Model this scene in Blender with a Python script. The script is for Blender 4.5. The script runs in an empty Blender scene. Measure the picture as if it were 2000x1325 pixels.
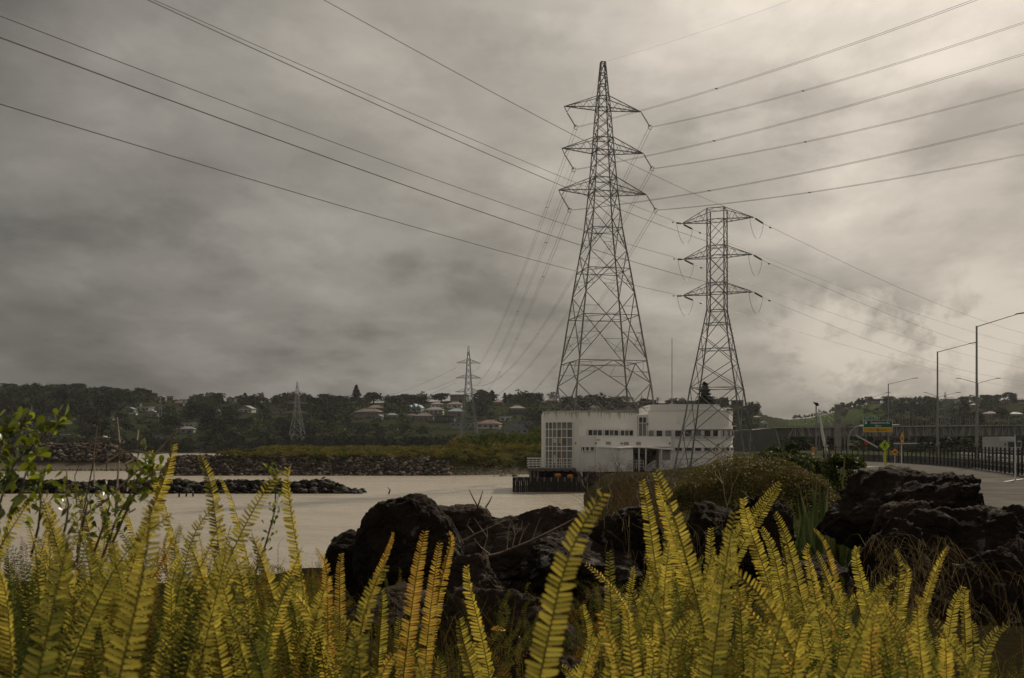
import bpy, bmesh, math, random
import numpy as np
from mathutils import Vector, Matrix, noise

random.seed(7)
R = random.Random(11)
NP = np.random.default_rng(5)
sc = bpy.context.scene
col = sc.collection
F, HY, CZ = 1944.4, 868.0, 5.0          # focal length in photo pixels, horizon row, eye height above the water
rad = math.radians

# ------------------------------------------------------------------ camera, world, sun, exposure
cam_d = bpy.data.cameras.new('camera'); cam = bpy.data.objects.new('camera', cam_d); col.objects.link(cam)
cam.location = (0, 0, CZ); cam.rotation_euler = (rad(90), 0, 0)
cam_d.lens = 35; cam_d.sensor_width = 36; cam_d.shift_y = (HY - 662.5) / 2000
cam_d.clip_start = 0.05; cam_d.clip_end = 12000
cam_d.dof.use_dof = True; cam_d.dof.focus_distance = 14.0; cam_d.dof.aperture_fstop = 9.0
sc.camera = cam
sc.view_settings.view_transform = 'Standard'; sc.view_settings.look = 'None'
sc.view_settings.exposure = 0.0; sc.view_settings.gamma = 1; sc.view_settings.use_curve_mapping = False
SUN_AZ, SUN_EL = rad(30), rad(38)       # azimuth from +Y towards +X
sun_dir = Vector((math.sin(SUN_AZ) * math.cos(SUN_EL), math.cos(SUN_AZ) * math.cos(SUN_EL), math.sin(SUN_EL)))
sl = bpy.data.lights.new('sun', 'SUN'); sl.energy = 4.0; sl.angle = rad(1.5); sl.color = (1, .88, .70)
so = bpy.data.objects.new('sun', sl); col.objects.link(so); so.rotation_euler = (-sun_dir).to_track_quat('-Z', 'Y').to_euler()
W = bpy.data.worlds.new('World'); sc.world = W; W.use_nodes = True


class NT:
    """small helper for node graphs"""
    def __init__(s, nt): s.nt = nt; s.n = nt.nodes; s.l = nt.links
    def new(s, t, **k):
        n = s.n.new(t)
        for a, b in k.items(): setattr(n, a, b)
        return n
    def link(s, a, b): s.l.new(a, b)
    def val(s, sock, v):
        if isinstance(v, bpy.types.NodeSocket): s.l.new(v, sock)
        else: sock.default_value = v
    def math(s, op, a, b=0.0, c=0.0, clamp=False):
        n = s.new('ShaderNodeMath', operation=op, use_clamp=clamp); s.val(n.inputs[0], a); s.val(n.inputs[1], b); s.val(n.inputs[2], c); return n.outputs[0]
    def mix(s, f, a, b, mode='MIX'):
        n = s.new('ShaderNodeMix', data_type='RGBA', blend_type=mode); s.val(n.inputs[0], f); s.val(n.inputs[6], a); s.val(n.inputs[7], b); return n.outputs[2]
    def noise(s, v, scale, detail=4, rough=.55, dist=0, out=0):
        n = s.new('ShaderNodeTexNoise')
        if v is not None: s.l.new(v, n.inputs['Vector'])
        n.inputs['Scale'].default_value = scale; n.inputs['Detail'].default_value = detail
        n.inputs['Roughness'].default_value = rough; n.inputs['Distortion'].default_value = dist; return n.outputs[out]
    def ramp(s, f, pts, interp='LINEAR'):
        n = s.new('ShaderNodeValToRGB'); e = n.color_ramp.elements; n.color_ramp.interpolation = interp
        while len(e) < len(pts): e.new(.5)
        for el, (p, c) in zip(e, pts):
            el.position = p; el.color = c if len(c) == 4 else (*c, 1)
        s.l.new(f, n.inputs[0]); return n.outputs[0]
    def map(s, v, loc=(0, 0, 0), rot=(0, 0, 0), scale=(1, 1, 1)):
        n = s.new('ShaderNodeMapping'); s.l.new(v, n.inputs[0]); n.inputs[1].default_value = loc; n.inputs[2].default_value = rot; n.inputs[3].default_value = scale; return n.outputs[0]


def build_world():
    t = NT(W.node_tree); t.n.clear()
    out = t.new('ShaderNodeOutputWorld'); bg = t.new('ShaderNodeBackground')
    tc = t.new('ShaderNodeTexCoord'); d = tc.outputs['Generated']
    sky = t.new('ShaderNodeTexSky', sky_type='NISHITA', sun_disc=False, sun_elevation=SUN_EL, sun_rotation=SUN_AZ, air_density=1.5, dust_density=4)
    sep = t.new('ShaderNodeSeparateXYZ'); t.link(d, sep.inputs[0]); x, y, z = sep.outputs
    zz = t.math('ADD', t.math('MAXIMUM', z, 0.0), .22)
    comb = t.new('ShaderNodeCombineXYZ'); t.link(t.math('DIVIDE', x, zz), comb.inputs[0]); t.link(t.math('DIVIDE', y, zz), comb.inputs[1])
    deck = comb.outputs[0]
    # broad brightness: thin cloud round the veiled sun, heavy cloud opposite
    g = Vector((math.sin(rad(22)) * math.cos(rad(22)), math.cos(rad(22)) * math.cos(rad(22)), math.sin(rad(22))))
    dot = t.new('ShaderNodeVectorMath', operation='DOT_PRODUCT'); t.link(d, dot.inputs[0]); dot.inputs[1].default_value = g
    c4 = t.math('POWER', t.math('MAXIMUM', dot.outputs['Value'], 0.0), 4.0)
    L = t.math('MULTIPLY_ADD', c4, SKY_GLOW, SKY_BASE)
    L = t.math('MULTIPLY', L, t.ramp(z, [(.0, (.62,) * 3), (.10, (.74,) * 3), (.30, (.98,) * 3), (.5, (1, 1, 1))]))
    bk = t.new('ShaderNodeVectorMath', operation='DISTANCE'); t.link(t.map(d, scale=(1, 1, 1.5)), bk.inputs[0]); bd_ = Vector((-.50, .86, .10)); bk.inputs[1].default_value = (bd_.x, bd_.y, bd_.z * 1.5)
    L = t.math('MULTIPLY', L, t.ramp(bk.outputs['Value'], [(.0, (.56,) * 3), (.45, (.66,) * 3), (.95, (1, 1, 1))], 'EASE'))
    big = t.noise(t.map(deck, loc=SKY_OFF), .75, 4, .5, .2)
    med = t.noise(t.map(deck, loc=(1.3, 4.1, 0), scale=(1, .8, 1)), 2.1, 8, .56, .15)
    low = t.noise(t.map(d, loc=(.31, .2, .7), scale=(1, 1, 2.6)), 4.2, 8, .56, .25)
    m1 = t.ramp(big, [(.33, (.68, .68, .68)), (.5, (.95, .95, .95)), (.66, (1.16, 1.16, 1.16))], 'EASE')
    m2 = t.ramp(med, [(.34, (.72, .72, .72)), (.48, (.98, .98, .98)), (.64, (1.2, 1.2, 1.2))], 'EASE')
    m3 = t.ramp(low, [(.36, (.87, .87, .87)), (.50, (.99, .99, .99)), (.62, (1.08, 1.08, 1.08))], 'EASE')
    puff = t.noise(t.map(deck, loc=(7.3, 2.1, 0), rot=(0, 0, .5), scale=(1, .7, 1)), 3.3, 9, .6, .12)
    m4 = t.ramp(puff, [(.38, (.90, .90, .90)), (.50, (1, 1, 1)), (.60, (1.08, 1.08, 1.08))], 'EASE')
    Lc = t.mix(1, t.mix(1, t.mix(1, m1, m2, 'MULTIPLY'), m3, 'MULTIPLY'), m4, 'MULTIPLY')
    # sunlit cumulus heads low in the sky on the bright side
    wob = t.noise(t.map(d, scale=(1, 1, 1.25)), 10.0, 9, .6, .3)
    vd = t.new('ShaderNodeVectorMath', operation='DISTANCE')
    t.link(t.map(d, scale=(1, 1, 1.9)), vd.inputs[0]); q = Vector((.41, 1.0, .112)).normalized(); vd.inputs[1].default_value = (q.x, q.y, q.z * 1.9)
    near = t.math('MULTIPLY', t.math('SUBTRACT', 1.0, t.math('DIVIDE', vd.outputs['Value'], .17), clamp=True), 2.2, clamp=True)
    cum = t.math('MULTIPLY', near, t.math('MULTIPLY', t.math('SUBTRACT', wob, .46), 10.0, clamp=True), clamp=True)
    # dark rain bank opposite
    Ltot = t.mix(1, (1, 1, 1, 1), Lc, 'MULTIPLY')
    tint = t.ramp(t.math('MULTIPLY', L, 1.6), [(.1, (1.02, .985, .91)), (.5, (1.10, 1.0, .86)), (1, (1.11, .995, .86))])
    c = t.mix(1, Ltot, tint, 'MULTIPLY')
    vm = t.new('ShaderNodeVectorMath', operation='SCALE'); t.link(c, vm.inputs[0]); t.link(L, vm.inputs['Scale'])
    c2 = t.mix(t.math('MULTIPLY', cum, .75), vm.outputs[0], (.66, .60, .51, 1))
    skys = t.new('ShaderNodeVectorMath', operation='SCALE'); t.link(sky.outputs[0], skys.inputs[0]); skys.inputs['Scale'].default_value = .08
    fin = t.mix(.965, skys.outputs[0], c2)
    t.link(fin, bg.inputs[0]); bg.inputs[1].default_value = 1.0
    t.link(bg.outputs[0], out.inputs[0])


HAZE = .000045
SKY_BASE, SKY_GLOW, SKY_OFF = .295, .28, (2.4, .7, 0)
build_world()


def at(px, py, d):
    return Vector(((px - 1000) / F * d, d, CZ + (HY - py) / F * d))


def smooth(a, b, x):
    t = min(max((x - a) / (b - a), 0), 1); return t * t * (3 - 2 * t)


# ------------------------------------------------------------------ materials
MATS = {}


def mat(name, c1, c2=None, scale=3.0, rough=.8, bump=.0, bscale=None, metal=0.0, spec=.4, attr=False, rnd=0.0, trans=0.0,
        detail=5, c3=None, s3=1.0, t3=(.55, .65), coord='Object', coat=0.0, bdist=.05):
    if name in MATS: return MATS[name]
    m = bpy.data.materials.new(name); m.use_nodes = True; t = NT(m.node_tree); t.n.clear()
    out = t.new('ShaderNodeOutputMaterial'); p = t.new('ShaderNodeBsdfPrincipled')
    tc = t.new('ShaderNodeTexCoord'); v = tc.outputs[coord]
    c1 = (*c1, 1)
    if attr:
        a = t.new('ShaderNodeAttribute', attribute_name='Col'); base = a.outputs['Color']
        n = t.noise(v, scale, detail); base = t.mix(t.math('MULTIPLY', n, .45), base, (0, 0, 0, 1)) if c2 is None else t.mix(t.ramp(n, [(.4, (0, 0, 0)), (.7, (.6, .6, .6))]), base, (*c2, 1))
    elif c2:
        n = t.noise(v, scale, detail); base = t.mix(t.ramp(n, [(.35, (0, 0, 0)), (.65, (1, 1, 1))]), c1, (*c2, 1))
    else: base = c1
    if c3:
        n3 = t.noise(v, s3, 6, .6); base = t.mix(t.ramp(n3, [(t3[0], (0, 0, 0)), (t3[1], (1, 1, 1))]), base, (*c3, 1))
    if rnd:
        oi = t.new('ShaderNodeObjectInfo')
        base = t.mix(1, base, t.ramp(oi.outputs['Random'], [(0, (1 - rnd,) * 3), (1, (1 + rnd, 1 + rnd * .9, 1 + rnd * .6))]), 'MULTIPLY')
    t.val(p.inputs['Base Color'], base)
    p.inputs['Roughness'].default_value = rough; p.inputs['Metallic'].default_value = metal; p.inputs['Specular IOR Level'].default_value = spec
    if coat: p.inputs['Coat Weight'].default_value = coat; p.inputs['Coat Roughness'].default_value = .25
    if bump:
        b = t.new('ShaderNodeBump'); b.inputs['Strength'].default_value = bump; b.inputs['Distance'].default_value = bdist
        t.link(t.noise(v, bscale or scale * 4, 6, .6), b.inputs['Height']); t.link(b.outputs[0], p.inputs['Normal'])
    sh = p.outputs[0]
    if trans:
        tr = t.new('ShaderNodeBsdfTranslucent'); br = t.new('ShaderNodeVectorMath', operation='MULTIPLY'); t.val(br.inputs[0], base); br.inputs[1].default_value = (2.1, 1.9, .9)
        t.link(br.outputs[0], tr.inputs[0]); ms = t.new('ShaderNodeMixShader'); ms.inputs[0].default_value = trans
        t.link(sh, ms.inputs[1]); t.link(tr.outputs[0], ms.inputs[2]); sh = ms.outputs[0]
    t.link(sh, out.inputs[0]); MATS[name] = m; return m


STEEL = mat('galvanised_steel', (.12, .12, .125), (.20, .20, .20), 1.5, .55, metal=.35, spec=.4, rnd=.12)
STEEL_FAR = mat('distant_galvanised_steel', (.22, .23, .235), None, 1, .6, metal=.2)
POLE = mat('lamp_post_steel', (.20, .20, .20), (.27, .27, .26), 2, .5, metal=.3)
WIRE = mat('weathered_aluminium_wire', (.075, .07, .065), None, 1, .5, metal=.4)
GLASSINS = mat('green_glass_insulator', (.03, .11, .08), None, 1, .25, spec=.5)
WALL = mat('weathered_white_render', (.80, .78, .75), (.86, .84, .81), .35, .85, .15, 9, c3=(.64, .62, .57), s3=.7, t3=(.55, .78))
WALLG = mat('grey_white_render', (.66, .65, .63), (.73, .72, .70), .4, .85, .15, 9)
ALGAE = mat('algae_stained_coping', (.30, .31, .24), (.50, .49, .42), 2.5, .9)
PLINTH = mat('blue_grey_plinth', (.10, .115, .13), (.13, .14, .15), 1, .8)
GLASS = mat('dark_window_glass', (.015, .018, .018), (.05, .055, .05), .6, .12, spec=.6)
GLASS2 = mat('curtained_window_glass', (.16, .17, .15), (.22, .22, .20), .5, .2, spec=.6)
GLASSR = mat('dull_red_blind_glass', (.10, .025, .02), (.05, .02, .02), 1, .3)
FRAME = mat('white_window_frame', (.72, .71, .70), None, 1, .5)
RAIL = mat('white_painted_rail', (.62, .62, .60), None, 1, .5)
DARKT = mat('dark_wet_timber', (.018, .015, .012), (.035, .03, .024), 2, .7, .4, 8)
PALET = mat('pale_timber_pile', (.28, .26, .22), (.18, .16, .14), 2, .8)
CONC = mat('weathered_concrete', (.20, .19, .175), (.28, .27, .25), .8, .9, .2, 6, c3=(.12, .115, .105), s3=.5)
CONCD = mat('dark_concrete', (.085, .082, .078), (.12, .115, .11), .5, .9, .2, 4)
ASPH = mat('asphalt', (.090, .084, .076), (.125, .117, .106), .6, .9, .4, 60, c3=(.15, .142, .13), s3=.25, t3=(.5, .7), bdist=.01, spec=0.0)
PAINT = mat('white_road_paint', (.55, .54, .5), (.4, .39, .36), 3, .7)
SOIL = mat('ground_cover_soil', (.05, .045, .03), attr=True, scale=1.5, rough=.95, bump=.6, bscale=6, bdist=.1, spec=0.0)
ROCK = None
BLACK = mat('black_lettering', (.01, .01, .01), rough=.5)
WHITEL = mat('white_lettering', (.75, .75, .72), rough=.5)
SIGNG = mat('green_sign_face', (.0, .085, .045), (.0, .10, .055), 1, .45)
SIGNY = mat('yellow_sign_face', (.60, .33, .01), (.55, .30, .01), 1, .45)
SIGNO = mat('orange_yellow_sign_face', (.72, .34, .01), (.65, .30, .01), 1, .45)
SIGNL = mat('lime_sign_face', (.42, .55, .02), (.40, .5, .02), 1, .45)
RED = mat('red_sign_paint', (.40, .02, .015), rough=.5)
BLUEP = mat('blue_hoarding', (.04, .075, .16), (.06, .10, .18), 1, .7)
RUST = mat('rusty_steel', (.085, .065, .055), (.12, .095, .08), 2, .85)
BARK = mat('bark', (.06, .045, .035), (.10, .08, .065), 4, .9)
TWIG = mat('pale_dead_twig', (.33, .26, .20), (.20, .14, .10), 20, .85)
TWIGD = mat('brown_dead_twig', (.13, .08, .05), (.07, .045, .03), 8, .9, rnd=.2)


def rock_mat(name, c1, c2, lich, sc_=1.0, amount=.64):
    m = bpy.data.materials.new(name); m.use_nodes = True; t = NT(m.node_tree); t.n.clear()
    out = t.new('ShaderNodeOutputMaterial'); p = t.new('ShaderNodeBsdfPrincipled'); tc = t.new('ShaderNodeTexCoord'); v = tc.outputs['Object']
    n = t.noise(v, 3 * sc_, 8, .65, .3); b = t.mix(t.ramp(n, [(.36, (0, 0, 0)), (.66, (1, 1, 1))]), (*c1, 1), (*c2, 1))
    l = t.noise(v, 4.3 * sc_, 9, .62, 1.0); geo = t.new('ShaderNodeNewGeometry'); sx = t.new('ShaderNodeSeparateXYZ'); t.link(geo.outputs['Normal'], sx.inputs[0])
    up = t.math('MULTIPLY_ADD', sx.outputs[2], .10, 0.0)
    b = t.mix(t.ramp(t.math('ADD', l, up), [(amount, (0, 0, 0)), (amount + .05, (.8, .8, .8))]), b, (*lich, 1))
    vo = t.new('ShaderNodeTexVoronoi'); t.link(t.map(v, scale=(1, 1, 1)), vo.inputs['Vector']); vo.inputs['Scale'].default_value = 4.2 * sc_
    sp = t.math('MULTIPLY', t.math('LESS_THAN', vo.outputs['Distance'], .17), t.math('GREATER_THAN', t.noise(v, 2.2 * sc_, 2), .58))
    wn = t.math('GREATER_THAN', t.noise(v, 30 * sc_, 3), .44)
    b = t.mix(t.math('MULTIPLY', t.math('MULTIPLY', sp, wn), .8), b, (.30, .30, .27, 1))
    t.link(b, p.inputs['Base Color']); p.inputs['Roughness'].default_value = .88; p.inputs['Specular IOR Level'].default_value = .06
    bu = t.new('ShaderNodeBump'); bu.inputs['Strength'].default_value = 1.0; bu.inputs['Distance'].default_value = .07 / sc_
    vc = t.new('ShaderNodeTexVoronoi', feature='DISTANCE_TO_EDGE'); t.link(t.mix(.25, v, t.noise(v, 6, 4, out=1)), vc.inputs['Vector']); vc.inputs['Scale'].default_value = 5.5 * sc_
    h = t.math('ADD', t.math('ADD', t.noise(v, 8 * sc_, 12, .72, .6), t.math('MULTIPLY', t.noise(v, 45 * sc_, 5, .6), .3)), t.math('MULTIPLY', t.math('MINIMUM', vc.outputs['Distance'], .10), 3.0)); t.link(h, bu.inputs['Height']); t.link(bu.outputs[0], p.inputs['Normal'])
    t.link(p.outputs[0], out.inputs[0]); return m


ROCK = rock_mat('basalt_boulder', (.014, .010, .0075), (.040, .030, .023), (.13, .12, .105))
ROCKB = rock_mat('brown_basalt_boulder', (.032, .022, .017), (.066, .049, .039), (.12, .11, .09))
ROCKS = mat('revetment_stone', (.1, .1, .1), attr=True, scale=2.0, rough=.9, spec=.0)
ROCKW = mat('dark_breakwater_stone', (.011, .009, .0075), (.030, .025, .020), 1.2, .9, .5, 6, rnd=.35)
LEAFA = mat('distant_foliage', (.05, .06, .03), attr=True, scale=.3, rough=.85, spec=0.0)
LEAFN = mat('broad_leaf_foliage', (.1, .1, .1), attr=True, scale=3, rough=.6, spec=.08, trans=.25)
BRUSHM = mat('dry_grass_foliage', (.1, .1, .1), attr=True, scale=3, rough=.9, trans=.25, spec=.0)


def fern_mat(name, green, yellow, orange, tr=.5):
    m = bpy.data.materials.new(name); m.use_nodes = True; t = NT(m.node_tree); t.n.clear()
    out = t.new('ShaderNodeOutputMaterial'); p = t.new('ShaderNodeBsdfPrincipled')
    oi = t.new('ShaderNodeObjectInfo'); a = t.new('ShaderNodeAttribute', attribute_name='Col')   # r: age of the leaflet, g: shade variation, b: brown tip
    sp = t.new('ShaderNodeSeparateColor'); t.link(a.outputs['Color'], sp.inputs[0])
    tc = t.new('ShaderNodeTexCoord'); n = t.noise(tc.outputs['Object'], 38, 4)
    f = t.math('ADD', sp.outputs[0], t.math('MULTIPLY', t.math('SUBTRACT', n, .5), .7))
    c = t.ramp(f, [(.0, green), (.30, tuple((x * .5 + y * .5) for x, y in zip(green, yellow))), (.62, yellow), (1.0, orange)])
    c = t.mix(t.math('MULTIPLY', sp.outputs[2], .6), c, (.22, .10, .02, 1))
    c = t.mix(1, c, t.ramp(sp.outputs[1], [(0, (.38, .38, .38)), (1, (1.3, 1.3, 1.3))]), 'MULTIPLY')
    c = t.mix(t.math('MULTIPLY', t.math('GREATER_THAN', t.noise(tc.outputs['Object'], 95, 3), .67), .55), c, (.10, .045, .01, 1))
    t.link(c, p.inputs['Base Color']); p.inputs['Roughness'].default_value = .36; p.inputs['Specular IOR Level'].default_value = .5
    bu = t.new('ShaderNodeBump'); bu.inputs['Strength'].default_value = .5; bu.inputs['Distance'].default_value = .002; t.link(t.noise(tc.outputs['Object'], 260, 2), bu.inputs['Height']); t.link(bu.outputs[0], p.inputs['Normal'])
    tr_ = t.new('ShaderNodeBsdfTranslucent'); vm = t.new('ShaderNodeVectorMath', operation='MULTIPLY'); t.link(c, vm.inputs[0]); vm.inputs[1].default_value = (1.5, 1.42, 1.0); t.link(vm.outputs[0], tr_.inputs[0])
    ms = t.new('ShaderNodeMixShader'); ms.inputs[0].default_value = tr * .95; t.link(p.outputs[0], ms.inputs[1]); t.link(tr_.outputs[0], ms.inputs[2]); t.link(ms.outputs[0], out.inputs[0]); return m


FERN = fern_mat('sword_fern_leaflet', (.040, .056, .014), (.31, .258, .052), (.26, .14, .03))
STEM = mat('fern_stem', (.16, .12, .02), (.10, .06, .015), 30, .6)


# ------------------------------------------------------------------ builders
class MB:
    def __init__(s): s.v = []; s.f = []; s.mi = []; s.mats = []; s.c = []; s.cur = 0; s.colr = None
    def m(s, material):
        if material not in s.mats: s.mats.append(material)
        s.cur = s.mats.index(material); return s
    def add(s, vs, fs):
        b = len(s.v); s.v += [tuple(v) for v in vs]; s.f += [tuple(i + b for i in f) for f in fs]; s.mi += [s.cur] * len(fs)
        if s.colr is not None: s.c += [s.colr] * len(vs)
        return s
    def box(s, c, d, rz=0):
        c = Vector(c); x, y, z = d[0] / 2, d[1] / 2, d[2] / 2; ca, sa = math.cos(rz), math.sin(rz)
        vs = [(c.x + a * x * ca - b * y * sa, c.y + a * x * sa + b * y * ca, c.z + e * z) for a, b, e in ((-1, -1, -1), (1, -1, -1), (1, 1, -1), (-1, 1, -1), (-1, -1, 1), (1, -1, 1), (1, 1, 1), (-1, 1, 1))]
        return s.add(vs, [(0, 3, 2, 1), (4, 5, 6, 7), (0, 1, 5, 4), (1, 2, 6, 5), (2, 3, 7, 6), (3, 0, 4, 7)])
    def beam(s, p, q, w, h=None):
        p, q = Vector(p), Vector(q); d = (q - p)
        if d.length < 1e-6: return s
        d.normalize(); up = Vector((0, 0, 1)) if abs(d.z) < .95 else Vector((0, 1, 0)); a = d.cross(up).normalized() * w / 2; b = d.cross(a).normalized() * (h or w) / 2
        vs = [p - a - b, p + a - b, p + a + b, p - a + b, q - a - b, q + a - b, q + a + b, q - a + b]
        return s.add(vs, [(0, 3, 2, 1), (4, 5, 6, 7), (0, 1, 5, 4), (1, 2, 6, 5), (2, 3, 7, 6), (3, 0, 4, 7)])
    def tube(s, pts, r, n=6, r2=None, cap=True):
        pts = [Vector(p) for p in pts]; N = len(pts); vs = []; a = None
        for i, p in enumerate(pts):
            d = (pts[min(i + 1, N - 1)] - pts[max(i - 1, 0)]).normalized()
            if a is None: a = d.cross(Vector((0, 0, 1)) if abs(d.z) < .9 else Vector((1, 0, 0))).normalized()
            else: a = (a - d * a.dot(d)).normalized()
            b = d.cross(a); rr = (r + (r2 - r) * i / (N - 1)) if r2 is not None else (r[i] if isinstance(r, (list, tuple)) else r)
            vs += [p + (a * math.cos(k * 6.28318 / n) + b * math.sin(k * 6.28318 / n)) * rr for k in range(n)]
        fs = [(i * n + k, i * n + (k + 1) % n, (i + 1) * n + (k + 1) % n, (i + 1) * n + k) for i in range(N - 1) for k in range(n)]
        if cap: fs += [tuple(range(n))[::-1], tuple(range((N - 1) * n, N * n))]
        return s.add(vs, fs)
    def prism(s, poly, z0, z1):
        n = len(poly); vs = [(p[0], p[1], z0) for p in poly] + [(p[0], p[1], z1) for p in poly]
        return s.add(vs, [tuple(range(n))[::-1], tuple(range(n, 2 * n))] + [(i, (i + 1) % n, n + (i + 1) % n, n + i) for i in range(n)])
    def plate(s, pts, nrm, th):
        """a flat outline given real thickness along nrm"""
        n = len(pts); o = Vector(nrm) * th; pts = [Vector(p) for p in pts]
        return s.add(pts + [p + o for p in pts], [tuple(range(n)), tuple(range(n, 2 * n))[::-1]] + [(i, n + i, n + (i + 1) % n, (i + 1) % n) for i in range(n)])
    def mesh(s, name, smooth_=False):
        me = bpy.data.meshes.new(name); me.from_pydata(s.v, [], s.f)
        for m_ in s.mats: me.materials.append(m_)
        if len(s.mats) > 1: me.polygons.foreach_set('material_index', s.mi)
        if s.c and len(s.c) == len(s.v):
            a = me.color_attributes.new('Col', 'FLOAT_COLOR', 'POINT'); a.data.foreach_set('color', np.array([(*c, 1) for c in s.c], 'f').ravel())
        if smooth_: me.polygons.foreach_set('use_smooth', [True] * len(me.polygons))
        me.update(); return me
    def obj(s, name, parent=None, smooth_=False, origin=None):
        if origin is not None:
            o_ = Vector(origin); s.v = [(a - o_.x, b - o_.y, c - o_.z) for a, b, c in s.v]
        o = link(name, s.mesh(name, smooth_), parent)
        if origin is not None and parent is None: o.location = origin
        return o


def mb(material): return MB().m(material)


def link(name, me, parent=None, mtx=None):
    o = bpy.data.objects.new(name, me); col.objects.link(o)
    if parent is not None: o.parent = parent
    if mtx is not None: o.matrix_local = mtx
    return o


def tag(o, label=None, cat=None, group=None, kind=None):
    if label: o['label'] = label
    if cat: o['category'] = cat
    if group: o['group'] = group
    if kind: o['kind'] = kind
    return o


def thing(name, loc, label, cat, group=None, rz=0):
    o = bpy.data.objects.new(name, None); col.objects.link(o); o.location = loc; o.rotation_euler.z = rz; o.empty_display_size = .2
    return tag(o, label, cat, group)


def copy_thing(o, loc, label, rz=None, scale=None, group=None):
    c = o.copy(); col.objects.link(c); c.location = loc
    if rz is not None: c.rotation_euler.z = rz
    if scale is not None: c.scale = (scale,) * 3 if not isinstance(scale, (tuple, list)) else scale
    if label: c['label'] = label
    if group: c['group'] = group
    for ch in list(o.children):
        d = ch.copy(); col.objects.link(d); d.parent = c
        for g in list(ch.children):
            e = g.copy(); col.objects.link(e); e.parent = d
    return c


_ub = {}


def unit_bar(material):
    if material.name not in _ub:      # an L section one metre long
        t = .22
        poly = [(-.5, -.5), (.5, -.5), (.5, -.5 + t), (-.5 + t, -.5 + t), (-.5 + t, .5), (-.5, .5)]
        _ub[material.name] = mb(material).prism(poly, 0, 1).mesh('angle_bar')
    return _ub[material.name]


def bar(parent, name, p, q, w, material=None, origin=(0, 0, 0)):
    p, q, o = Vector(p), Vector(q), Vector(origin); d = q - p; L = d.length
    rot = d.to_track_quat('Z', 'Y').to_matrix().to_4x4()
    return link(name, unit_bar(material or STEEL), parent, Matrix.Translation(p - o) @ rot @ Matrix.Diagonal((w, w, L, 1)))


def np_mesh(name, V, Fq, mats, C=None, smooth_=False, fn=4):
    me = bpy.data.meshes.new(name); V = np.asarray(V, 'f'); Fq = np.asarray(Fq, 'i')
    me.vertices.add(len(V)); me.vertices.foreach_set('co', V.ravel())
    me.loops.add(Fq.size); me.loops.foreach_set('vertex_index', Fq.ravel())
    me.polygons.add(len(Fq)); me.polygons.foreach_set('loop_start', np.arange(0, Fq.size, fn, dtype='i'))
    for m_ in mats: me.materials.append(m_)
    if C is not None:
        a = me.color_attributes.new('Col', 'FLOAT_COLOR', 'POINT'); C = np.asarray(C, 'f')
        if C.shape[1] == 3: C = np.hstack([C, np.ones((len(C), 1), 'f')])
        a.data.foreach_set('color', C.ravel())
    me.update(calc_edges=True)
    if smooth_: me.polygons.foreach_set('use_smooth', [True] * len(me.polygons))
    return me


def quads_on(P, N, size, asp=1.6, jit=.9):
    """leaf quads centred on P, roughly facing N"""
    n = len(P); nn = N + NP.normal(0, jit, (n, 3)); nn /= np.linalg.norm(nn, axis=1)[:, None] + 1e-9
    r = NP.normal(0, 1, (n, 3)); a = np.cross(nn, r); a /= np.linalg.norm(a, axis=1)[:, None] + 1e-9; b = np.cross(nn, a)
    s = np.asarray(size).reshape(-1, 1) * NP.uniform(.6, 1.35, (n, 1)); a = a * s * .5 * asp; b = b * s * .5
    V = np.stack([P - a, P - b * .9 + a * .1, P + a, P + b * .9 + a * .1], 1).reshape(-1, 3)
    return V, np.arange(4 * n).reshape(-1, 4)


def blob_points(n, lobes, rr):
    """points on the shells of several overlapping lobes; returns P, N, shade"""
    k = NP.integers(0, len(lobes), n); L = np.array(lobes)[k]
    d = NP.normal(0, 1, (n, 3)); d /= np.linalg.norm(d, axis=1)[:, None]; d[:, 2] = np.where(d[:, 2] < -.35, -d[:, 2], d[:, 2])
    r = rr[0] + (rr[1] - rr[0]) * NP.random((n, 1)) ** .6
    P = L[:, :3] + d * L[:, 3:6] * r
    return P, d, k


def crown_template(n=90, lobes=6, seed=0, flat=1.0, leaf=.16):
    g = random.Random(seed)
    lb = [(0, 0, .52, .36, .36, .40 * flat)]
    for _ in range(lobes):
        a = g.uniform(0, 6.28); r = g.uniform(.12, .30); s = g.uniform(.18, .30)
        lb.append((math.cos(a) * r, math.sin(a) * r, g.uniform(.35, .82) * (flat * .5 + .5), s, s, s * .8))
    P, N, k = blob_points(n, lb, (.72, 1.08)); V, Fq = quads_on(P, N, leaf)
    sh = np.repeat(NP.uniform(.75, 1.3, n), 4)
    return V, Fq, sh


print('base ok')
# ------------------------------------------------------------------ the shape of the land
XS_Y = [-50, 0, 8, 12, 16, 22, 40, 70, 100, 106, 125, 200, 900]
XS_X = [-400, -300, -60, -20, -8, -1.5, 2.6, 4.8, 6.8, 8.2, 8.8, 9, 9]
SKY = [(-1800, 800), (-900, 780), (-300, 770), (0, 766), (60, 762), (130, 762), (190, 768), (260, 775), (330, 780), (400, 785), (480, 788), (560, 786), (640, 786), (740, 787), (820, 784),
       (900, 784), (980, 784), (1060, 786), (1120, 787), (1200, 790), (1300, 793), (1400, 789), (1450, 791), (1478, 800), (1500, 812), (1540, 820), (1580, 817), (1620, 808), (1660, 796), (1700, 788),
       (1760, 788), (1850, 786), (1900, 785), (1960, 782), (2050, 780), (2300, 790), (2900, 800), (3800, 810)]
RID = [(-1800, 900), (0, 980), (400, 930), (900, 860), (1400, 820), (1480, 800), (1540, 1300), (1620, 1250), (1700, 950), (2000, 900), (3800, 900)]
FOOT = [(-1800, 560), (0, 560), (1300, 545), (1500, 520), (2000, 470), (3800, 450)]


def interp(T, x):
    return float(np.interp(x, [a for a, _ in T], [b for _, b in T]))


def fn(x, y, s, o=0): return noise.noise(Vector((x / s, y / s, o * 7.3 + .5)))


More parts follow.
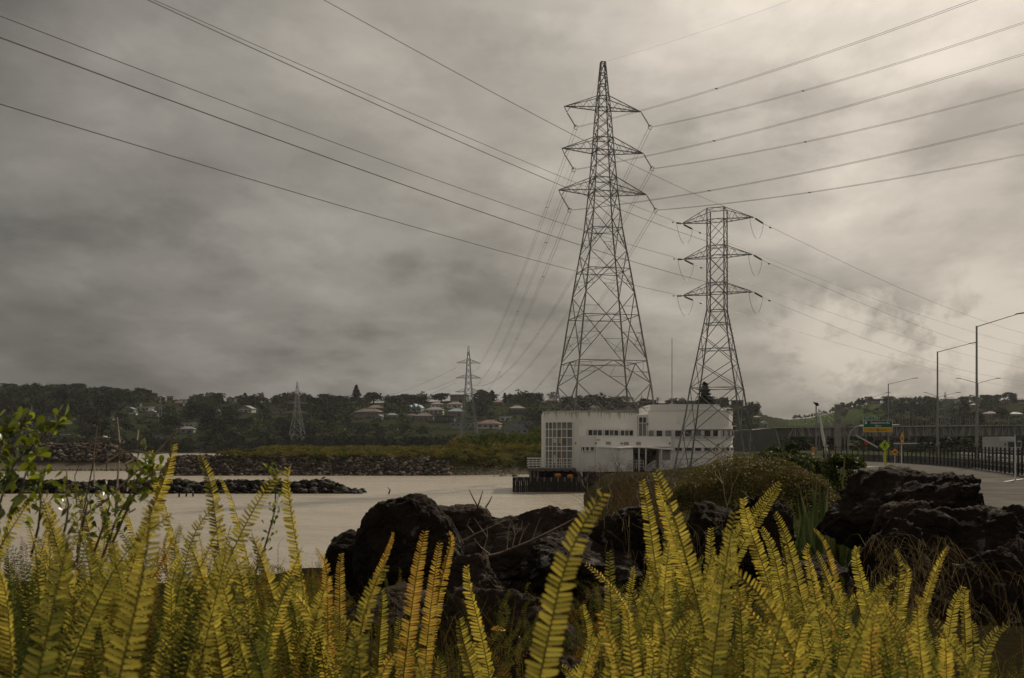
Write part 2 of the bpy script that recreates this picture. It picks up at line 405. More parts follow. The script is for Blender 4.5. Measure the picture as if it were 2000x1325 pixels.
def ground_z(x, y):
    """height of the land; below zero is under water"""
    if y < 0: t = 30.0
    else: t = x - float(np.interp(y, XS_Y, XS_X))
    plat = 4.12 if y < 4 else 4.12 - 1.17 * smooth(4, 15, y)
    if y > 15: plat = 2.95 - .9 * (1 - smooth(3, 14, t)) * smooth(15, 40, y)
    if y > 100: plat = 2.05 + .9 * smooth(12, 22, x - .09 * y)
    bump = .05 * fn(x, y, 1.3) + .1 * fn(x, y, 6, 1)
    if x > 14 and y > 13: bump *= .1
    zA = -1.2 + (plat + 1.2) * smooth(-2.5 if y < 30 else -1.5, 3.5 if y < 30 else 3.0, t) + bump if t < 40 else plat + bump
    px = 1000 + F * x / max(y, 1)
    z = zA
    if y > 140:
        edge = 158 + 1.5 * fn(x, y, 20, 3) + 8 * smooth(850, 1060, px)     # causeway behind the stone bank
        lx = smooth(300, 345, px + 8 * fn(x, y, 9, 5))
        zb = -1.0 + 3.8 * smooth(edge - 3, edge + 7, y) * lx
        zb += lx * .7 * smooth(150, 154, y) * smooth(820, 980, px) + .12 * fn(x, y, 5, 2)
        # separate stone spit to the west with its mudflat
        ls = smooth(-500, 20, px) * (1 - smooth(230, 330, px)); ls = smooth(-200, 60, px) * (1 - smooth(210, 300, px))
        zs = -1 + 4.5 * smooth(192, 203, y) * (1 - smooth(212, 224, y)) * ls + 1.25 * smooth(181, 188, y) * (1 - smooth(216, 228, y)) * (1 - smooth(310, 420, px))
        zw = max(zb, zs)
        if px < 480 or y < 300: zb_ = zw
        else: zb_ = zw
        if px < 470: zb_ = max(zs, zb * (1 - smooth(176, 186, y)) - 1.0 * smooth(176, 186, y)) if px < 470 else zw
        if 470 <= px < 520: zb_ = zw * smooth(470, 520, px) + (1 - smooth(470, 520, px)) * (zw if y < 178 else -1)
        z = max(z, zb_)
    if y > 440:
        z = max(z, -1)
        f = interp(FOOT, px); rd = interp(RID, px); sk = interp(SKY, px); zr = CZ + (HY - sk) * rd / F
        if y > f - 20:
            t2 = (y - f) / (rd - f); und = 4.0 * fn(x, y, 60, 4) + 2.0 * fn(x, y, 22, 6)
            prof = min(max(t2, 0), 1); prof = prof ** .8
            zh = (zr - 1) * prof + 1 + und * min(1, max(0, t2) * 5) * max(0, 1 - abs(t2 - .5) * 1.6)
            if t2 > 1: zh = zr - (y - rd) * .03
            if t2 < 0: zh = 1 + 1.6 * t2 * 10
            z = max(z, zh) if t2 > -.02 else z
    return z


def zone_color(x, y, z):
    px = 1000 + F * x / max(y, 1); n = fn(x, y, 4, 9); g = fn(x, y, 30, 8)
    if y > 440 and z > 1.5:
        if 1540 < px < 1720 and z > 22: return (.050 + .02 * g, .072 + .02 * g, .020)
        return (.034 + .01 * g, .040, .020)
    if z < .9 and y > 100: return (.13, .115, .092)
    if y > 160 and px < 1100: return (.055 + .02 * n, .055 + .012 * n, .02)
    if y > 140: return (.06, .065, .035)
    if y > 13 and x > (15 + .24 * (y - 31) if y > 31 else 12.5 + (y - 14) * .147) + .5: return (.07, .065, .055)
    if y > 13 and px > 1100: return (.040 + .015 * n, .042 + .01 * n, .018)
    return (.018 + .006 * n, .015 + .004 * n, .009)


def build_ground():
    us = sorted(set(list(np.round(np.linspace(-.62, .62, 249), 4)) + [-6, -4, -3, -2, -1.5, -1.2, -1, -.9, -.8, -.72, -.67] + [6, 4, 3, 2, 1.5, 1.2, 1, .9, .8, .72, .67]))
    ys = [-14, -9, -5, -2.5, -1] + list(np.arange(0, 12, .5)) + list(np.arange(12, 30, 1)) + list(np.arange(30, 110, 4)) + list(np.arange(110, 146, 6)) + list(np.arange(146, 172, 1.5)) + \
        list(np.arange(172, 232, 2.5)) + list(np.arange(232, 440, 16)) + list(np.arange(440, 620, 10)) + list(np.arange(620, 1320, 16)) + [1500, 2500, 5000, 9000]
    V, C = [], []
    for y in ys:
        for u in us:
            yy = max(y, 0) + 2.5 if y < 12 else y + 2.5 * (1 - smooth(12, 30, y)); x = u * yy; z = ground_z(x, y)
            V.append((x, y, z)); C.append(zone_color(x, y, z))
    nu = len(us); Fq = [(i * nu + j, i * nu + j + 1, (i + 1) * nu + j + 1, (i + 1) * nu + j) for i in range(len(ys) - 1) for j in range(nu - 1)]
    o = link('ground', np_mesh('ground', V, Fq, [SOIL], C, True)); tag(o, 'dark bank, causeway and hillside under the vegetation', kind='structure')


build_ground()

# water
wm = bpy.data.materials.new('estuary_water'); wm.use_nodes = True; t = NT(wm.node_tree); t.n.clear()
out = t.new('ShaderNodeOutputMaterial'); p = t.new('ShaderNodeBsdfPrincipled'); tc = t.new('ShaderNodeTexCoord'); v = tc.outputs['Object']
geo_n = t.noise(t.map(v, scale=(.03, .22, 1)), 1.5, 6)
t.link(t.mix(geo_n, (.27, .24, .19, 1), (.40, .355, .285, 1)), p.inputs['Base Color'])
p.inputs['Roughness'].default_value = .22; p.inputs['IOR'].default_value = 1.33
b = t.new('ShaderNodeBump'); b.inputs['Strength'].default_value = 1; b.inputs['Distance'].default_value = .25
h = t.math('ADD', t.noise(t.map(v, scale=(.6, 1, 1)), 1.1, 6, .62, .4), t.math('MULTIPLY', t.noise(t.map(v, scale=(.4, 1, 1)), .25, 3), 1.2)); t.link(h, b.inputs['Height']); t.link(b.outputs[0], p.inputs['Normal'])
t.link(p.outputs[0], out.inputs[0])
tag(mb(wm).add([(-900, -60, 0), (700, -60, 0), (900, 1200, 0), (-1300, 1200, 0)], [(0, 1, 2, 3)]).obj('water'), 'pale murky estuary water with small ripples', kind='structure')

# ------------------------------------------------------------------ road and pavement
# carriageway beside the kerb barrier, a sheet 4 mm above the ground sheet
MWX = lambda y: 34 + (y - 66) * .31
ROADX = lambda y: float(np.interp(y, [30, 62, 80, 95, 105, 114, 121, 126, 150], [20.5, 32, 37.3, 40.4, 41.5, 41.6, 41.0, 40.2, 34]))          # barrier line


def strip(name, material, xa, xb, ys, dz, label, kind='structure'):
    m = mb(material)
    for a, b_ in zip(ys[:-1], ys[1:]):
        m.add([(xa(a), a, 2.95 + dz), (xb(a), a, 2.95 + dz), (xb(b_), b_, 2.95 + dz), (xa(b_), b_, 2.95 + dz)], [(0, 1, 2, 3)])
    o = m.obj(name); tag(o, label, kind=kind); return o


yy = [14, 20, 26, 34, 44, 55, 66, 80, 95, 110, 130, 150, 180, 220, 260, 320, 400, 440]
strip('road', ASPH, lambda y: 15 + .24 * (y - 31) if y > 31 else 12.5 + (y - 14) * .147, lambda y: (ROADX(y) - .3 if y < 126 else 40.0 + (y - 126) * .25), yy, .06, 'grey asphalt road running along the concrete barrier')
strip('motorway', ASPH, lambda y: MWX(y) + 9, lambda y: MWX(y) + 40, yy, .06, 'grey motorway carriageway beyond the fence')
m = mb(PAINT)      # edge line and the painted corner mark by the nearest sign
for a, b_ in ((at(1962, 946, 53.0), at(2080, 926, 70)),):
    a.z = b_.z = 3.018; d = (b_ - a).normalized(); nx = Vector((-d.y, d.x, 0)) * .06; m.add([a - nx, a + nx, b_ + nx, b_ - nx], [(0, 1, 2, 3)])
tag(m.obj('road_marking'), 'worn white edge line painted on the road', kind='structure')
m = mb(CONC).box((0, 0, 0), (1, 1, 1))
kb = mb(CONC); p0, p1 = at(1540, 912, 92), at(1600, 912, 92)
kb.box(((p0.x + p1.x) / 2, 92, 3.02), (p1.x - p0.x + 6, .6, .5)).box(((p0.x + p1.x) / 2, 88, 3.0), (p1.x - p0.x + 6, 7, .12))
tag(kb.obj('kerb'), 'pale concrete kerb and pavement beside the floodlight pole', kind='structure')

# ------------------------------------------------------------------ pylons


def node(C, th, k, Rr, z):
    a = th + k * math.pi / 2; return Vector((C[0] + Rr * math.cos(a), C[1] + Rr * math.sin(a), z))


class Sink:
    """members of a tower: one object per member on near towers, one joined part on far ones"""
    def __init__(s, root, near, material=STEEL): s.root = root; s.near = near; s.o = Vector(root.location); s.mat = material; s.m = mb(material)
    def bar(s, p, q, w, name='brace', parent=None):
        if s.near:
            o_ = s.o if parent is None else s.o; bar(parent or s.root, name, p, q, w, s.mat, o_)
        else: s.m.beam(Vector(p) - s.o, Vector(q) - s.o, w)
    def leg(s, pts, ws):
        m = mb(s.mat)
        for i in range(len(pts) - 1): m.beam(pts[i] - s.o, pts[i + 1] - s.o, ws[i])
        m.obj('leg', s.root)
    def group(s, name):
        """a fresh part that holds its own bars as sub-parts"""
        if s.near:
            m = mb(s.mat); return m
        return s.m
    def end(s, name='lattice'):
        if not s.near and s.m.v: s.m.obj(name, s.root)


def tower(root, C, th, prof, nodes, belts, arms, lw, bw, near=True, material=STEEL, arm_axis=None, foot=None, peak=None, redund=True):
    S = Sink(root, near, material)
    Rf = lambda z: float(np.interp(z, [a for a, _ in prof], [b_ for _, b_ in prof])) if z <= prof[-1][0] else prof[-1][1]
    zs = sorted(prof, key=lambda q: q[0])
    for k in range(4):
        pts = [node(C, th, k, r, z) for z, r in zs]; ws = [np.interp(z, [zs[0][0], zs[-1][0]], [lw, lw * .45]) for z, _ in zs[:-1]]
        S.leg(pts, ws)
    for z0, z1, style in nodes:
        w = bw * np.interp(z0, [zs[0][0], zs[-1][0]], [1, .6])
        for k in range(4):
            A, B = node(C, th, k, Rf(z0), z0), node(C, th, k + 1, Rf(z0), z0); a2, b2 = node(C, th, k, Rf(z1), z1), node(C, th, k + 1, Rf(z1), z1)
            if style == 'X':
                S.bar(A, b2, w); S.bar(B, a2, w)
                if redund and (z1 - z0) > 4:
                    f = (a2 - b2).length / ((A - B).length + (a2 - b2).length); mid = a2.lerp(B, f)     # crossing point
                    for P_, Q_ in ((A, a2), (B, b2)):
                        for u in (.35, .68):
                            dg = P_.lerp(mid, u); lg = P_.lerp(Q_, u * (1 - f)); S.bar(dg, lg, w * .5)
                            S.bar(lg, P_.lerp(mid, u - .33 if u > .5 else u + .33), w * .45)
                        if near: S.bar(Q_.lerp(mid, .5), Q_.lerp(P_, f * .5), w * .45)
            elif style == 'V':           # from the middle of the belt above down to the legs
                mid = (a2 + b2) / 2; S.bar(A, mid, w); S.bar(B, mid, w)
                for P_, Q_ in ((A, a2), (B, b2)): S.bar(P_.lerp(mid, .5), P_.lerp(Q_, .5), w * .5); S.bar(P_.lerp(mid, .5), Q_.lerp(mid, .3), w * .45)
    for z in belts:
        for k in range(4): S.bar(node(C, th, k, Rf(z), z), node(C, th, k + 1, Rf(z), z), bw * .8)
        for k in range(4): S.bar((node(C, th, k, Rf(z), z) + node(C, th, k + 1, Rf(z), z)) / 2, (node(C, th, k + 1, Rf(z), z) + node(C, th, k + 2, Rf(z), z)) / 2, bw * .5)
    phi = th + math.pi / 4 if arm_axis is None else arm_axis
    ax = Vector((math.cos(phi), math.sin(phi), 0)); tips = {}
    for i, (zb, zt, L, ztip) in enumerate(arms):
        for s in (-1, 1):
            k0 = 0 if s > 0 else 2         # the two corners on that side
            tip = Vector((C[0], C[1], 0)) + ax * s * L; tip.z = ztip; tips[i, s] = tip
            bs = [node(C, th, k0 + j, Rf(zb), zb) for j in (0, 1)]; ts = [node(C, th, k0 + j, Rf(zt), zt) for j in (0, 1)]
            if near:
                arm = mb(material).beam(bs[0] - S.o, tip - S.o, bw * .9); arm.beam(bs[1] - S.o, tip - S.o, bw * .9); arm = arm.obj('crossarm', root)
                B_ = lambda p, q, w: bar(arm, 'bar', p, q, w, material, S.o)
            else: B_ = lambda p, q, w: S.m.beam(p - S.o, q - S.o, w); [B_(b_, tip, bw) for b_ in bs]
            for b_, t_ in zip(bs, ts):
                B_(t_, tip, bw * .8)
                for u in (.0, .3, .6):
                    B_(b_.lerp(tip, u + .15), t_.lerp(tip, u + .3 if u < .6 else .8), bw * .4)
                    B_(b_.lerp(tip, u + .15), t_.lerp(tip, u), bw * .4)
            for u in (0, .25, .5, .75)[: 4 if near else 2]:
                B_(bs[0].lerp(tip, u), bs[1].lerp(tip, u + .25 if u < .75 else .9), bw * .4); B_(bs[1].lerp(tip, u), bs[0].lerp(tip, u), bw * .4)
    if foot is not None and near:
        for k in range(4):
            q_ = node(C, th, k, Rf(zs[0][0]), zs[0][0]) - S.o; mb(CONC).box((q_.x, q_.y, q_.z - .2), (1.0, 1.0, .8)).obj('footing', root)
    S.end(); return tips


Z1 = lambda py: CZ + (HY - py) * 135 / F
C1 = (at(1177.5, 500, 135).x, 135.0)
r1 = thing('lattice_pylon', (C1[0], C1[1], 1.9), 'tallest steel lattice pylon rising behind the white building', 'pylon')
pr = [(905, 112), (805, 92.5), (752, 86), (709, 79), (621, 65), (530, 49.5), (450, 35.5), (375, 27), (297, 20.5), (213, 14), (190, 11.5), (122, 5)]
prof1 = [(Z1(a), b_ * 135 / F / .84) for a, b_ in pr]; prof1[0] = (1.9, prof1[0][1])
nd1 = [(905, 752, 'X'), (752, 709, 'V'), (705, 577, 'X'), (577, 495, 'X'), (495, 418, 'X'), (418, 378, 'X')] + [(a, a - 27, 'X') for a in (378, 351, 324)] + [(297, 276, 'X'), (276, 255, 'X'), (255, 234, 'X'), (234, 213, 'X'), (213, 190, 'X'), (190, 167, 'X'), (167, 145, 'X'), (145, 122, 'X')]
tips1 = tower(r1, C1, rad(12 - 45), prof1, [(Z1(a) if a < 905 else 1.9, Z1(b_), s) for a, b_, s in nd1], [Z1(a) for a in (805, 709, 621, 530, 450, 378, 351, 297, 272, 213, 190, 167, 145, 122)],
              [(Z1(213), Z1(190), 5.42, Z1(213.5)), (Z1(297), Z1(271), 5.75, Z1(295)), (Z1(377), Z1(350), 6.2, Z1(376)), ], .23, .115, foot=1)

Z2 = lambda py: CZ + (HY - py) * 95 / F
C2 = (at(1400.5, 500, 95).x, 95.0)
r2 = thing('lattice_pylon', (C2[0], C2[1], 1.9), 'shorter stout steel pylon standing in front of the white building with green insulators', 'pylon')
pr = [(930, 93), (862, 78), (812, 66.5), (759, 57), (709, 45), (657, 33.5), (607, 22), (409, 21.5)]
prof2 = [(Z2(a), b_ * 95 / F / .93) for a, b_ in pr]; prof2[0] = (1.9, prof2[0][1])
nd2 = [(930, 840, 'X'), (840, 759, 'X'), (759, 709, 'X'), (709, 657, 'X'), (657, 607, 'X'), (607, 573, 'X'), (573, 537, 'X'), (537, 501, 'X'), (501, 466, 'X'), (466, 431, 'X')]
tips2 = tower(r2, C2, rad(-23 - 45), prof2, [(Z2(a) if a < 930 else 1.9, Z2(b_), s) for a, b_, s in nd2], [Z2(a) for a in (840, 759, 683, 633, 607, 573, 554, 501, 482, 431, 409)],
              [(Z2(432), Z2(409), 3.42, Z2(431)), (Z2(502), Z2(482), 3.3, Z2(502)), (Z2(574), Z2(554), 3.35, Z2(574))], .14, .07, foot=1)

# climbing pegs up one leg of the stout pylon
pg = mb(STEEL)
for i in range(46):
    z = 6 + i * .42; Rr = float(np.interp(z, [a for a, _ in prof2], [b_ for _, b_ in prof2])); q = node(C2, rad(22), 0, Rr, z) - Vector(r2.location); pg.beam(q, q + Vector((.17, 0, 0)), .025)
pg.obj('climbing_peg', r2)

SMALLP = [  # px, tower top py, base z, distance, half-width of arms px, label, scale of body
    (915, 676, 2.4, 486, 26, 'grey steel pylon among the causeway shrubs, below the ridge houses', 1.0, 12),
    (580.5, 746, .8, 571, 22, 'grey steel pylon standing behind the left end of the causeway grass', .92, -8),
]
tips_small = {}


def far_pylon(px, py, zb, d, half, label, sc_, rot, three=True):
    x = at(px, 0, d).x; H = CZ + (HY - py) * d / F - zb; k = H / 56.8 * 1.0
    r = thing('lattice_pylon', (x, d, zb), label, 'pylon', 'distant transmission pylons'); al = half * d / F
    hs = [0, .14, .27, .40, .54, .68, .79, .90, 1]
    pf = [(zb + H * h, al * w) for h, w in ((0, 1.02), (.14, .86), (.27, .72), (.40, .56), (.54, .38), (.67, .27), (.8, .20), (.89, .14), (1, .04))]
    nd = [(zb + H * a, zb + H * b_, 'X') for a, b_ in ((0, .14), (.14, .27), (.27, .40), (.40, .54), (.54, .61), (.61, .67), (.67, .73), (.73, .79), (.79, .84), (.84, .89), (.89, .95))]
    arms = [(zb + H * a, zb + H * (a + .035), al * m_, zb + H * a) for a, m_ in ((.835, .9), (.69, .96), (.555, 1.0))]
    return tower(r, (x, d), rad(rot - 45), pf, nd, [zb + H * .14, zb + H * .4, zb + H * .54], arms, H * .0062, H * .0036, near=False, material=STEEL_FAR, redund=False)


for i, s in enumerate(SMALLP): tips_small[i] = far_pylon(*s)
for px, py, zb, d, half, lb in ((553, 826, .8, 600, 9, 'low pylon close beside the taller one near the causeway end'), (463, 826, .8, 610, 9, 'slim pylon alone before the dark wooded slope'),
                                (313, 776, 1.2, 650, 14, 'tall faint pylon in front of the hillside houses'), (349, 800, 2, 700, 8, 'small faint pylon just beside the taller one on the house slope'),
                                (62, 792, 1.2, 640, 9, 'faint pylon above the stone spit'), (992, 818, 2.4, 480, 8, 'short pylon before the grey house near the shore'),
                                (1846, 766, 3, 330, 17, 'grey lattice pylon beyond the concrete bridge')):
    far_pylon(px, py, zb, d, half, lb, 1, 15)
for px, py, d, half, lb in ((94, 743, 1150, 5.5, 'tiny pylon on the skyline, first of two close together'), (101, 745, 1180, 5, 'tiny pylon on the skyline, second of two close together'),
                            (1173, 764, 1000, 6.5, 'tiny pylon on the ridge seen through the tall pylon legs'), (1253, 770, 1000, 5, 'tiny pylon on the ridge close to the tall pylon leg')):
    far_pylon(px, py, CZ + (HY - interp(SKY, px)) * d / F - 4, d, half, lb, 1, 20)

# ------------------------------------------------------------------ conductors


def wire_fit(P0, az, pts, smax, n=30, fixed=True, P1=None):
    """height profile of a hanging wire in a vertical plane through P0, fitted to sight lines"""
    dx, dy = math.cos(az), math.sin(az); S_, Zz = [], []
    for px, py in pts:
        u = (px - 1000) / F; s = (u * P0[1] - P0[0]) / (dx - u * dy); d = P0[1] + dy * s; S_.append(s); Zz.append(CZ + (HY - py) / F * d)
    if P1 is not None: S_ += [smax] * 3; Zz += [P1] * 3
    A = np.array([[s, s * s] for s in S_]); sol = np.linalg.lstsq(A, np.array(Zz) - P0[2], rcond=None)[0] if len(S_) > 1 else np.array([(Zz[0] - P0[2]) / S_[0], 0])
    return [Vector((P0[0] + dx * s, P0[1] + dy * s, P0[2] + sol[0] * s + sol[1] * s * s)) for s in np.linspace(0, smax, n)]


def line_thing(label, group, paths, r=.02, twin=0.0, spacers=(), n=3, material=WIRE):
    o = paths[0][0]; t_ = thing('power_line', o, label, 'power line', group)
    for path in paths:
        d = (path[-1] - path[0]); side = Vector((-d.y, d.x, 0)).normalized() * twin / 2
        for s in ((-1, 1) if twin else (0,)):
            m = mb(material); m.tube([p + side * s - o for p in path], r, n); m.obj('conductor', t_)
        for u in spacers:
            p = path[int(u * (len(path) - 1))]; mb(WIRE).beam(p - side * 1.1 - o, p + side * 1.1 - o, .07).obj('spacer', t_)
    return t_


names = {0: 'top', 1: 'middle', 2: 'bottom'}
G1 = 'twin conductors leaving the tallest pylon'
ptsR = {(0, -1): [(1200, 231), (1253, 216), (1598, 109), (1905, 0)], (0, 1): [(1368, 229), (1774, 117), (2000, 45)], (1, -1): [(1217, 315), (1595, 224), (2000, 106)],
        (1, 1): [(1372, 316), (1784, 229), (2000, 175)], (2, -1): [(1210, 400), (1585, 335), (2000, 241)], (2, 1): [(1380, 402), (1795, 341), (2000, 302)]}
ptsB = {(0, -1): [(1078, 380), (1039.5, 494), (984, 624), (941, 697)], (1, -1): [(1036, 556), (982, 675), (947, 729)], (2, -1): [(1085, 485), (1030, 618), (976, 726)],
        (0, 1): [(1120, 548), (1077, 623), (1020, 697), (979, 724)], (1, 1): [(1106, 630), (1022, 738), (967, 762)], (2, 1): [(1093, 706), (1036, 770)]}
endB = {(0, -1): (931, 721), (1, -1): (934, 748), (2, -1): (936, 774), (0, 1): (893, 724), (1, 1): (895, 752), (2, 1): (893, 790)}
attach_px = {(0, -1): (1125, 249), (0, 1): (1270, 249), (1, -1): (1121, 332), (1, 1): (1274, 330), (2, -1): (1113, 411), (2, 1): (1281, 411)}
ax1 = Vector((math.cos(rad(12)), math.sin(rad(12)), 0))
for (i, s), tip in tips1.items():
    apx, apy = attach_px[i, s]
    # the suspended clamp lies in the plane of the arm
    u = (apx - 1000) / F; tt = (u * tip.y - tip.x) / (ax1.x - u * ax1.y); A = Vector((tip.x + ax1.x * tt, tip.y + ax1.y * tt, 0)); A.z = CZ + (HY - apy) / F * A.y
    o = Vector(r1.location); start = tip.copy()
    if s < 0:
        b3 = [tip - o, tip + ax1 * .9 - o, tip + ax1 * .35 - o - Vector((0, 0, .75))]; m = mb(STEEL); m.beam(b3[0], b3[2], .08); m.beam(b3[1], b3[2], .08); m.obj('hanger_bracket', r1); start = tip + ax1 * .35 - Vector((0, 0, .75))
    st = mb(STEEL); st.tube([start - o, A - o], .035, 5)
    for k in range(16):
        c = start.lerp(A, .08 + k * .055) - o; dd = (A - start).normalized(); st.tube([c, c + dd * .07], .10, 7)
    st.obj('insulator_string', r1)
    ring = mb(STEEL); ring.tube([A - o + Vector((math.cos(a) * .28, 0, math.sin(a) * .28)) for a in np.linspace(.4, 5.4, 10)], .045, 4); ring.obj('conductor_clamp', r1)
    pR = wire_fit(A, rad(-58), ptsR[i, s], 130)
    d_ = 486.0; ex, ey = endB[i, s]; E = at(ex, ey, d_); azb = math.atan2(E.y - A.y, E.x - A.x); Lb = math.hypot(E.x - A.x, E.y - A.y)
    pB = wire_fit(A, azb, ptsB[i, s], Lb, 40, P1=E.z)
    side = 'first arm side' if s < 0 else 'far arm side'
    line_thing(f"twin line from the {names[i]} {'left' if s < 0 else 'right'} arm of the tallest pylon rising over the road", G1, [pR], .021, .36, (.22, .62))
    line_thing(f"sagging twin line from the {names[i]} {'left' if s < 0 else 'right'} arm of the tallest pylon to the shore pylon", 'sagging lines across the water', [pB], .024, .42, (.12, .3, .5, .7))
pk = Vector((C1[0], C1[1], Z1(122)))
line_thing('thin earth wire from the peak of the tallest pylon', None, [wire_fit(pk, rad(-58), [(1200, 120), (1360, 64), (1548, 0)], 130), wire_fit(pk, math.atan2(351, -33), [(1085, 400)], 300, P1=48)], .009)

ptsL = {(0, 1): [(632, 0), (1060, 233), (1139, 274), (1220, 315)], (0, -1): [(308, 0), (660, 163), (1060, 331), (1300, 422)], (1, 1): [(292, 0), (660, 174), (1060, 346), (1300, 444)],
        (1, -1): [(0, 30), (550, 243), (1060, 424), (1300, 497)], (2, 1): [(0, 67), (550, 283), (1060, 455), (1300, 529)], (2, -1): [(0, 202), (550, 370), (1100, 525), (1300, 567)]}
ptsQ = {(0, 1): [(1540, 466), (1850, 600), (2000, 652)], (0, -1): [(1540, 520), (1751, 600), (2000, 676)], (1, 1): [(1540, 535), (1704, 600), (2000, 700)],
        (1, -1): [(1540, 581), (1588, 600), (2000, 720)], (2, 1): [(1540, 601), (2000, 745)], (2, -1): [(1500, 630), (2000, 762)]}
AZL, AZQ = rad(247), rad(50)
for (i, s), tip in tips2.items():
    o = Vector(r2.location)
    for az, pts, sm, nm in ((AZL, ptsL, 130, 'over the water'), (AZQ, ptsQ, 420, 'towards the bridge')):
        path = wire_fit(tip, az, pts[i, s], sm, 34); d = (path[1] - path[0]).normalized(); a0 = tip; a1 = tip + d * 2.1; a1.z -= .12
        st = mb(STEEL); st.tube([a0 - o, a1 - o], .022, 5); st.m(GLASSINS)
        for k in range(13): c = a0.lerp(a1, .22 + k * .055) - o; st.tube([c, c + d * .06], .085, 8)
        st.obj('insulator_string', r2)
        path[0] = a1
        lt = line_thing(f"single line from the {names[i]} {'left' if s < 0 else 'right'} arm of the stout pylon running {nm}", 'conductors of the stout pylon', [path], .017)
        dp = a1 + d * 1.3; mb(WIRE).beam(dp - a1 - Vector((0, 0, .06)), dp + d * .3 - a1 - Vector((0, 0, .06)), .09).obj('damper', lt)
        if az == AZL: e0 = a1.copy()
        else: e1 = a1.copy()
    drop = 1.75; jp = [e0.lerp(e1, u) - Vector((0, 0, drop * (1 - (2 * u - 1) ** 2) ** .8)) for u in np.linspace(0, 1, 16)]
    tag(mb(WIRE).tube([q - jp[0] for q in jp], .016, 4).obj('jumper_loop'), f"thin loop hanging under the {names[i]} {'left' if s < 0 else 'right'} arm of the stout pylon", 'jumper cable', 'jumper loops of the stout pylon').location = jp[0]

# slack lines strung between the distant pylons
ts0, ts1 = tips_small[0], tips_small[1]
for i in range(3):
    for s in (-1, 1):
        a, b_ = ts0[i, s] - Vector((0, 0, 2.2)), ts1[i, s] - Vector((0, 0, 2.2))
        path = [a.lerp(b_, u) - Vector((0, 0, 9 * (1 - (2 * u - 1) ** 2))) for u in np.linspace(0, 1, 16)]
        line_thing(f"faint slack line between the two shore pylons, {names[i]} {'left' if s < 0 else 'right'} arms", 'slack lines between the shore pylons', [path], .045)
        far = b_ + Vector((-190, 90, 4)); path = [b_.lerp(far, u) - Vector((0, 0, 8 * (1 - (2 * u - 1) ** 2))) for u in np.linspace(0, 1, 12)]
        line_thing(f"faint line crossing the wooded slope from the {names[i]} {'left' if s < 0 else 'right'} arm of the causeway pylon", 'lines crossing the wooded slope', [path], .035)
# ------------------------------------------------------------------ the white building
PLAN = [(1060, 109.6), (1131, 108.2), (1150, 108.6), (1175, 109.2), (1200, 110.0), (1222, 111.0), (1245, 112.6), (1265, 112.8), (1290, 112.2), (1320, 111.5), (1350, 111.1), (1378, 111.0), (1398, 111.2), (1412, 111.8), (1424, 113.0), (1431, 115.0)]


def fac(px, out=0.0, plan=PLAN):
    """point of the facade seen at photo column px, moved out of the wall towards the viewer"""
    d = float(np.interp(px, [a for a, _ in plan], [b_ for _, b_ in plan])); p = at(px, HY, d); q = at(px + 1, HY, float(np.interp(px + 1, [a for a, _ in plan], [b_ for _, b_ in plan])))
    t_ = (q - p); t_.z = 0
    if t_.length < 1e-6: t_ = Vector((1, 0, 0))
    t_.normalize(); n_ = Vector((t_.y, -t_.x, 0)); p = p + n_ * out; return p, n_, t_


def zz(py, d=110.0): return CZ + (HY - py) / F * d


BO = Vector((at(1240, 0, 112).x, 114, 2.05))
B = thing('white_building', BO, 'white curved two storey waterside building with ribbon windows', 'building')


def bpart(m, name, parent=None, smooth_=False):
    m.v = [(a - BO.x, b_ - BO.y, c_ - BO.z) for a, b_, c_ in m.v]; return link(name, m.mesh(name, smooth_), parent or B)


def sweep(m, pxs, out0, out1, z0, z1, plan=PLAN):
    """curved slab following the facade between two offsets"""
    a = [fac(px, out1, plan)[0] for px in pxs]; b_ = [fac(px, out0, plan)[0] for px in pxs]
    poly = [(p.x, p.y) for p in a] + [(p.x, p.y) for p in b_[::-1]]
    n = len(pxs)
    for i in range(n - 1):
        m.prism([poly[i], poly[i + 1], poly[2 * n - 2 - i], poly[2 * n - 1 - i]], z0, z1)
    return m


pl = [p for p, _ in PLAN]
left = [p for p in pl if p <= 1131]; mid = [p for p in pl if 1131 <= p <= 1245]; right = [p for p in pl if p >= 1265]


def body(pxs, z0, z1, material, back, name):
    a = [fac(px)[0] for px in pxs]; poly = [(p.x, p.y) for p in a] + [(a[-1].x + .2, back), (a[0].x + .2, back)]
    bpart(mb(material).prism(poly, z0, z1), name)


ztop = zz(806); zr = zz(790, 112)
body([1060, 1131], 2.05, ztop, WALLG, 121, 'wall'); body(mid, 2.05, ztop - .003, WALL, 121, 'wall')
body([1245.3, 1264.7], 2.05, ztop - .2, WALLG, 120.5, 'wall')
body([p for p in pl if p >= 1265], 2.05, zz(803, 112), WALL, 124, 'wall')
# upper parapet, set back, with the broken corner on its right
a = [fac(px, -.35)[0] for px in (1268, 1290, 1320, 1350, 1378, 1398, 1412)]
bpart(mb(WALLG).prism([(p.x, p.y) for p in a] + [(a[-1].x, 123), (a[0].x, 123)], zz(803, 112) - .01, zr), 'parapet')
a = [fac(px, -.3)[0] for px in (1412.3, 1424)]
bpart(mb(WALLG).prism([(p.x, p.y) for p in a] + [(a[-1].x - .3, 122), (a[0].x, 122)], zz(803, 112) - .01, zz(796, 112)), 'parapet')
bpart(sweep(mb(ALGAE), left + mid[1:], -.4, .05, ztop, ztop + .13), 'coping')
bpart(sweep(mb(WALLG), right, -.3, .06, zz(803, 112), zz(803, 112) + .07), 'coping')
pb = [p for p in pl if p >= 1131 and p != 1265]
bpart(sweep(mb(PLINTH), pb, -.3, -.12, .6, 2.06), 'plinth')
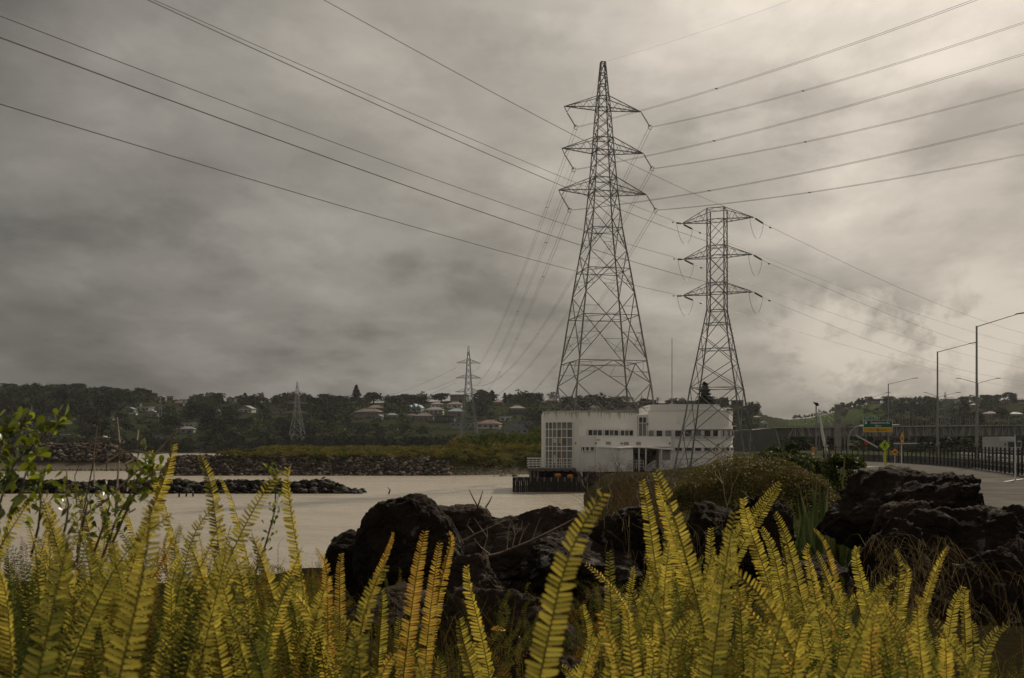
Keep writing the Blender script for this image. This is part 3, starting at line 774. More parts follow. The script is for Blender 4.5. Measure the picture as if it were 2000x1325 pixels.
# algae runs below the coping: thin stains as their own skin 6 mm proud
for _ in range(34):
    px = R.uniform(1064, 1240); l = R.uniform(.25, 1.3); p, n_, t_ = fac(px, .012); w = R.uniform(.03, .12)
    if _ % 2: continue
st = mb(mat('algae_streak', (.34, .35, .28), (.44, .44, .38), 6, .95))
for _ in range(40):
    px = R.choice([R.uniform(1062, 1126), R.uniform(1100, 1175), R.uniform(1134, 1238)]); l = R.uniform(.2, 1.1); p, n_, t_ = fac(px, .006); w = R.uniform(.03, .10)
    a, b_ = p - t_ * w, p + t_ * w; a.z = b_.z = ztop - .01; c_ = p.copy(); c_.z = ztop - l; d2 = c_ + n_ * .004
    st.add([a, b_, c_, a + n_ * .004, b_ + n_ * .004, d2], [(0, 2, 1), (3, 4, 5), (0, 1, 4, 3), (1, 2, 5, 4), (2, 0, 3, 5)])
tag(bpart(st, 'algae_streaks'), kind='stuff')


def window(px0, px1, py0, py1, glass=None, cols=1, rows=1, out=.0, frame=.07, plan=PLAN, d=111, blind=None, sub=()):
    """frame stands proud of the wall, pane sits back inside it"""
    z0, z1 = zz(py1, d), zz(py0, d); a, n_, _ = fac(px0 + .2, out, plan); b_, _, _ = fac(px1 - .2, out, plan); t_ = (b_ - a); t_.z = 0; L = t_.length; t_.normalize(); n_ = Vector((t_.y, -t_.x, 0))
    rz = math.atan2(t_.y, t_.x); c = (a + b_) / 2
    fr = mb(FRAME)
    for z in (z0 - frame / 2, z1 + frame / 2): fr.box((c.x + n_.x * .085, c.y + n_.y * .085, z), (L + frame * 2, .14, frame), rz)
    for k in range(cols + 1):
        q = a + t_ * L * k / cols; fr.box((q.x + n_.x * .083, q.y + n_.y * .083, (z0 + z1) / 2), (frame if k in (0, cols) else frame * .8, .13, z1 - z0), rz)
    for k in range(1, rows):
        fr.box((c.x + n_.x * .081, c.y + n_.y * .081, z0 + (z1 - z0) * k / rows), (L, .12, frame * .8), rz)
    w = bpart(fr, 'window')
    for i in range(cols):
        for j in range(rows):
            q = a + t_ * L * (i + .5) / cols; h = (z1 - z0) / rows
            g = glass if not isinstance(glass, (list, tuple)) else glass[(i + j * cols) % len(glass)]
            o = mb(g or GLASS).box((q.x + n_.x * .05, q.y + n_.y * .05, z0 + h * (j + .5)), (L / cols - .03, .03, h - .03), rz); bpart(o, 'pane', w)
    return w


# curtain wall on the water side: six columns, five uneven rows
cx = [1065.8, 1072, 1079.5, 1088, 1097.2, 1107.8, 1118.8]; ry = [824.8, 838.8, 855.2, 872.2, 880.8, 914.8]
a, n_, t_ = fac(1066); b_ = fac(1118.8)[0]; rz = math.atan2((b_ - a).y, (b_ - a).x); fr = mb(FRAME)
for q in ry: c = (a + b_) / 2; fr.box((c.x + n_.x * .05, c.y + n_.y * .05, zz(q, 109.4)), ((b_ - a).length + .1, .18, .085), rz)
for q in cx:
    p = fac(q, .048)[0]; fr.box((p.x, p.y, (zz(914.8, 109.4) + zz(824.8, 109.4)) / 2), (.075, .17, zz(824.8, 109.4) - zz(914.8, 109.4)), rz)
cw = bpart(fr, 'window')
GY = mat('room_glass_grey', (.13, .14, .125), (.20, .205, .18), .5, .15, spec=.6); GB = mat('room_glass_dim', (.08, .085, .08), (.13, .13, .12), .6, .12, spec=.6)
for i in range(6):
    for j in range(5):
        p, n2, _ = fac((cx[i] + cx[i + 1]) / 2, .012); za, zb = zz(ry[j + 1], 109.4), zz(ry[j], 109.4); w_ = (fac(cx[i + 1])[0] - fac(cx[i])[0]).length
        bpart(mb(R.choice([GY, GB, GY])).box((p.x, p.y, (za + zb) / 2), (w_ - .08, .03, zb - za - .08), rz), 'pane', cw)
# things seen behind the glass: a white notice, yellow balloon, orange curtain
for px, py, w_, h_, c_ in ((1083.5, 861, .33, .45, (.55, .55, .52)), (1093.5, 861.5, .27, .5, (.5, .32, .08)), (1094.5, 893, .24, 1.2, (.30, .12, .05)), (1083.5, 897, .2, .9, (.36, .22, .10))):
    p = fac(px, .032)[0]; bpart(mb(mat('notice_%d' % int(px * 10), c_, rough=.7)).box((p.x, p.y, zz(py, 109.4)), (w_, .012, h_), rz), 'notice', cw)
p = fac(1124.3, .02)[0]; bpart(mb(RED).box((p.x, p.y, zz(866, 108.5)), (.16, .04, .2), rz), 'alarm_box')
# ribbon windows
for g0 in (1146.5, 1178, 1208.3):
    window(g0, g0 + 28 - (2 if g0 > 1200 else 0), 840.5, 851, [GLASS, GB, GLASS], 3, d=109.8, out=.11)
window(1246.6, 1262.2, 815.5, 852, [GY, GY, GLASS, GLASS][0:2], 2, 1, d=112.5); w = window(1246.6, 1262.2, 815.5, 826, GLASS, 2, 1, out=.03, d=112.5)
UP = [(1267, 1278.5, GLASS2), (1282, 1295, GLASS), (1299, 1313.5, GLASS2), (1318, 1332.5, GLASS), (1337, 1352, GLASS), (1356.5, 1370, GLASS2), (1374, 1387.5, GLASS), (1390.5, 1401.5, GLASSR), (1408.5, 1413, GLASS), (1417, 1424, GLASS2), (1425.5, 1430.5, GLASSR)]
for a_, b2, g in UP: window(a_, b2, 841, 853, g, 1, d=111.4, out=.05)
for a_, b2, g in [(1318, 1333, GLASS), (1337, 1352, GLASS), (1356.5, 1370, GLASSR), (1374, 1388, GLASS), (1390.5, 1402, GLASS), (1408.5, 1413, GLASS), (1416, 1423.5, GLASSR), (1425, 1430.5, GLASS)]: window(a_, b2, 875, 881, g, 1, d=111.4)
bpart(sweep(mb(WALLG), right, 0, .035, zz(855.5, 111.3) - .05, zz(855.5, 111.3)), 'string_course')
# long lightly curved band above the entrance, canopy, annex
AN = [(1131, 107.9), (1163, 107.2), (1190, 107.6), (1220, 108.4), (1250, 109.2), (1285, 109.6), (1312, 110.0)]
a = [fac(px, 0, AN)[0] for px in (1163.3, 1190, 1220, 1250, 1285, 1311)]
bpart(mb(WALL).prism([(p.x, p.y) for p in a] + [(a[-1].x, 114.5), (a[0].x, 114.5)], zz(873, 108.5), zz(852.6, 108.5)), 'band_wall')
a = [fac(px, 0, AN)[0] for px in (1134, 1163)]
bpart(mb(WALLG).prism([(p.x, p.y) for p in a] + [(a[-1].x, 112), (a[0].x, 112)], 2.05, zz(851.5, 107.6)), 'annex_wall')
window(1135, 1143, 873.5, 880.5, GLASS, 1, plan=AN, d=107.6); window(1144.5, 1151.6, 873.5, 880.5, GLASS, 1, plan=AN, d=107.6); window(1153.5, 1161.5, 873.5, 880.5, GLASS, 1, plan=AN, d=107.6)
a = [fac(px, .9, AN)[0] for px in (1163.3, 1190, 1202)]; a[0].x = fac(1163, 0, AN)[0].x + .01; bpart(mb(WALLG).prism([(p.x, p.y) for p in a] + [(a[-1].x, 110), (a[0].x, 110)], 2.05, zz(873.4, 106.6)), 'annex_wall')
a = [fac(px, .9, AN)[0] for px in (1202.2, 1228)]; bpart(mb(WALL).prism([(p.x, p.y) for p in a] + [(a[-1].x, 111), (a[0].x, 111)], 2.05, zz(873.4, 106.6)), 'annex_wall')
a = [fac(px, .3, AN)[0] for px in (1285.5, 1312)]; bpart(mb(WALL).prism([(p.x, p.y) for p in a] + [(a[-1].x, 112), (a[0].x, 112)], 2.05, zz(876.6, 109.4)), 'annex_wall')
PG = mat('grey_board', (.28, .28, .26), (.33, .32, .30), 1, .8)
p, n_, t_ = fac(1297.5, .33, AN); bpart(mb(PG).box((p.x, p.y, zz(889, 109.4)), (1.15, .05, 1.1), math.atan2(t_.y, t_.x)), 'shutter_panel')
bpart(mb(CONCD).box((fac(1257, 0, AN)[0].x, 112.3, 3.0), (3.3, .1, 1.9)), 'porch_back_wall')
bpart(mb(GLASS).box((fac(1279, 0, AN)[0].x, 112.2, 3.15), (.9, .05, 2.1)), 'door')
# canopy roof with fascia, stepping down to the right
CAN = [(1163, 873, .95), (1200, 875, 1.1), (1232, 873.6, 1.1), (1262, 874.6, 1.1), (1285, 876.6, 1.0), (1311, 878, .9)]
m = mb(WALL)
for (pa, ya, oa), (pb2, yb, ob) in zip(CAN[:-1], CAN[1:]):
    p1, p2 = fac(pa, oa, AN)[0], fac(pb2, ob, AN)[0]; q1, q2 = fac(pa, -.1, AN)[0], fac(pb2, -.1, AN)[0]; za, zb = zz(ya, 107.6), zz(yb, 107.6)
    vs = [(p1.x, p1.y, za - .07), (p2.x, p2.y, zb - .07), (q2.x, q2.y, zb + .02), (q1.x, q1.y, za + .02), (p1.x, p1.y, za + .05), (p2.x, p2.y, zb + .05), (q2.x, q2.y, zb + .14), (q1.x, q1.y, za + .14)]
    m.add(vs, [(0, 3, 2, 1), (4, 5, 6, 7), (0, 1, 5, 4), (1, 2, 6, 5), (2, 3, 7, 6), (3, 0, 4, 7)])
bpart(m, 'canopy_roof')
for px in (1238.5, 1255.5, 1285): p = fac(px, 1.0, AN)[0]; bpart(mb(FRAME).box((p.x, p.y, (2.05 + zz(875, 107.6)) / 2), (.13, .13, zz(875, 107.6) - 2.05)), 'post')
for px, py, c_ in ((1163.5, 866, BLACK), (1213.7, 866.5, BLACK), (1307.5, 866.3, RUST), (1264.2, 827.4, BLACK), (1401.5, 869, BLACK)):
    p = fac(px, .1, PLAN if px in (1264.2, 1401.5) else AN)[0]; bpart(mb(c_).box((p.x, p.y, zz(py, 109)), (.13, .16, .2)), 'wall_light')
for px, py, w_ in ((1188, 866, .55), (1223, 866.5, .6), (1247, 866.5, .6)):
    p, n_, t_ = fac(px, .02, AN); bpart(mb(PG).box((p.x, p.y, zz(py, 108)), (w_, .04, .32), math.atan2(t_.y, t_.x)), 'vent_cover')
p, n_, t_ = fac(1168, .02, AN)     # street number
nb = mb(BLACK)
for k, x0 in enumerate((-.18, 0, .16)): nb.box((p.x + x0, p.y - .02, zz(858.5, 108)), (.09, .02, .03)); nb.box((p.x + x0 + .03, p.y - .02, zz(858.5, 108) - .04), (.03, .02, .15)); nb.box((p.x + x0 - .01, p.y - .02, zz(858.5, 108) - .11), (.08, .02, .03))
bpart(nb, 'house_number')
# downpipe, small brackets and the vent box at the right corner
p = fac(1134.3, .3)[0]; bpart(mb(FRAME).box((p.x, 107.4, 3.6), (.07, .07, 3.0)), 'downpipe')
p = fac(1428, .25)[0]; bpart(mb(RUST).box((p.x, p.y, zz(827.5, 113)), (.3, .3, .42)).m(WALL).box((p.x, p.y, zz(832, 113)), (.5, .5, .07)), 'wall_box')
# mast on the roof and clutter of roof frames at the pylon's foot
tag(mb(POLE).tube([(0, 0, 0), (0, 0, 7.7)], .055, 8, .03).tube([(0, 0, 0), (0, 0, .35)], .10, 8).obj('roof_mast'), 'thin tall mast standing on the roof of the white building', 'mast').location = (at(1312.5, 0, 114).x, 114, zr)
tr = thing('roof_rail', (at(1150, 0, 113).x, 113, ztop + .1), 'low rusty rail and loose steel frames on the flat roof', 'railing')
o = Vector(tr.location)
for a_, b2 in (((1069, 806), (1069, 788)), ((1069, 790), (1084, 806)), ((1085, 798), (1268, 797)), ((1085, 802), (1240, 801)), ((1125, 789), (1139, 799)), ((1179, 803), (1192, 792)), ((1192, 792), (1208, 804)), ((1228, 795), (1240, 803)), ((1250, 792), (1266, 806)), ((1160, 790), (1176, 806)), ((1084, 785), (1092, 797)), ((1217, 806), (1228, 795)), ((1095, 806), (1108, 791)), ((1108, 791), (1124, 806))):
    bar(tr, 'rail', at(*a_, 114.5), at(*b2, 114.5), .07, RUST if R.random() < .3 else STEEL, o)

# ------------------------------------------------------------------ deck, steps, bulkhead
DK = thing('timber_deck', (at(1090, 0, 106).x, 106, 2.2), 'grey timber deck with white railing on piles beside the glazed wall', 'deck'); DO = Vector(DK.location)


def dpart(m, name, parent=None): m.v = [(a - DO.x, b_ - DO.y, c_ - DO.z) for a, b_, c_ in m.v]; return link(name, m.mesh(name), parent or DK)


x0, x1 = at(1031, 0, 106).x, at(1124, 0, 106).x; zd = zz(914.5, 105)
n = 30
for k in range(n): dpart(mb(CONC).box((x0 + (x1 - x0) * (k + .5) / n, 107.6, zd - .03 + R.uniform(-.006, .006)), ((x1 - x0) / n - .02, 4.6, .05)), 'plank')
dpart(mb(CONCD).box(((x0 + x1) / 2, 105.35, zd - .16), (x1 - x0, .12, .22)), 'edge_beam')
for k in range(13):
    x = x0 + .1 + (x1 - x0 - .2) * k / 12; dpart(mb(RAIL).box((x, 105.4, zd + .5), (.05, .05, 1.0)), 'post')
for h in (.33, .62, 1.0): dpart(mb(RAIL).box(((x0 + x1) / 2, 105.4, zd + h), (x1 - x0, .05, .06)), 'rail')
for h in (.2, .45, .72, 1.0): dpart(mb(RAIL).box((x0, 107.5, zd + h), (.05, 4.2, .09)), 'rail'); dpart(mb(RAIL).box((x0 + .8, 109.4, zd + h), (1.7, .04, .09)), 'rail')
for px in (1036, 1044, 1051, 1066, 1082, 1098, 1114): dpart(mb(PALET if px < 1055 else DARKT).tube([(at(px, 0, 106).x, 106.2, -.5), (at(px, 0, 106).x, 106.2, zd - .08)], .13, 7), 'pile')
dpart(mb(DARKT).box(((x0 + x1) / 2 + .3, 108.4, 1.2), (x1 - x0 - .3, .1, 1.7)), 'back_board')
fl = mb(mat('orange_float', (.45, .17, .02), rough=.5))
for i, (px, py) in enumerate(((1089.5, 929), (1113.5, 931))):
    f_ = mb(mat('orange_float', (.45, .17, .02), rough=.5)); c_ = at(px, py, 105)
    f_.tube([(-.32, 0, 0), (-.22, 0, 0), (.22, 0, 0), (.32, 0, 0)], [.12, .22, .22, .12], 9); o = f_.obj('float'); o.location = c_
    tag(o, ('orange float under the middle of the timber deck', 'orange float under the deck near the steps')[i], 'float', 'floats under the deck')
# steps down from the deck
stp = thing('deck_steps', (at(1131, 0, 106).x, 106, 1.2), 'steep steps with white handrails going down from the deck', 'steps'); o = Vector(stp.location)
a_, b2 = at(1120, 915, 105.6), at(1137, 932, 105.6)
for dy in (0, 1.1):
    for h in (.95, .6, .3): bar(stp, 'handrail', a_ + Vector((0, dy, h)), b2 + Vector((0, dy, h)), .06, RAIL, o)
    bar(stp, 'post', b2 + Vector((0, dy, 0)), b2 + Vector((0, dy, .98)), .06, RAIL, o); bar(stp, 'stringer', a_ + Vector((0, dy, -.1)), b2 + Vector((0, dy, -.1)), .16, CONCD, o)
for k in range(6): c_ = a_.lerp(b2, (k + .5) / 6) - o; mb(CONC).box((c_.x, c_.y + .55, c_.z), (.26, 1.05, .04)).obj('tread', stp)
st2 = thing('entrance_steps', (at(1278, 0, 108).x, 107, 1.6), 'short steps with white handrail at the recessed entrance', 'steps'); o = Vector(st2.location)
a_, b2 = at(1281, 917, 107.5), at(1262, 931, 107.5)
for dy in (0, 1.2):
    for h in (.95, .6, .3): bar(st2, 'handrail', a_ + Vector((0, dy, h)), b2 + Vector((0, dy, h)), .06, RAIL, o)
    for q in (a_, b2): bar(st2, 'post', q + Vector((0, dy, 0)), q + Vector((0, dy, .98)), .06, RAIL, o)
for k in range(5): c_ = a_.lerp(b2, (k + .5) / 5) - o; mb(CONC).box((c_.x, c_.y + .6, c_.z - .05), (.3, 1.15, .05)).obj('tread', st2)
rl = thing('entrance_railing', (at(1245, 0, 108).x, 107, 2.05), 'white railing across the porch beside the entrance posts', 'railing'); o = Vector(rl.location)
for h in (.3, .6, .95): bar(rl, 'rail', at(1229, 917, 107.5) + Vector((0, 0, h)), at(1257, 917, 107.5) + Vector((0, 0, h)), .05, RAIL, o)
for px in (1229, 1236, 1243, 1250, 1257): bar(rl, 'post', at(px, 917, 107.5), at(px, 917, 107.5) + Vector((0, 0, .95)), .05, RAIL, o)
bpart(mb(CONC).box((at(1244, 0, 109).x, 109.5, 1.95), (4.2, 5.0, .16)), 'porch_floor')
# bulkhead
BK = thing('timber_bulkhead', (at(1075, 0, 104).x, 104.5, 0), 'dark wet timber bulkhead standing in the water below the deck', 'bulkhead'); o = Vector(BK.location)
xa, xb = at(1003, 0, 104).x, at(1150, 0, 104).x; n = 38
for k in range(n):
    x = xa + (xb - xa) * (k + .5) / n - o.x; mb(DARKT).box((x, R.uniform(-.04, .04), .45), ((xb - xa) / n - .02, .2, 2.1 + R.uniform(-.04, .04))).obj('plank', BK)
mb(DARKT).box(((xa + xb) / 2 - o.x, -.16, 1.3), (xb - xa, .12, .2)).obj('waler', BK); mb(DARKT).box(((xa + xb) / 2 - o.x, -.16, .55), (xb - xa, .12, .2)).obj('waler', BK)
mb(DARKT).box((xa - o.x, 2.6, .45), (.2, 5.4, 2.05)).obj('return_wall', BK); mb(DARKT).box(((xa + xb) / 2 - o.x, 2.7, 1.35), (xb - xa - .3, 5, .12)).obj('fill_deck', BK)
for k in range(11): x = xa + (xb - xa) * (k + .5) / 11 - o.x; mb(DARKT).tube([(x, -.3, -.6), (x, -.3, 1.45)], .14, 7).m(PALET).tube([(x, -.36, 1.12), (x, -.36, 1.52)], .09, 6).obj('pile', BK)

# ------------------------------------------------------------------ street lamps


def lamp_single(px, pyt, pyb_arm, dpx, d, label, zb=2.95):
    x = at(px, 0, d).x; zt = zz(pyt, d); ex = at(px + dpx, 0, d).x - x; ez = zz(pyb_arm, d) - zt; H = zt - zb
    L = thing('street_lamp', (x, d, zb), label, 'street lamp', 'lamps along the road')
    mb(POLE).tube([(0, 0, 0), (0, 0, H)], .125, 10, .075).obj('pole', L); mb(CONC).tube([(0, 0, 0), (0, 0, 2.0)], .17, 10, .17).m(POLE).box((0, 0, 2.05), (.42, .42, .1)).obj('base_sleeve', L)
    mb(POLE).tube([(-.02, 0, H - .06), (ex * .5, 0, H + ez * .52), (ex * .86, 0, H + ez * .93)], .05, 8, .04).obj('arm', L)
    mb(BLACK).add([(ex * .82, -.12, H + ez * .90), (ex * .82, .12, H + ez * .90), (ex * 1.06, .16, H + ez * 1.0), (ex * 1.06, -.16, H + ez * 1.0), (ex * .84, -.09, H + ez * .98), (ex * .84, .09, H + ez * .98), (ex * 1.04, .1, H + ez * 1.0 + .10), (ex * 1.04, -.1, H + ez * 1.0 + .10)],
                   [(0, 1, 2, 3), (4, 7, 6, 5), (0, 4, 5, 1), (1, 5, 6, 2), (2, 6, 7, 3), (3, 7, 4, 0)]).obj('lamp_head', L)
    return L


lamp_single(1907.5, 637, 612, 92, 87, 'tallest grey street lamp with a long arm reaching right')
lamp_single(1831, 687, 670, 74, 110.6, 'second tallest street lamp, its arm ending at the tallest pole')
lamp_single(1735, 750, 739, 55, 170, 'street lamp standing behind the right end of the green exit sign')
lamp_single(1691, 779, 767, 46, 227, 'street lamp standing behind the left end of the green exit sign')


def lamp_double(px, pyt, arm_l, arm_r, dy, d, label, zb=2.95):
    x = at(px, 0, d).x; zt = zz(pyt, d); H = zt - zb; L = thing('street_lamp', (x, d, zb), label, 'street lamp', 'double lamps beyond the fence')
    mb(POLE).tube([(0, 0, 0), (0, 0, H)], .12, 8, .07).obj('pole', L)
    for s in (arm_l, arm_r):
        e = at(px + s, 0, d).x - x; mb(POLE).tube([(0, 0, H), (e * .5, 0, H + dy * .6), (e * .85, 0, H + dy * .97)], .045, 6).obj('arm', L); mb(POLE).box((e * .93, 0, H + dy), (abs(e) * .2, .3, .1)).obj('lamp_head', L)


lamp_double(1910, 749, -41, 43, .85, 168, 'double armed lamp right behind the tallest street lamp')
lamp_double(1833, 776, -28, 42, 1.0, 215, 'double armed lamp behind the second tallest street lamp')
lamp_double(1970, 814, -42, 20, 1.3, 300, 'double armed lamp above the white truck', 3)
lamp_double(1776, 818, -30, 0.5, 1.6, 300, 'faint single armed lamp above the bridge beside the exit sign', 3)
# floodlight, plain poles
FLP = thing('floodlight_pole', (at(1594, 0, 80).x, 80, 2.9), 'slim grey pole with a black floodlight on top, left of the cable mast', 'floodlight'); H = zz(793, 80) - 2.9
mb(POLE).tube([(0, 0, 0), (0, 0, H)], .07, 8, .05).obj('pole', FLP); mb(BLACK).add([(-.22, -.14, .34), (.05, -.14, .02), (.20, -.14, .06), (.12, -.14, .28), (-.22, .14, .34), (.05, .14, .02), (.20, .14, .06), (.12, .14, .28)], [(0, 1, 2, 3), (4, 7, 6, 5), (0, 4, 5, 1), (1, 5, 6, 2), (2, 6, 7, 3), (3, 7, 4, 0)]).obj('floodlight_head', FLP).location = (0, 0, H - .05)
for px, pt, d, r, lb in ((1613, 815, 95, .06, 'plain grey pole just left of the wide concrete column'), (1650, 812, 190, .09, 'plain grey pole just right of the wide concrete column'), (1667, 812, 240, .09, 'thin grey pole between the column and the exit sign'),
                         (1789, 822, 260, .09, 'thin grey pole between the exit sign and the second tallest lamp'), (1774, 850, 200, .06, 'short thin pole beside the hump sign'), (1600, 848, 250, .12, 'short pale pole below the bridge girder')):
    tag(mb(POLE).tube([(0, 0, 0), (0, 0, zz(pt, d) - 2.9)], r, 7, r * .8).tube([(0, 0, 0), (0, 0, .3)], r * 1.8, 7).obj('pole'), lb, 'pole', 'plain poles by the road').location = (at(px, 0, d).x, d, 2.9)

# ------------------------------------------------------------------ concrete bridge
D0, D1 = 232.0, 240.0
RIB = mat('pale_rib_steel', (.26, .24, .22), (.20, .18, .165), 1, .8); RIB2 = mat('pale_rib_concrete', (.42, .40, .37), (.34, .32, .30), 1, .8)
BR = thing('concrete_bridge', (at(1780, 0, 236).x, 236, 2.9), 'long concrete road bridge with ribbed girder crossing behind the signs', 'bridge'); o = Vector(BR.location)
pa, pb_ = at(1512, 836, D0), at(2160, 830, D1); bot0, bot1 = zz(853.5, D0), zz(851, D1); N = 150


def BRp(u): p = pa.lerp(pb_, u); return p


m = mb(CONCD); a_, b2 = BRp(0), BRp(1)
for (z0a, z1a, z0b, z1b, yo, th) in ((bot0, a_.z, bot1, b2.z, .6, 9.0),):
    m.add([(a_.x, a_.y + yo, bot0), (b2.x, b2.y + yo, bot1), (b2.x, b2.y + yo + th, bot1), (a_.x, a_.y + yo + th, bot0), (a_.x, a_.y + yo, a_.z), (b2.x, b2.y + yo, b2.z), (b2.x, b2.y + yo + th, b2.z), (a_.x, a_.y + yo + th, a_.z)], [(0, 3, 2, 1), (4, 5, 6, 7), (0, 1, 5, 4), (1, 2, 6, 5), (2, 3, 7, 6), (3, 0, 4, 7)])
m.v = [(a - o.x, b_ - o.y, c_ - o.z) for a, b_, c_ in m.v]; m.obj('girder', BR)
m = mb(RIB2); m.beam(a_ - o + Vector((0, .2, .06)), b2 - o + Vector((0, .2, .06)), .9, .22); m.obj('deck_edge', BR); m = mb(RUST); m.beam(Vector((a_.x, a_.y + .3, bot0)) - o, Vector((b2.x, b2.y + .3, bot1)) - o, .5, .16); m.obj('bottom_flange', BR)
for k in range(N):
    u = (k + .5) / N; p = BRp(u); zb_ = bot0 + (bot1 - bot0) * u
    if p.x < at(1540, 0, D0).x: continue
    bar(BR, 'rib', Vector((p.x, p.y + .35, zb_ + .05)), Vector((p.x, p.y + .35, p.z - .05)), .26 if k % 4 else .42, RIB if k % 3 else RIB2, o)
    if k % 8 in (2, 3, 6):
        p2 = BRp((k + 2.5) / N); zs_ = (zb_ + .1, p.z - .1) if k % 16 < 8 else (p.z - .1, zb_ + .1)
        bar(BR, 'strut', Vector((p.x, p.y + .2, zs_[0])), Vector((p2.x, p2.y + .2, zs_[1])), .16, RIB2, o)
mb(CONCD).box((at(1536, 0, D0).x - o.x, -3.0, (bot0 + pa.z) / 2 - o.z), (3.4, .5, pa.z - bot0)).obj('end_panel', BR)
g = 0
for k in range(120):                      # upright safety screen posts, uneven as building work goes on
    px = 1568 + k * 4.4 + R.uniform(-.8, .8)
    if px > 2080 or (1700 > px and R.random() < .35) or R.random() < .25: continue
    hgt = R.choice([1.6, 1.9, 2.2, 2.3]); p = at(px, 832, 237); bar(BR, 'screen_post', p - Vector((0, 0, .2)), p + Vector((0, 0, hgt)), .10, POLE, o)
for px in (1700, 1810, 1905, 1990, 2080): mb(CONCD).box((at(px, 0, 238).x - o.x, 4, (bot0 + 2.6) / 2 - 2.9 + .3), (1.3, 3.5, bot0 - 2.6)).obj('pier', BR)
# abutment slab
p = [at(1470, 840, 205), at(1513, 836, 205), at(1529, 892, 205), at(1500, 897, 205), at(1470, 897, 205)]
tag(mb(CONCD).plate(p, (0, 1, 0), 20).m(CONC).beam(at(1513.5, 836, 204.9), at(1529.5, 892, 204.9), .25).obj('bridge_abutment', origin=(at(1500, 0, 205).x, 205, 2.9)), 'dark sloping concrete abutment at the left end of the bridge', 'abutment')
tag(mb(CONC).box((0, 0, 5.1), (.95, 1.4, 10.2)).m(WHITEL).box((0, 0, 10.28), (1.05, 1.5, .14)).obj('concrete_column'), 'wide bare concrete column with a white cap rising past the bridge', 'column').location = (at(1636.5, 0, 200).x, 200, 2.9 - .2)
# cable mast of the footbridge
MA = thing('cable_mast', (at(1608, 0, 215).x, 215, 2.9), 'leaning white mast with stay cables above the bridge', 'mast'); o = Vector(MA.location)
mb(RAIL).tube([at(1616, 892, 215) - o, at(1608, 856, 215) - o, at(1604, 832, 215) - o, at(1599, 799, 215) - o], [.42, .34, .28, .10], 8).obj('mast_post', MA)
for q in ((1632, 823), (1625, 830), (1594, 815)): bar(MA, 'stay_cable', at(1599.5, 801, 215), at(*q, 215), .12, RAIL, o)
bar(MA, 'strut', at(1608, 858, 215), at(1614, 870, 215), .2, RAIL, o); bar(MA, 'strut', at(1620, 872, 215), at(1609, 868, 215), .14, RAIL, o)
tag(mb(RAIL).beam((0, 0, 0), at(1714, 874, 170) - at(1673, 851, 170), .18).obj('boom_barrier', origin=(0, 0, 0)), 'sloping white beam beneath the bridge behind the small green sign', 'beam').location = at(1673, 851, 170)

# ------------------------------------------------------------------ lettering and signs


def text(parent, s, size, loc, material, rot=(math.pi / 2, 0, 0), name='lettering', bold=.0, sx=1.0):
    c = bpy.data.curves.new('t', 'FONT'); c.body = s; c.size = size; c.align_x = 'CENTER'; c.align_y = 'CENTER'; c.extrude = .004; c.offset = bold; c.resolution_u = 3
    o = bpy.data.objects.new('t', c); col.objects.link(o); bpy.context.view_layer.update()
    me = bpy.data.meshes.new_from_object(o.evaluated_get(bpy.context.evaluated_depsgraph_get())); bpy.data.objects.remove(o); bpy.data.curves.remove(c)
    me.materials.clear(); me.materials.append(material); o = link(name, me, parent); o.location = loc; o.rotation_euler = rot; o.scale = (sx, 1, 1); return o


def rrect(m, cx_, cz_, w, h, y, r, th, n=4):
    P = []
    for sx, sz, a0 in ((1, -1, -90), (1, 1, 0), (-1, 1, 90), (-1, -1, 180)):
        for k in range(n + 1): a = rad(a0 + 90 * k / n); P.append((cx_ + sx * (w / 2 - r) + r * math.cos(a), y, cz_ + sz * (h / 2 - r) + r * math.sin(a)))
    return m.plate(P, (0, 1, 0), th)


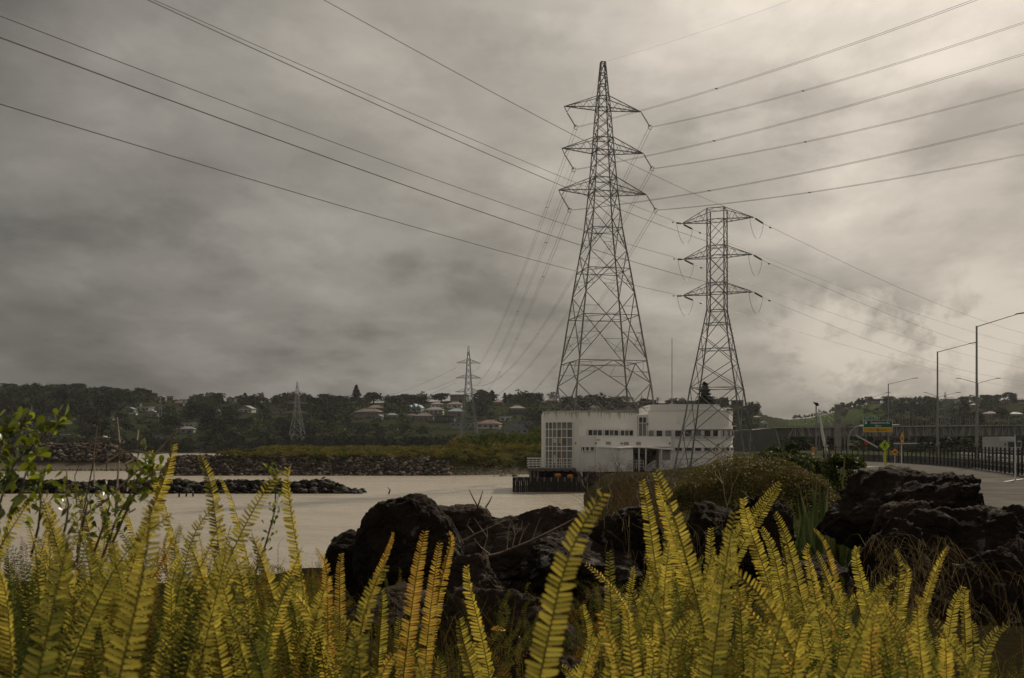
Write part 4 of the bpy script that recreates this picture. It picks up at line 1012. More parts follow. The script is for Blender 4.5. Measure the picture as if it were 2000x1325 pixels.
def exit_sign(px0, px1, pyt, pym, pyb, d, label, small=True, zb=2.9):
    x = at((px0 + px1) / 2, 0, d).x; w = (px1 - px0) * d / F; zt, zm, zl = zz(pyt, d), zz(pym, d), zz(pyb, d); S = thing('exit_sign', (x, d, zb), label, 'road sign', 'motorway exit signs')
    h1, h2 = zt - zm, zm - zl
    rrect(mb(WHITEL), 0, (zt + zl) / 2 - zb, w, zt - zl, 0, .12, .06).obj('board_edge', S)
    rrect(mb(SIGNG), 0, (zt + zm) / 2 - zb - .0, w - .1, h1 - .07, -.02, .08, .02).obj('green_panel', S)
    rrect(mb(SIGNY), 0, (zl + zm) / 2 - zb, w - .1, h2 - .06, -.02, .06, .02).obj('yellow_panel', S)
    text(S, 'Queenstown Rd', h1 * .40, (w * .07, -.03, zt - h1 * .33 - zb), WHITEL, bold=.006)
    text(S, '700 m', h1 * .34, (0, -.03, zt - h1 * .76 - zb), WHITEL, bold=.004)
    rrect(mb(WHITEL), -w * .41, zt - h1 * .32 - zb, h1 * .30, h1 * .38, -.03, .05, .01).obj('route_shield', S); text(S, '20', h1 * .26, (-w * .41, -.045, zt - h1 * .32 - zb), SIGNG, name='route_number')
    text(S, 'EXIT', h2 * .50, (-w * .19, -.03, (zl + zm) / 2 - zb), BLACK); text(S, 'ONLY', h2 * .50, (w * .19, -.03, (zl + zm) / 2 - zb), BLACK)
    c_ = (zl + zm) / 2 - zb; s_ = h2 * .36
    mb(BLACK).plate([(-.2 * s_, -.03, c_ + s_), (.2 * s_, -.03, c_ + s_), (.2 * s_, -.03, c_ + .1 * s_), (.9 * s_, -.03, c_ + .5 * s_), (.9 * s_, -.03, c_ + .05 * s_), (0, -.03, c_ - s_), (-.9 * s_, -.03, c_ + .05 * s_), (-.9 * s_, -.03, c_ + .5 * s_), (-.2 * s_, -.03, c_ + .1 * s_)], (0, 1, 0), .008).obj('arrow', S)
    if small:
        rrect(mb(WHITEL), -w * .31, zt + h1 * .33 - zb, w * .38, h1 * .54, 0, .1, .06).obj('tab_edge', S); rrect(mb(SIGNG), -w * .31, zt + h1 * .33 - zb, w * .38 - .09, h1 * .54 - .09, -.02, .07, .02).obj('tab_panel', S)
        text(S, 'EXIT 15', h1 * .33, (-w * .31, -.03, zt + h1 * .33 - zb), WHITEL, bold=.005)
    return S


S = exit_sign(1686, 1743, 821.5, 835.5, 844.3, 150, 'large green and yellow exit sign reading Queenstown Rd 700 m'); o = Vector(S.location)
mb(POLE).tube([at(1656, 915, 151) - o, at(1656, 868, 151) - o, at(1658, 853, 151) - o, at(1663, 843, 151) - o, at(1671, 835, 151) - o, at(1680, 832, 151) - o, at(1756, 831, 151) - o], .14, 10).obj('curved_mast', S)
S = exit_sign(1658, 1687, 861, 866.5, 870.5, 235, 'smaller green and yellow exit sign under the bridge', False); mb(POLE).tube([(-.3, .2, -.2), (-.3, .2, zz(861, 235) - 2.9)], .1, 6).tube([(1.2, .2, -.2), (1.2, .2, zz(861, 235) - 2.9)], .1, 6).obj('post', S)
S = exit_sign(1596, 1610, 873, 876.8, 879.5, 245, 'tiny green and yellow exit sign behind the floodlight pole', False); mb(POLE).tube([(0, .2, -.2), (0, .2, zz(873, 245) - 2.9)], .1, 6).obj('post', S)


def diamond(px, pyc, half, d, label, face, kind, turn=0, pyb=None, sleeve=False, rim=BLACK):
    x = at(px, 0, d).x; zc = zz(pyc, d); h = half * 1.07 * d / F; S = thing('warning_sign', (x, d, 2.92), label, 'road sign', None, rz=turn); c = zc - 2.92
    def dia(k, y, th, m_): return mb(m_).plate([(0, y, c - h * k), (h * k, y, c), (0, y, c + h * k), (-h * k, y, c)], (0, 1, 0), th)
    dia(1.0, 0, .012, rim).obj('sign_rim', S); dia(.93, -.006, .004, face).obj('sign_face', S)
    mb(RAIL).tube([(0, .05, -.1), (0, .05, c + h * .3)], .042, 8).obj('post', S)
    if kind == 'hump':
        P = [(-h * .52, -.012, c - h * .16), (h * .52, -.012, c - h * .16), (h * .52, -.012, c - h * .04), (h * .36, -.012, c - h * .03)] + [(h * .30 * math.cos(a), -.012, c - h * .02 + h * .28 * math.sin(a)) for a in np.linspace(.15, 3.0, 9)] + [(-h * .36, -.012, c - h * .03), (-h * .52, -.012, c - h * .04)]
        mb(BLACK).plate(P, (0, 1, 0), .004).obj('hump_symbol', S)
    else:                                   # walking figure, flat print on the sign
        y = -.013; B2 = mb(BLACK)
        B2.plate([(h * (.10 + .1 * math.cos(a)), y, c + h * (.47 + .1 * math.sin(a))) for a in np.linspace(0, 5.6, 9)], (0, 1, 0), .003)
        for pp in ([(-.10, .30), (.14, .34), (.12, .05), (.0, -.08), (-.14, -.04)], [(-.14, -.04), (.02, -.10), (-.12, -.32), (-.34, -.50), (-.40, -.44), (-.22, -.26)], [(-.02, -.06), (.12, .0), (.20, -.26), (.26, -.52), (.16, -.52), (.10, -.26)],
                   [(-.08, .32), (-.12, .22), (-.26, .06), (-.34, .10), (-.20, .28)], [(.10, .34), (.14, .24), (.28, .12), (.38, .10), (.38, .03), (.24, .04)]):
            B2.plate([(h * a, y, c + h * b_) for a, b_ in pp], (0, 1, 0), .003)
        B2.obj('walking_figure', S)
    if sleeve:
        mb(SIGNL).add([(-.07, .0, c - h * 1.05), (.02, .0, c - h * 1.02), (-.0, .0, .25), (-.12, .0, .9), (-.05, .12, c - h * 1.05), (.04, .12, c - h * 1.02), (.02, .12, .25), (-.1, .12, .9)], [(0, 1, 2, 3), (4, 7, 6, 5), (0, 4, 5, 1), (1, 5, 6, 2), (2, 6, 7, 3), (3, 7, 4, 0)]).obj('lime_ribbon', S)
        mb(SIGNL).add([(.03, .0, c - h * 1.05), (.10, .0, c - h * 1.02), (.12, .0, .2), (.04, .0, .3), (.05, .1, c - h * 1.05), (.12, .1, c - h * 1.02), (.14, .1, .2), (.06, .1, .3)], [(0, 1, 2, 3), (4, 7, 6, 5), (0, 4, 5, 1), (1, 5, 6, 2), (2, 6, 7, 3), (3, 7, 4, 0)]).m(SIGNO).box((.13, .05, .95), (.03, .06, 1.5)).obj('sleeve', S)
    return S


diamond(1762, 856.6, 14.2, 80, 'narrow looking orange yellow hump warning sign on a white post', SIGNO, 'hump', rad(52))
diamond(1728, 870.8, 11.3, 85, 'lime yellow diamond sign with a walking figure', SIGNL, 'ped', 0, sleeve=True)
diamond(1748, 883.4, 7.4, 100, 'small orange yellow hump sign low between the two larger diamonds', SIGNO, 'hump', 0)
diamond(1985, 853.5, 14.5, 55, 'hump warning sign turned almost edge on at the fence end', SIGNO, 'hump', rad(72))
diamond(1588.5, 876.5, 4.6, 150, 'tiny hump sign left of the floodlight pole', SIGNO, 'hump', 0)
cs = thing('speed_sign', (at(1588, 0, 149).x, 149, 2.9), 'small round red rimmed sign under the tiny hump sign', 'road sign')
ci = lambda r, y, m_: mb(m_).plate([(r * math.cos(a), y, zz(886.5, 149) - 2.9 + r * math.sin(a)) for a in np.linspace(0, 5.9, 16)], (0, 1, 0), .01)
ci(.30, 0, RED).obj('sign_rim', cs); ci(.2, -.006, WHITEL).obj('sign_face', cs); text(cs, '50', .22, (0, -.02, zz(886.5, 149) - 2.9), BLACK, name='number'); mb(POLE).tube([(0, .04, -.1), (0, .04, zz(886, 149) - 2.9)], .04, 6).obj('post', cs)
tag(mb(RED).box((0, 0, 0), (.62, .05, .62)).m(POLE).tube([(0, .06, -3), (0, .06, .2)], .05, 6).obj('red_sign'), 'faded red square sign behind the small exit sign', 'road sign').location = at(1691.5, 866, 180)
tag(mb(SIGNY).box((0, 0, 0), (.42, .04, .5)).m(BLACK).box((0, -.03, .05), (.2, .02, .1)).m(POLE).tube([(0, .05, -1), (0, .05, .2)], .03, 6).obj('hazard_board'), 'small yellow board fixed among the dark fence pickets', 'road sign').location = at(1787.3, 897, 121)

# ------------------------------------------------------------------ barrier and picket fence
JB = thing('concrete_barrier', (ROADX(90), 90, 2.95), 'long flared concrete barrier along the road under the pickets', 'barrier'); o = Vector(JB.location)
prof = [(-.38, 0), (-.36, .12), (-.16, .38), (-.10, .86), (.10, .86), (.16, .38), (.36, .12), (.38, 0)]
FE = thing('picket_fence', (ROADX(90) - .3, 90, 2.95), 'dark steel picket fence running along the concrete barrier', 'fence'); fo = Vector(FE.location)
BLK = mat('black_painted_steel', (.018, .018, .02), (.03, .028, .026), 3, .6); pkm = mb(BLK).beam((0, 0, .15), (0, 0, 1.84), .10).mesh('picket')
BARC = mat('shade_dark_barrier_concrete', (.055, .052, .048), (.085, .08, .074), 1.2, .9, .2, 6)  # concrete colour darkened to stand for the shade on the barrier
y = 40.0; s_ = 0.0
while y < 127:
    p0 = Vector((ROADX(y), y, 2.95)); dr = Vector((ROADX(y + 1) - ROADX(y), 1, 0)).normalized(); nx = Vector((dr.y, -dr.x, 0)); y2 = y + dr.y * 3; p1 = Vector((ROADX(y2), y2, 2.95)); a_, b2 = p0 - o, p0.lerp(p1, .985) - o
    k = len(prof); vs = [q + nx * p[0] + Vector((0, 0, p[1])) for q in (a_, b2) for p in prof]
    mb(BARC).add(vs, [tuple(range(k)), tuple(range(2 * k - 1, k - 1, -1))] + [(i, k + i, k + (i + 1) % k, (i + 1) % k) for i in range(k)]).obj('barrier_block', JB)
    for u in (.25, .75): link('picket', pkm, FE, Matrix.Translation(p0.lerp(p1, u) - fo - nx * .42 + Vector((0, 0, R.uniform(-.02, .02)))))
    for h in (.6, 1.62): bar(FE, 'fence_rail', p0 - nx * .34 + Vector((0, 0, h)), p1 - nx * .34 + Vector((0, 0, h)), .06, BLK, fo)
    y = y2
m = mb(RAIL).beam((0, 0, 0), Vector((MWX(170) - MWX(50), 120, 0)), .12, .3).obj('guard_rail'); tag(m, 'pale guard rail beyond the fence pickets', 'guard rail').location = (MWX(50) + 9, 50, 3.55)
tag(mb(BLUEP).box((0, 0, 0), (36, .3, 2.4)).obj('blue_hoarding'), 'faded blue site hoarding under the bridge', 'hoarding').location = (at(1620, 0, 290).x, 290, 3.6)
tag(mb(CONCD).box((0, 0, 0), (12, .3, 2.2)).m(RAIL).tube([(-6, -.3, 1.3), (3.0, -.3, 1.35), (4.6, -.3, 1.2), (5.8, -.3, .6)], .12, 6).obj('dark_screen_wall'), 'dark low screen wall with pale curved rail behind the fence', 'wall').location = at(1806, 880, 190)

# ------------------------------------------------------------------ white truck behind the fence
TK = thing('white_truck', (at(1968, 0, 142).x, 142, 3.0), 'white box truck driving beyond the picket fence', 'truck'); TW = mat('truck_white_paint', (.36, .37, .37), (.42, .42, .42), .5, .4)


def bx(m_, name, c, d, par): return mb(m_).box(c, d).obj(name, par)


bx(TW, 'cargo_box', (0, 2.6, 1.95), (2.3, 5.2, 2.3), TK); m = mb(TW); m.prism([(-1.1, -2.2), (1.1, -2.2), (1.15, -.1), (-1.15, -.1)], .75, 1.5); m.prism([(-1.02, -1.9), (1.02, -1.9), (1.15, -.1), (-1.15, -.1)], 1.5, 2.5); m.obj('cab', TK)
bx(GLASS, 'windscreen', (0, -1.97, 1.98), (1.8, .06, .72), TK); bx(BLACK, 'grille', (0, -2.23, 1.05), (1.3, .05, .3), TK); bx(BLACK, 'bumper', (0, -2.25, .62), (2.2, .15, .25), TK); bx(BLACK, 'chassis', (0, 1.5, .7), (1.0, 6.5, .25), TK)
for sx in (-1, 1):
    bx(WHITEL, 'headlight', (sx * .85, -2.24, 1.05), (.28, .06, .2), TK); bx(BLACK, 'mirror', (sx * 1.3, -1.9, 1.95), (.15, .08, .4), TK)
    for y_ in (-1.3, 3.6): mb(BLACK).tube([(sx * .75, y_, .42), (sx * 1.08, y_, .42)], .42, 14).m(POLE).tube([(sx * 1.05, y_, .42), (sx * 1.10, y_, .42)], .2, 10).obj('wheel', TK)
CAR = thing('parked_car', (0, 0, 0), 'x', 'car')
CP = mat('car_paint', (.30, .31, .32), None, 1, .3, rnd=.7)
side = [(-2.1, .35), (2.1, .35), (2.15, .75), (1.3, .92), (.8, 1.38), (-1.0, 1.42), (-1.75, .95), (-2.15, .85)]
mb(CP).plate([(x_, -.85, z_) for x_, z_ in side], (0, 1, 0), 1.7).obj('body', CAR); mb(GLASS).plate([(x_, -.87, z_) for x_, z_ in [(-1.4, .97), (1.05, .97), (.68, 1.31), (-.95, 1.34)]], (0, 1, 0), 1.74).obj('side_window', CAR)
for x_ in (-1.3, 1.3):
    for y_ in (-.8, .8): mb(BLACK).tube([(x_, y_ - .1, .33), (x_, y_ + .1, .33)], .33, 12).obj('wheel', CAR)


def find_ground(px, py, d0=470, d1=1500):
    u = (px - 1000) / F; d = d0
    while d < d1:
        if ground_z(u * d, d) >= CZ + (HY - py) * d / F - .15: return d
        d += 5
    return interp(RID, px)


clab = ['on the sloping highway at the foot of the green hill', 'behind another on the distant highway', 'at the top of the distant highway queue', 'lowest in the distant highway queue', 'middle of the distant highway queue',
        'on the upper lane of the distant highway', 'beside the verge of the distant highway', 'near the bend of the distant highway']
first = True
for i, (px, py) in enumerate([(1547, 822), (1556, 825), (1565, 820), (1578, 830), (1590, 818), (1572, 826), (1600, 829), (1585, 826)]):
    d = 560 + i * 4; loc = at(px, py + 2, d); loc.z = max(ground_z(loc.x, d), 0) + 0.0
    d = find_ground(px, py); loc = Vector(((px - 1000) / F * d, d, ground_z((px - 1000) / F * d, d)))
    lb = 'tiny car ' + clab[i]
    if first: CAR.location = loc; CAR['label'] = lb; CAR['group'] = 'cars on the distant highway'; first = False
    else: copy_thing(CAR, loc, lb, rz=R.uniform(-.5, .5))
# ------------------------------------------------------------------ stone banks
def ico(sub):
    bm = bmesh.new(); bmesh.ops.create_icosphere(bm, subdivisions=sub, radius=1); V = np.array([v.co[:] for v in bm.verts]); Fq = np.array([[v.index for v in f.verts] for f in bm.faces]); bm.free(); return V, Fq


I1, I1F = ico(1); I2, I2F = ico(2)


def stone_shapes(n, V, jag=.28):
    out = []
    for k in range(n):
        W_ = V.copy()
        for _ in range(5):        # cut flat faces
            d = NP.normal(0, 1, 3); d /= np.linalg.norm(d); h = NP.uniform(.45, .8); s = W_ @ d; W_ = W_ - np.where(s > h, s - h, 0)[:, None] * d
        out.append(W_ * (1 + NP.uniform(-.08, .08, (len(V), 1))))
    return out


def merge(tV, tF, pos, scl, cols, rotz=True):
    """many copies of small shapes as one mesh: arrays of vertices, faces, colours"""
    Vs, Fs, Cs = [], [], []; off = 0
    for p, s, c in zip(pos, scl, cols):
        k = NP.integers(0, len(tV)); A = tV[k]; a = NP.uniform(0, 6.28); ca, sa = math.cos(a), math.sin(a)
        B_ = np.empty_like(A); B_[:, 0] = (A[:, 0] * ca - A[:, 1] * sa) * s[0]; B_[:, 1] = (A[:, 0] * sa + A[:, 1] * ca) * s[1]; B_[:, 2] = A[:, 2] * s[2]
        Vs.append(B_ + p); Fs.append(tF + off); Cs.append(np.tile(c, (len(A), 1))); off += len(A)
    return np.concatenate(Vs), np.concatenate(Fs), np.concatenate(Cs)


SH1 = stone_shapes(10, I1)


def stone_bank(name, n, sampler, label, smin, smax, palette):
    pos, scl, cl = [], [], []
    while len(pos) < n:
        q = sampler()
        if q is None: continue
        s = R.uniform(smin, smax) * R.choice([.5, .75, 1, 1, 1.3, 1.75]); pos.append(np.array(q) + (0, 0, s * .2)); scl.append((s * R.uniform(.8, 1.4), s * R.uniform(.8, 1.3), s * R.uniform(.6, 1))); c = R.choice(palette); k = R.uniform(.6, 1.5); cl.append((c[0] * k, c[1] * k, c[2] * k))
    V, Fq, C = merge(SH1, I1F, pos, scl, cl); o = link(name, np_mesh(name, V, Fq, [ROCKS], C, fn=3)); tag(o, label, kind='stuff'); return o


PALR = [(.064, .052, .043), (.092, .075, .062), (.040, .033, .028), (.17, .145, .12), (.054, .045, .038)]


def s_main():
    px = R.uniform(285, 1010); y = R.uniform(154.5, 166 if px < 850 else 163); x = (px - 1000) / F * y; z = ground_z(x, y)
    if px > 840 and z > 1.9 - .0 and R.random() < .5: return None
    if px > 880 and y > 158: return None
    return (x, y, z) if z > -.35 else None


stone_bank('stone_revetment', 10500, s_main, 'long sloping bank of loose brown stones along the causeway shore', .15, .32, PALR)


def s_spit():
    px = R.uniform(-250, 285); y = R.uniform(191, 206); x = (px - 1000) / F * y; z = ground_z(x, y); return (x, y, z) if z > 1.5 else None


stone_bank('stone_spit', 4000, s_spit, 'heap of brown stones forming the far spit above the mudflat', .18, .4, PALR)


def s_grav():
    if R.random() < .45: px = R.uniform(800, 1075); y = R.uniform(149, 165)
    else: px = R.uniform(-100, 480); y = R.uniform(180, 191)
    x = (px - 1000) / F * y; z = ground_z(x, y); return (x, y, z) if -.15 < z < 1.3 else None


stone_bank('shore_gravel', 3500, s_grav, 'pale gravel and shells scattered along the low shore', .06, .14, [(.22, .19, .14), (.12, .10, .08), (.3, .26, .2)])

# the low dark breakwater close in: single boulders that can be told apart
BW = thing('breakwater', (at(400, 0, 104).x, 104, 0), 'low dark breakwater of black boulders lying in the water', 'breakwater'); o = Vector(BW.location)
V2 = stone_shapes(7, I2); bmesh_ = [np_mesh('boulder', v, I2F, [ROCKW], fn=3) for v in V2]


def bw_h(px): return 1.15 * smooth(712, 600, px) * (1 + .25 * fn(px, 0, 30, 2)) if px < 712 else 0


pos, scl, cl = [], [], []
for k in range(2300):
    px = R.uniform(-260, 705) if k > 20 else R.uniform(640, 712); w = R.uniform(-1, 1); y = 104 + w * 3.4 - (400 - px) * .000; x = (px - 1000) / F * y; h = (1.1 + .35 * fn(x, 0, 3.1, 2)) * smooth(0, 60, 700 - px) + .0; z = h * (1 - abs(w) ** 1.5) - .1
    s = R.uniform(.22, .42); front = w < .15
    if front and k % 7 < 2 and len([1 for c_ in BW.children]) < 285 and px > 30: link('boulder', R.choice(bmesh_), BW, Matrix.Translation(Vector((x, y, z)) - o) @ Matrix.Rotation(R.uniform(0, 6.28), 4, (R.random(), R.random(), 1)) @ Matrix.Diagonal((s * 1.25, s * 1.1, s * .95, 1)))
    else: pos.append(np.array((x - o.x, y - o.y, z))); scl.append((s * 1.2, s, s * .9)); c_ = R.uniform(.010, .026); cl.append((c_, c_ * .85, c_ * .7))
V, Fq, C = merge(SH1, I1F, pos, scl, cl); tag(link('rubble', np_mesh('rubble', V, Fq, [ROCKS], C, fn=3), BW), kind='stuff')
lb = ['in the water off the tip of the dark breakwater', 'awash farther off the breakwater tip']
for i, (px, py) in enumerate(((693, 957), (708, 958))):
    q = at(px, py, 5 * F / (py - HY)); o_ = link('sea_rock', bmesh_[i]); o_.location = (q.x, q.y, .05); o_.scale = (.35, .3, .22); tag(o_, 'small dark rock ' + lb[i], 'rock', 'rocks off the breakwater')
for i, (px, py) in enumerate(((350, 971), (364, 970), (377, 970))):
    q = at(px, py, 5 * F / (py - HY)); tag(mb(DARKT).tube([(0, 0, -.3), (0, 0, .32)], .09, 6).obj('mooring_stump'), ('first', 'middle', 'last')[i] + ' of three tiny dark stumps in the water before the breakwater', 'stump', 'stumps in the water').location = (q.x, q.y, 0)
bd = mb(BLACK).add([(-.3, 0, .0), (.1, -.07, .05), (.3, 0, .28), (.1, .07, .05), (.0, 0, .22)], [(0, 1, 4), (1, 2, 4), (2, 3, 4), (3, 0, 4), (0, 3, 2, 1)]).tube([(0, 0, -.25), (0, 0, .05)], .02, 4).obj('perched_gull'); bd.location = at(631, 936, 104)
tag(bd, 'small dark bird perched on the breakwater rocks', 'bird')

# ------------------------------------------------------------------ woodland on the far slope
TPL = [crown_template(76, 7, s, 1.0, .13) for s in range(8)]
PALW = [(.030, .038, .024), (.044, .053, .029), (.066, .078, .038), (.084, .086, .050), (.024, .031, .021), (.098, .086, .062), (.056, .074, .036)]


def forest(name, spots, label, mat_=LEAFA, tpl=TPL):
    Vs, Fs, Cs = [], [], []; off = 0
    for (x, y, z, w, h, c) in spots:
        V, Fq, sh = tpl[NP.integers(0, len(tpl))]; a = NP.uniform(0, 6.28); ca, sa = math.cos(a), math.sin(a)
        B_ = np.stack([(V[:, 0] * ca - V[:, 1] * sa) * w + x, (V[:, 0] * sa + V[:, 1] * ca) * w + y, V[:, 2] * h + z], 1); Vs.append(B_); Fs.append(Fq + off); off += len(V)
        Cs.append(np.clip(np.array(c)[None] * sh[:, None] * NP.uniform(.85, 1.15), 0, 1))
    o = link(name, np_mesh(name, np.concatenate(Vs), np.concatenate(Fs), [mat_], np.concatenate(Cs))); tag(o, label, kind='stuff'); return o


# houses first, so the trees leave them standing clear
HOUSES = [  # px, py of the eaves centre, width px, wall, roof, roof kind, label
    (721, 805, 50, 'tan', 'brown', 'hip', 'wide brown hip roofed house left of the orange roofed one'), (734, 797, 30, 'tan', 'orange', 'hip', 'orange roofed house just above the wide brown roofed house'),
    (811, 797, 30, 'blue', 'blue', 'gable2', 'pale blue house with several steep gables'), (849, 801, 34, 'cream', 'greyg', 'two', 'cream two storey house right of the pale blue gables'), (853, 790, 24, 'white', 'pink', 'hip', 'pink roofed house above the cream two storey one'),
    (829, 813, 36, 'tan', 'brown', 'hip', 'low brown roofed house below the pale blue gables'), (870, 815, 38, 'dark', 'dark', 'flat', 'dark long house with a row of white framed windows'), (891, 804, 34, 'tan', 'green', 'hip', 'house with a pale green hip roof left of the shore pylon'),
    (987, 815, 22, 'white', 'white', 'flat', 'bright white box house with flat roof'), (956, 828, 44, 'cream', 'red', 'hip', 'long red roofed house right of the shore pylon'), (909, 826, 50, 'grey', 'greyg', 'flat', 'long pale grey house behind the shore pylon legs'),
    (1024, 823, 28, 'bluegrey', 'greyg', 'flat', 'blue grey flat roofed block nearest the white building'), (1008, 838, 46, 'grey', 'greyg', 'gable', 'large grey gabled house low on the slope'), (1010, 798, 30, 'dark', 'tanr', 'hip', 'house with a sandy roof above the white box house'),
    (889, 790, 28, 'white', 'pink', 'hip', 'long pink roofed house above the green roof'), (898, 772, 32, 'tan', 'brown', 'flat', 'long low house on the ridge left of the shore pylon'), (805, 812, 20, 'tan', 'red', 'hip', 'small dull red roofed house below the pale blue one'),
    (766, 811, 22, 'grey', 'greyg', 'hip', 'small grey house right of the wide brown roof'), (741, 814, 14, 'grey', 'greyg', 'gable', 'narrow grey house under the wide brown roof'), (545, 799, 28, 'tan', 'tanr', 'flat', 'low pale roofed house behind the bare tree crown'),
    (973, 786, 20, 'tan', 'red', 'hip', 'red roofed house high on the ridge by dark conifers'), (256, 800, 17, 'grey', 'greyg', 'gable', 'grey gabled house on the wooded slope below the ridge'), (284, 796, 26, 'white', 'white', 'flat', 'long white roofed house at the top of the slope cluster'),
    (268, 789, 14, 'grey', 'greyg', 'flat', 'small grey house above the long white roof'), (299, 807, 20, 'pinkw', 'greyg', 'gable', 'dusty pink walled house beside the faint tall pylon'), (261, 806, 13, 'white', 'greyg', 'flat', 'small white house left of the dusty pink one'),
    (350, 787, 18, 'tan', 'red', 'hip', 'red roofed house near the ridge left of the dark wood'), (317, 777, 14, 'tan', 'greyg', 'gable', 'first small house on the ridge line'), (333, 775, 12, 'grey', 'greyg', 'flat', 'second small house on the ridge line'), (359, 781, 12, 'white', 'white', 'flat', 'small white house just under the ridge line'),
    (370, 827, 28, 'white', 'white', 'flat', 'white long house low on the wooded slope'), (367, 838, 26, 'grey', 'greyg', 'hip', 'pale grey house just under the white long house'), (484, 799, 26, 'white', 'greyg', 'gable', 'white house alone among dark trees on the upper slope'),
    (426, 804, 11, 'grey', 'greyg', 'gable', 'tiny grey house in the dark wood'), (123, 850, 20, 'tan', 'white', 'flat', 'white roofed house low behind the stone spit'), (204, 855, 14, 'tan', 'white', 'gable', 'small bright gabled roof above the stone spit'),
    (229, 859, 24, 'grey', 'greyg', 'flat', 'long grey house right of the bright gabled roof'), (187, 863, 16, 'grey', 'greyg', 'hip', 'low grey house left of the bright gabled roof'), (309, 851, 18, 'grey', 'greyg', 'flat', 'grey house at the foot of the faint tall pylon'),
    (218, 816, 10, 'white', 'white', 'flat', 'tiny white house alone mid slope'), (146, 820, 10, 'grey', 'white', 'gable', 'tiny pale house in the trees left of centre slope'), (88, 815, 16, 'grey', 'greyg', 'flat', 'faint grey house above the stone spit'),
    (394, 770, 7, 'dark', 'dark', 'flat', 'tiny lookout house on the ridge'), (452, 779, 16, 'grey', 'greyg', 'gable', 'pale house just under the ridge above the dark wood'), (520, 780, 14, 'grey', 'tanr', 'gable', 'sandy roofed house close under the ridge'),
    (1160, 798, 26, 'white', 'white', 'gable', 'white house showing over the roof of the waterside building'), (1078, 783, 22, 'tan', 'brown', 'hip', 'brown roofed house above the left corner of the white building'), (1232, 786, 24, 'dark', 'brown', 'hip', 'dark roofed house behind the right pylon leg'),
    (1352, 784, 18, 'dark', 'dark', 'flat', 'dark flat house on the skyline by the tall pine'), (1295, 788, 20, 'grey', 'tanr', 'hip', 'sandy roofed house on the skyline beyond the parapet'), (1440, 783, 22, 'dark', 'greyg', 'flat', 'long dark house on the skyline right of the stout pylon'), (1421, 799, 16, 'tan', 'brown', 'hip', 'brown house on the slope right of the stout pylon'),
    (1706, 784, 22, 'tan', 'brown', 'flat', 'low brown house on the crest of the green hill'), (1855, 780, 24, 'tan', 'brown', 'hip', 'brown roofed house on the ridge between the tall lamps'), (1870, 783, 9, 'white', 'white', 'flat', 'small white house on the ridge between the tall lamps'),
    (1903, 791, 14, 'grey', 'greyg', 'hip', 'grey house below the ridge by the tallest lamp'), (1934, 808, 22, 'tan', 'pink', 'hip', 'pink roofed house above the bridge'), (1983, 809, 22, 'grey', 'white', 'two', 'white two storey house above the bridge'), (1994, 781, 14, 'tan', 'brown', 'hip', 'house on the right end of the ridge'), (1960, 783, 12, 'tan', 'brown', 'gable', 'small house among trees on the right ridge'),
    (1492, 826, 14, 'white', 'white', 'gable', 'pale house beside the cutting by the dark abutment'), (1478, 815, 14, 'tan', 'pink', 'hip', 'pink roofed house beside the cutting'),
]
WC = dict(tan=(.20, .17, .14), white=(.55, .55, .55), blue=(.30, .36, .42), cream=(.42, .40, .33), dark=(.05, .05, .05), grey=(.24, .245, .25), bluegrey=(.13, .155, .18), pinkw=(.26, .20, .18))
RC = dict(brown=(.13, .10, .085), orange=(.17, .105, .075), blue=(.28, .33, .38), greyg=(.22, .225, .23), pink=(.24, .17, .155), dark=(.05, .05, .055), green=(.19, .26, .24), white=(.62, .62, .62), red=(.16, .085, .07), tanr=(.24, .20, .16))
hspots = []
hg = mat('house_window', (.02, .025, .03), rough=.3); HW = mat('house_window_frame', (.5, .5, .48))
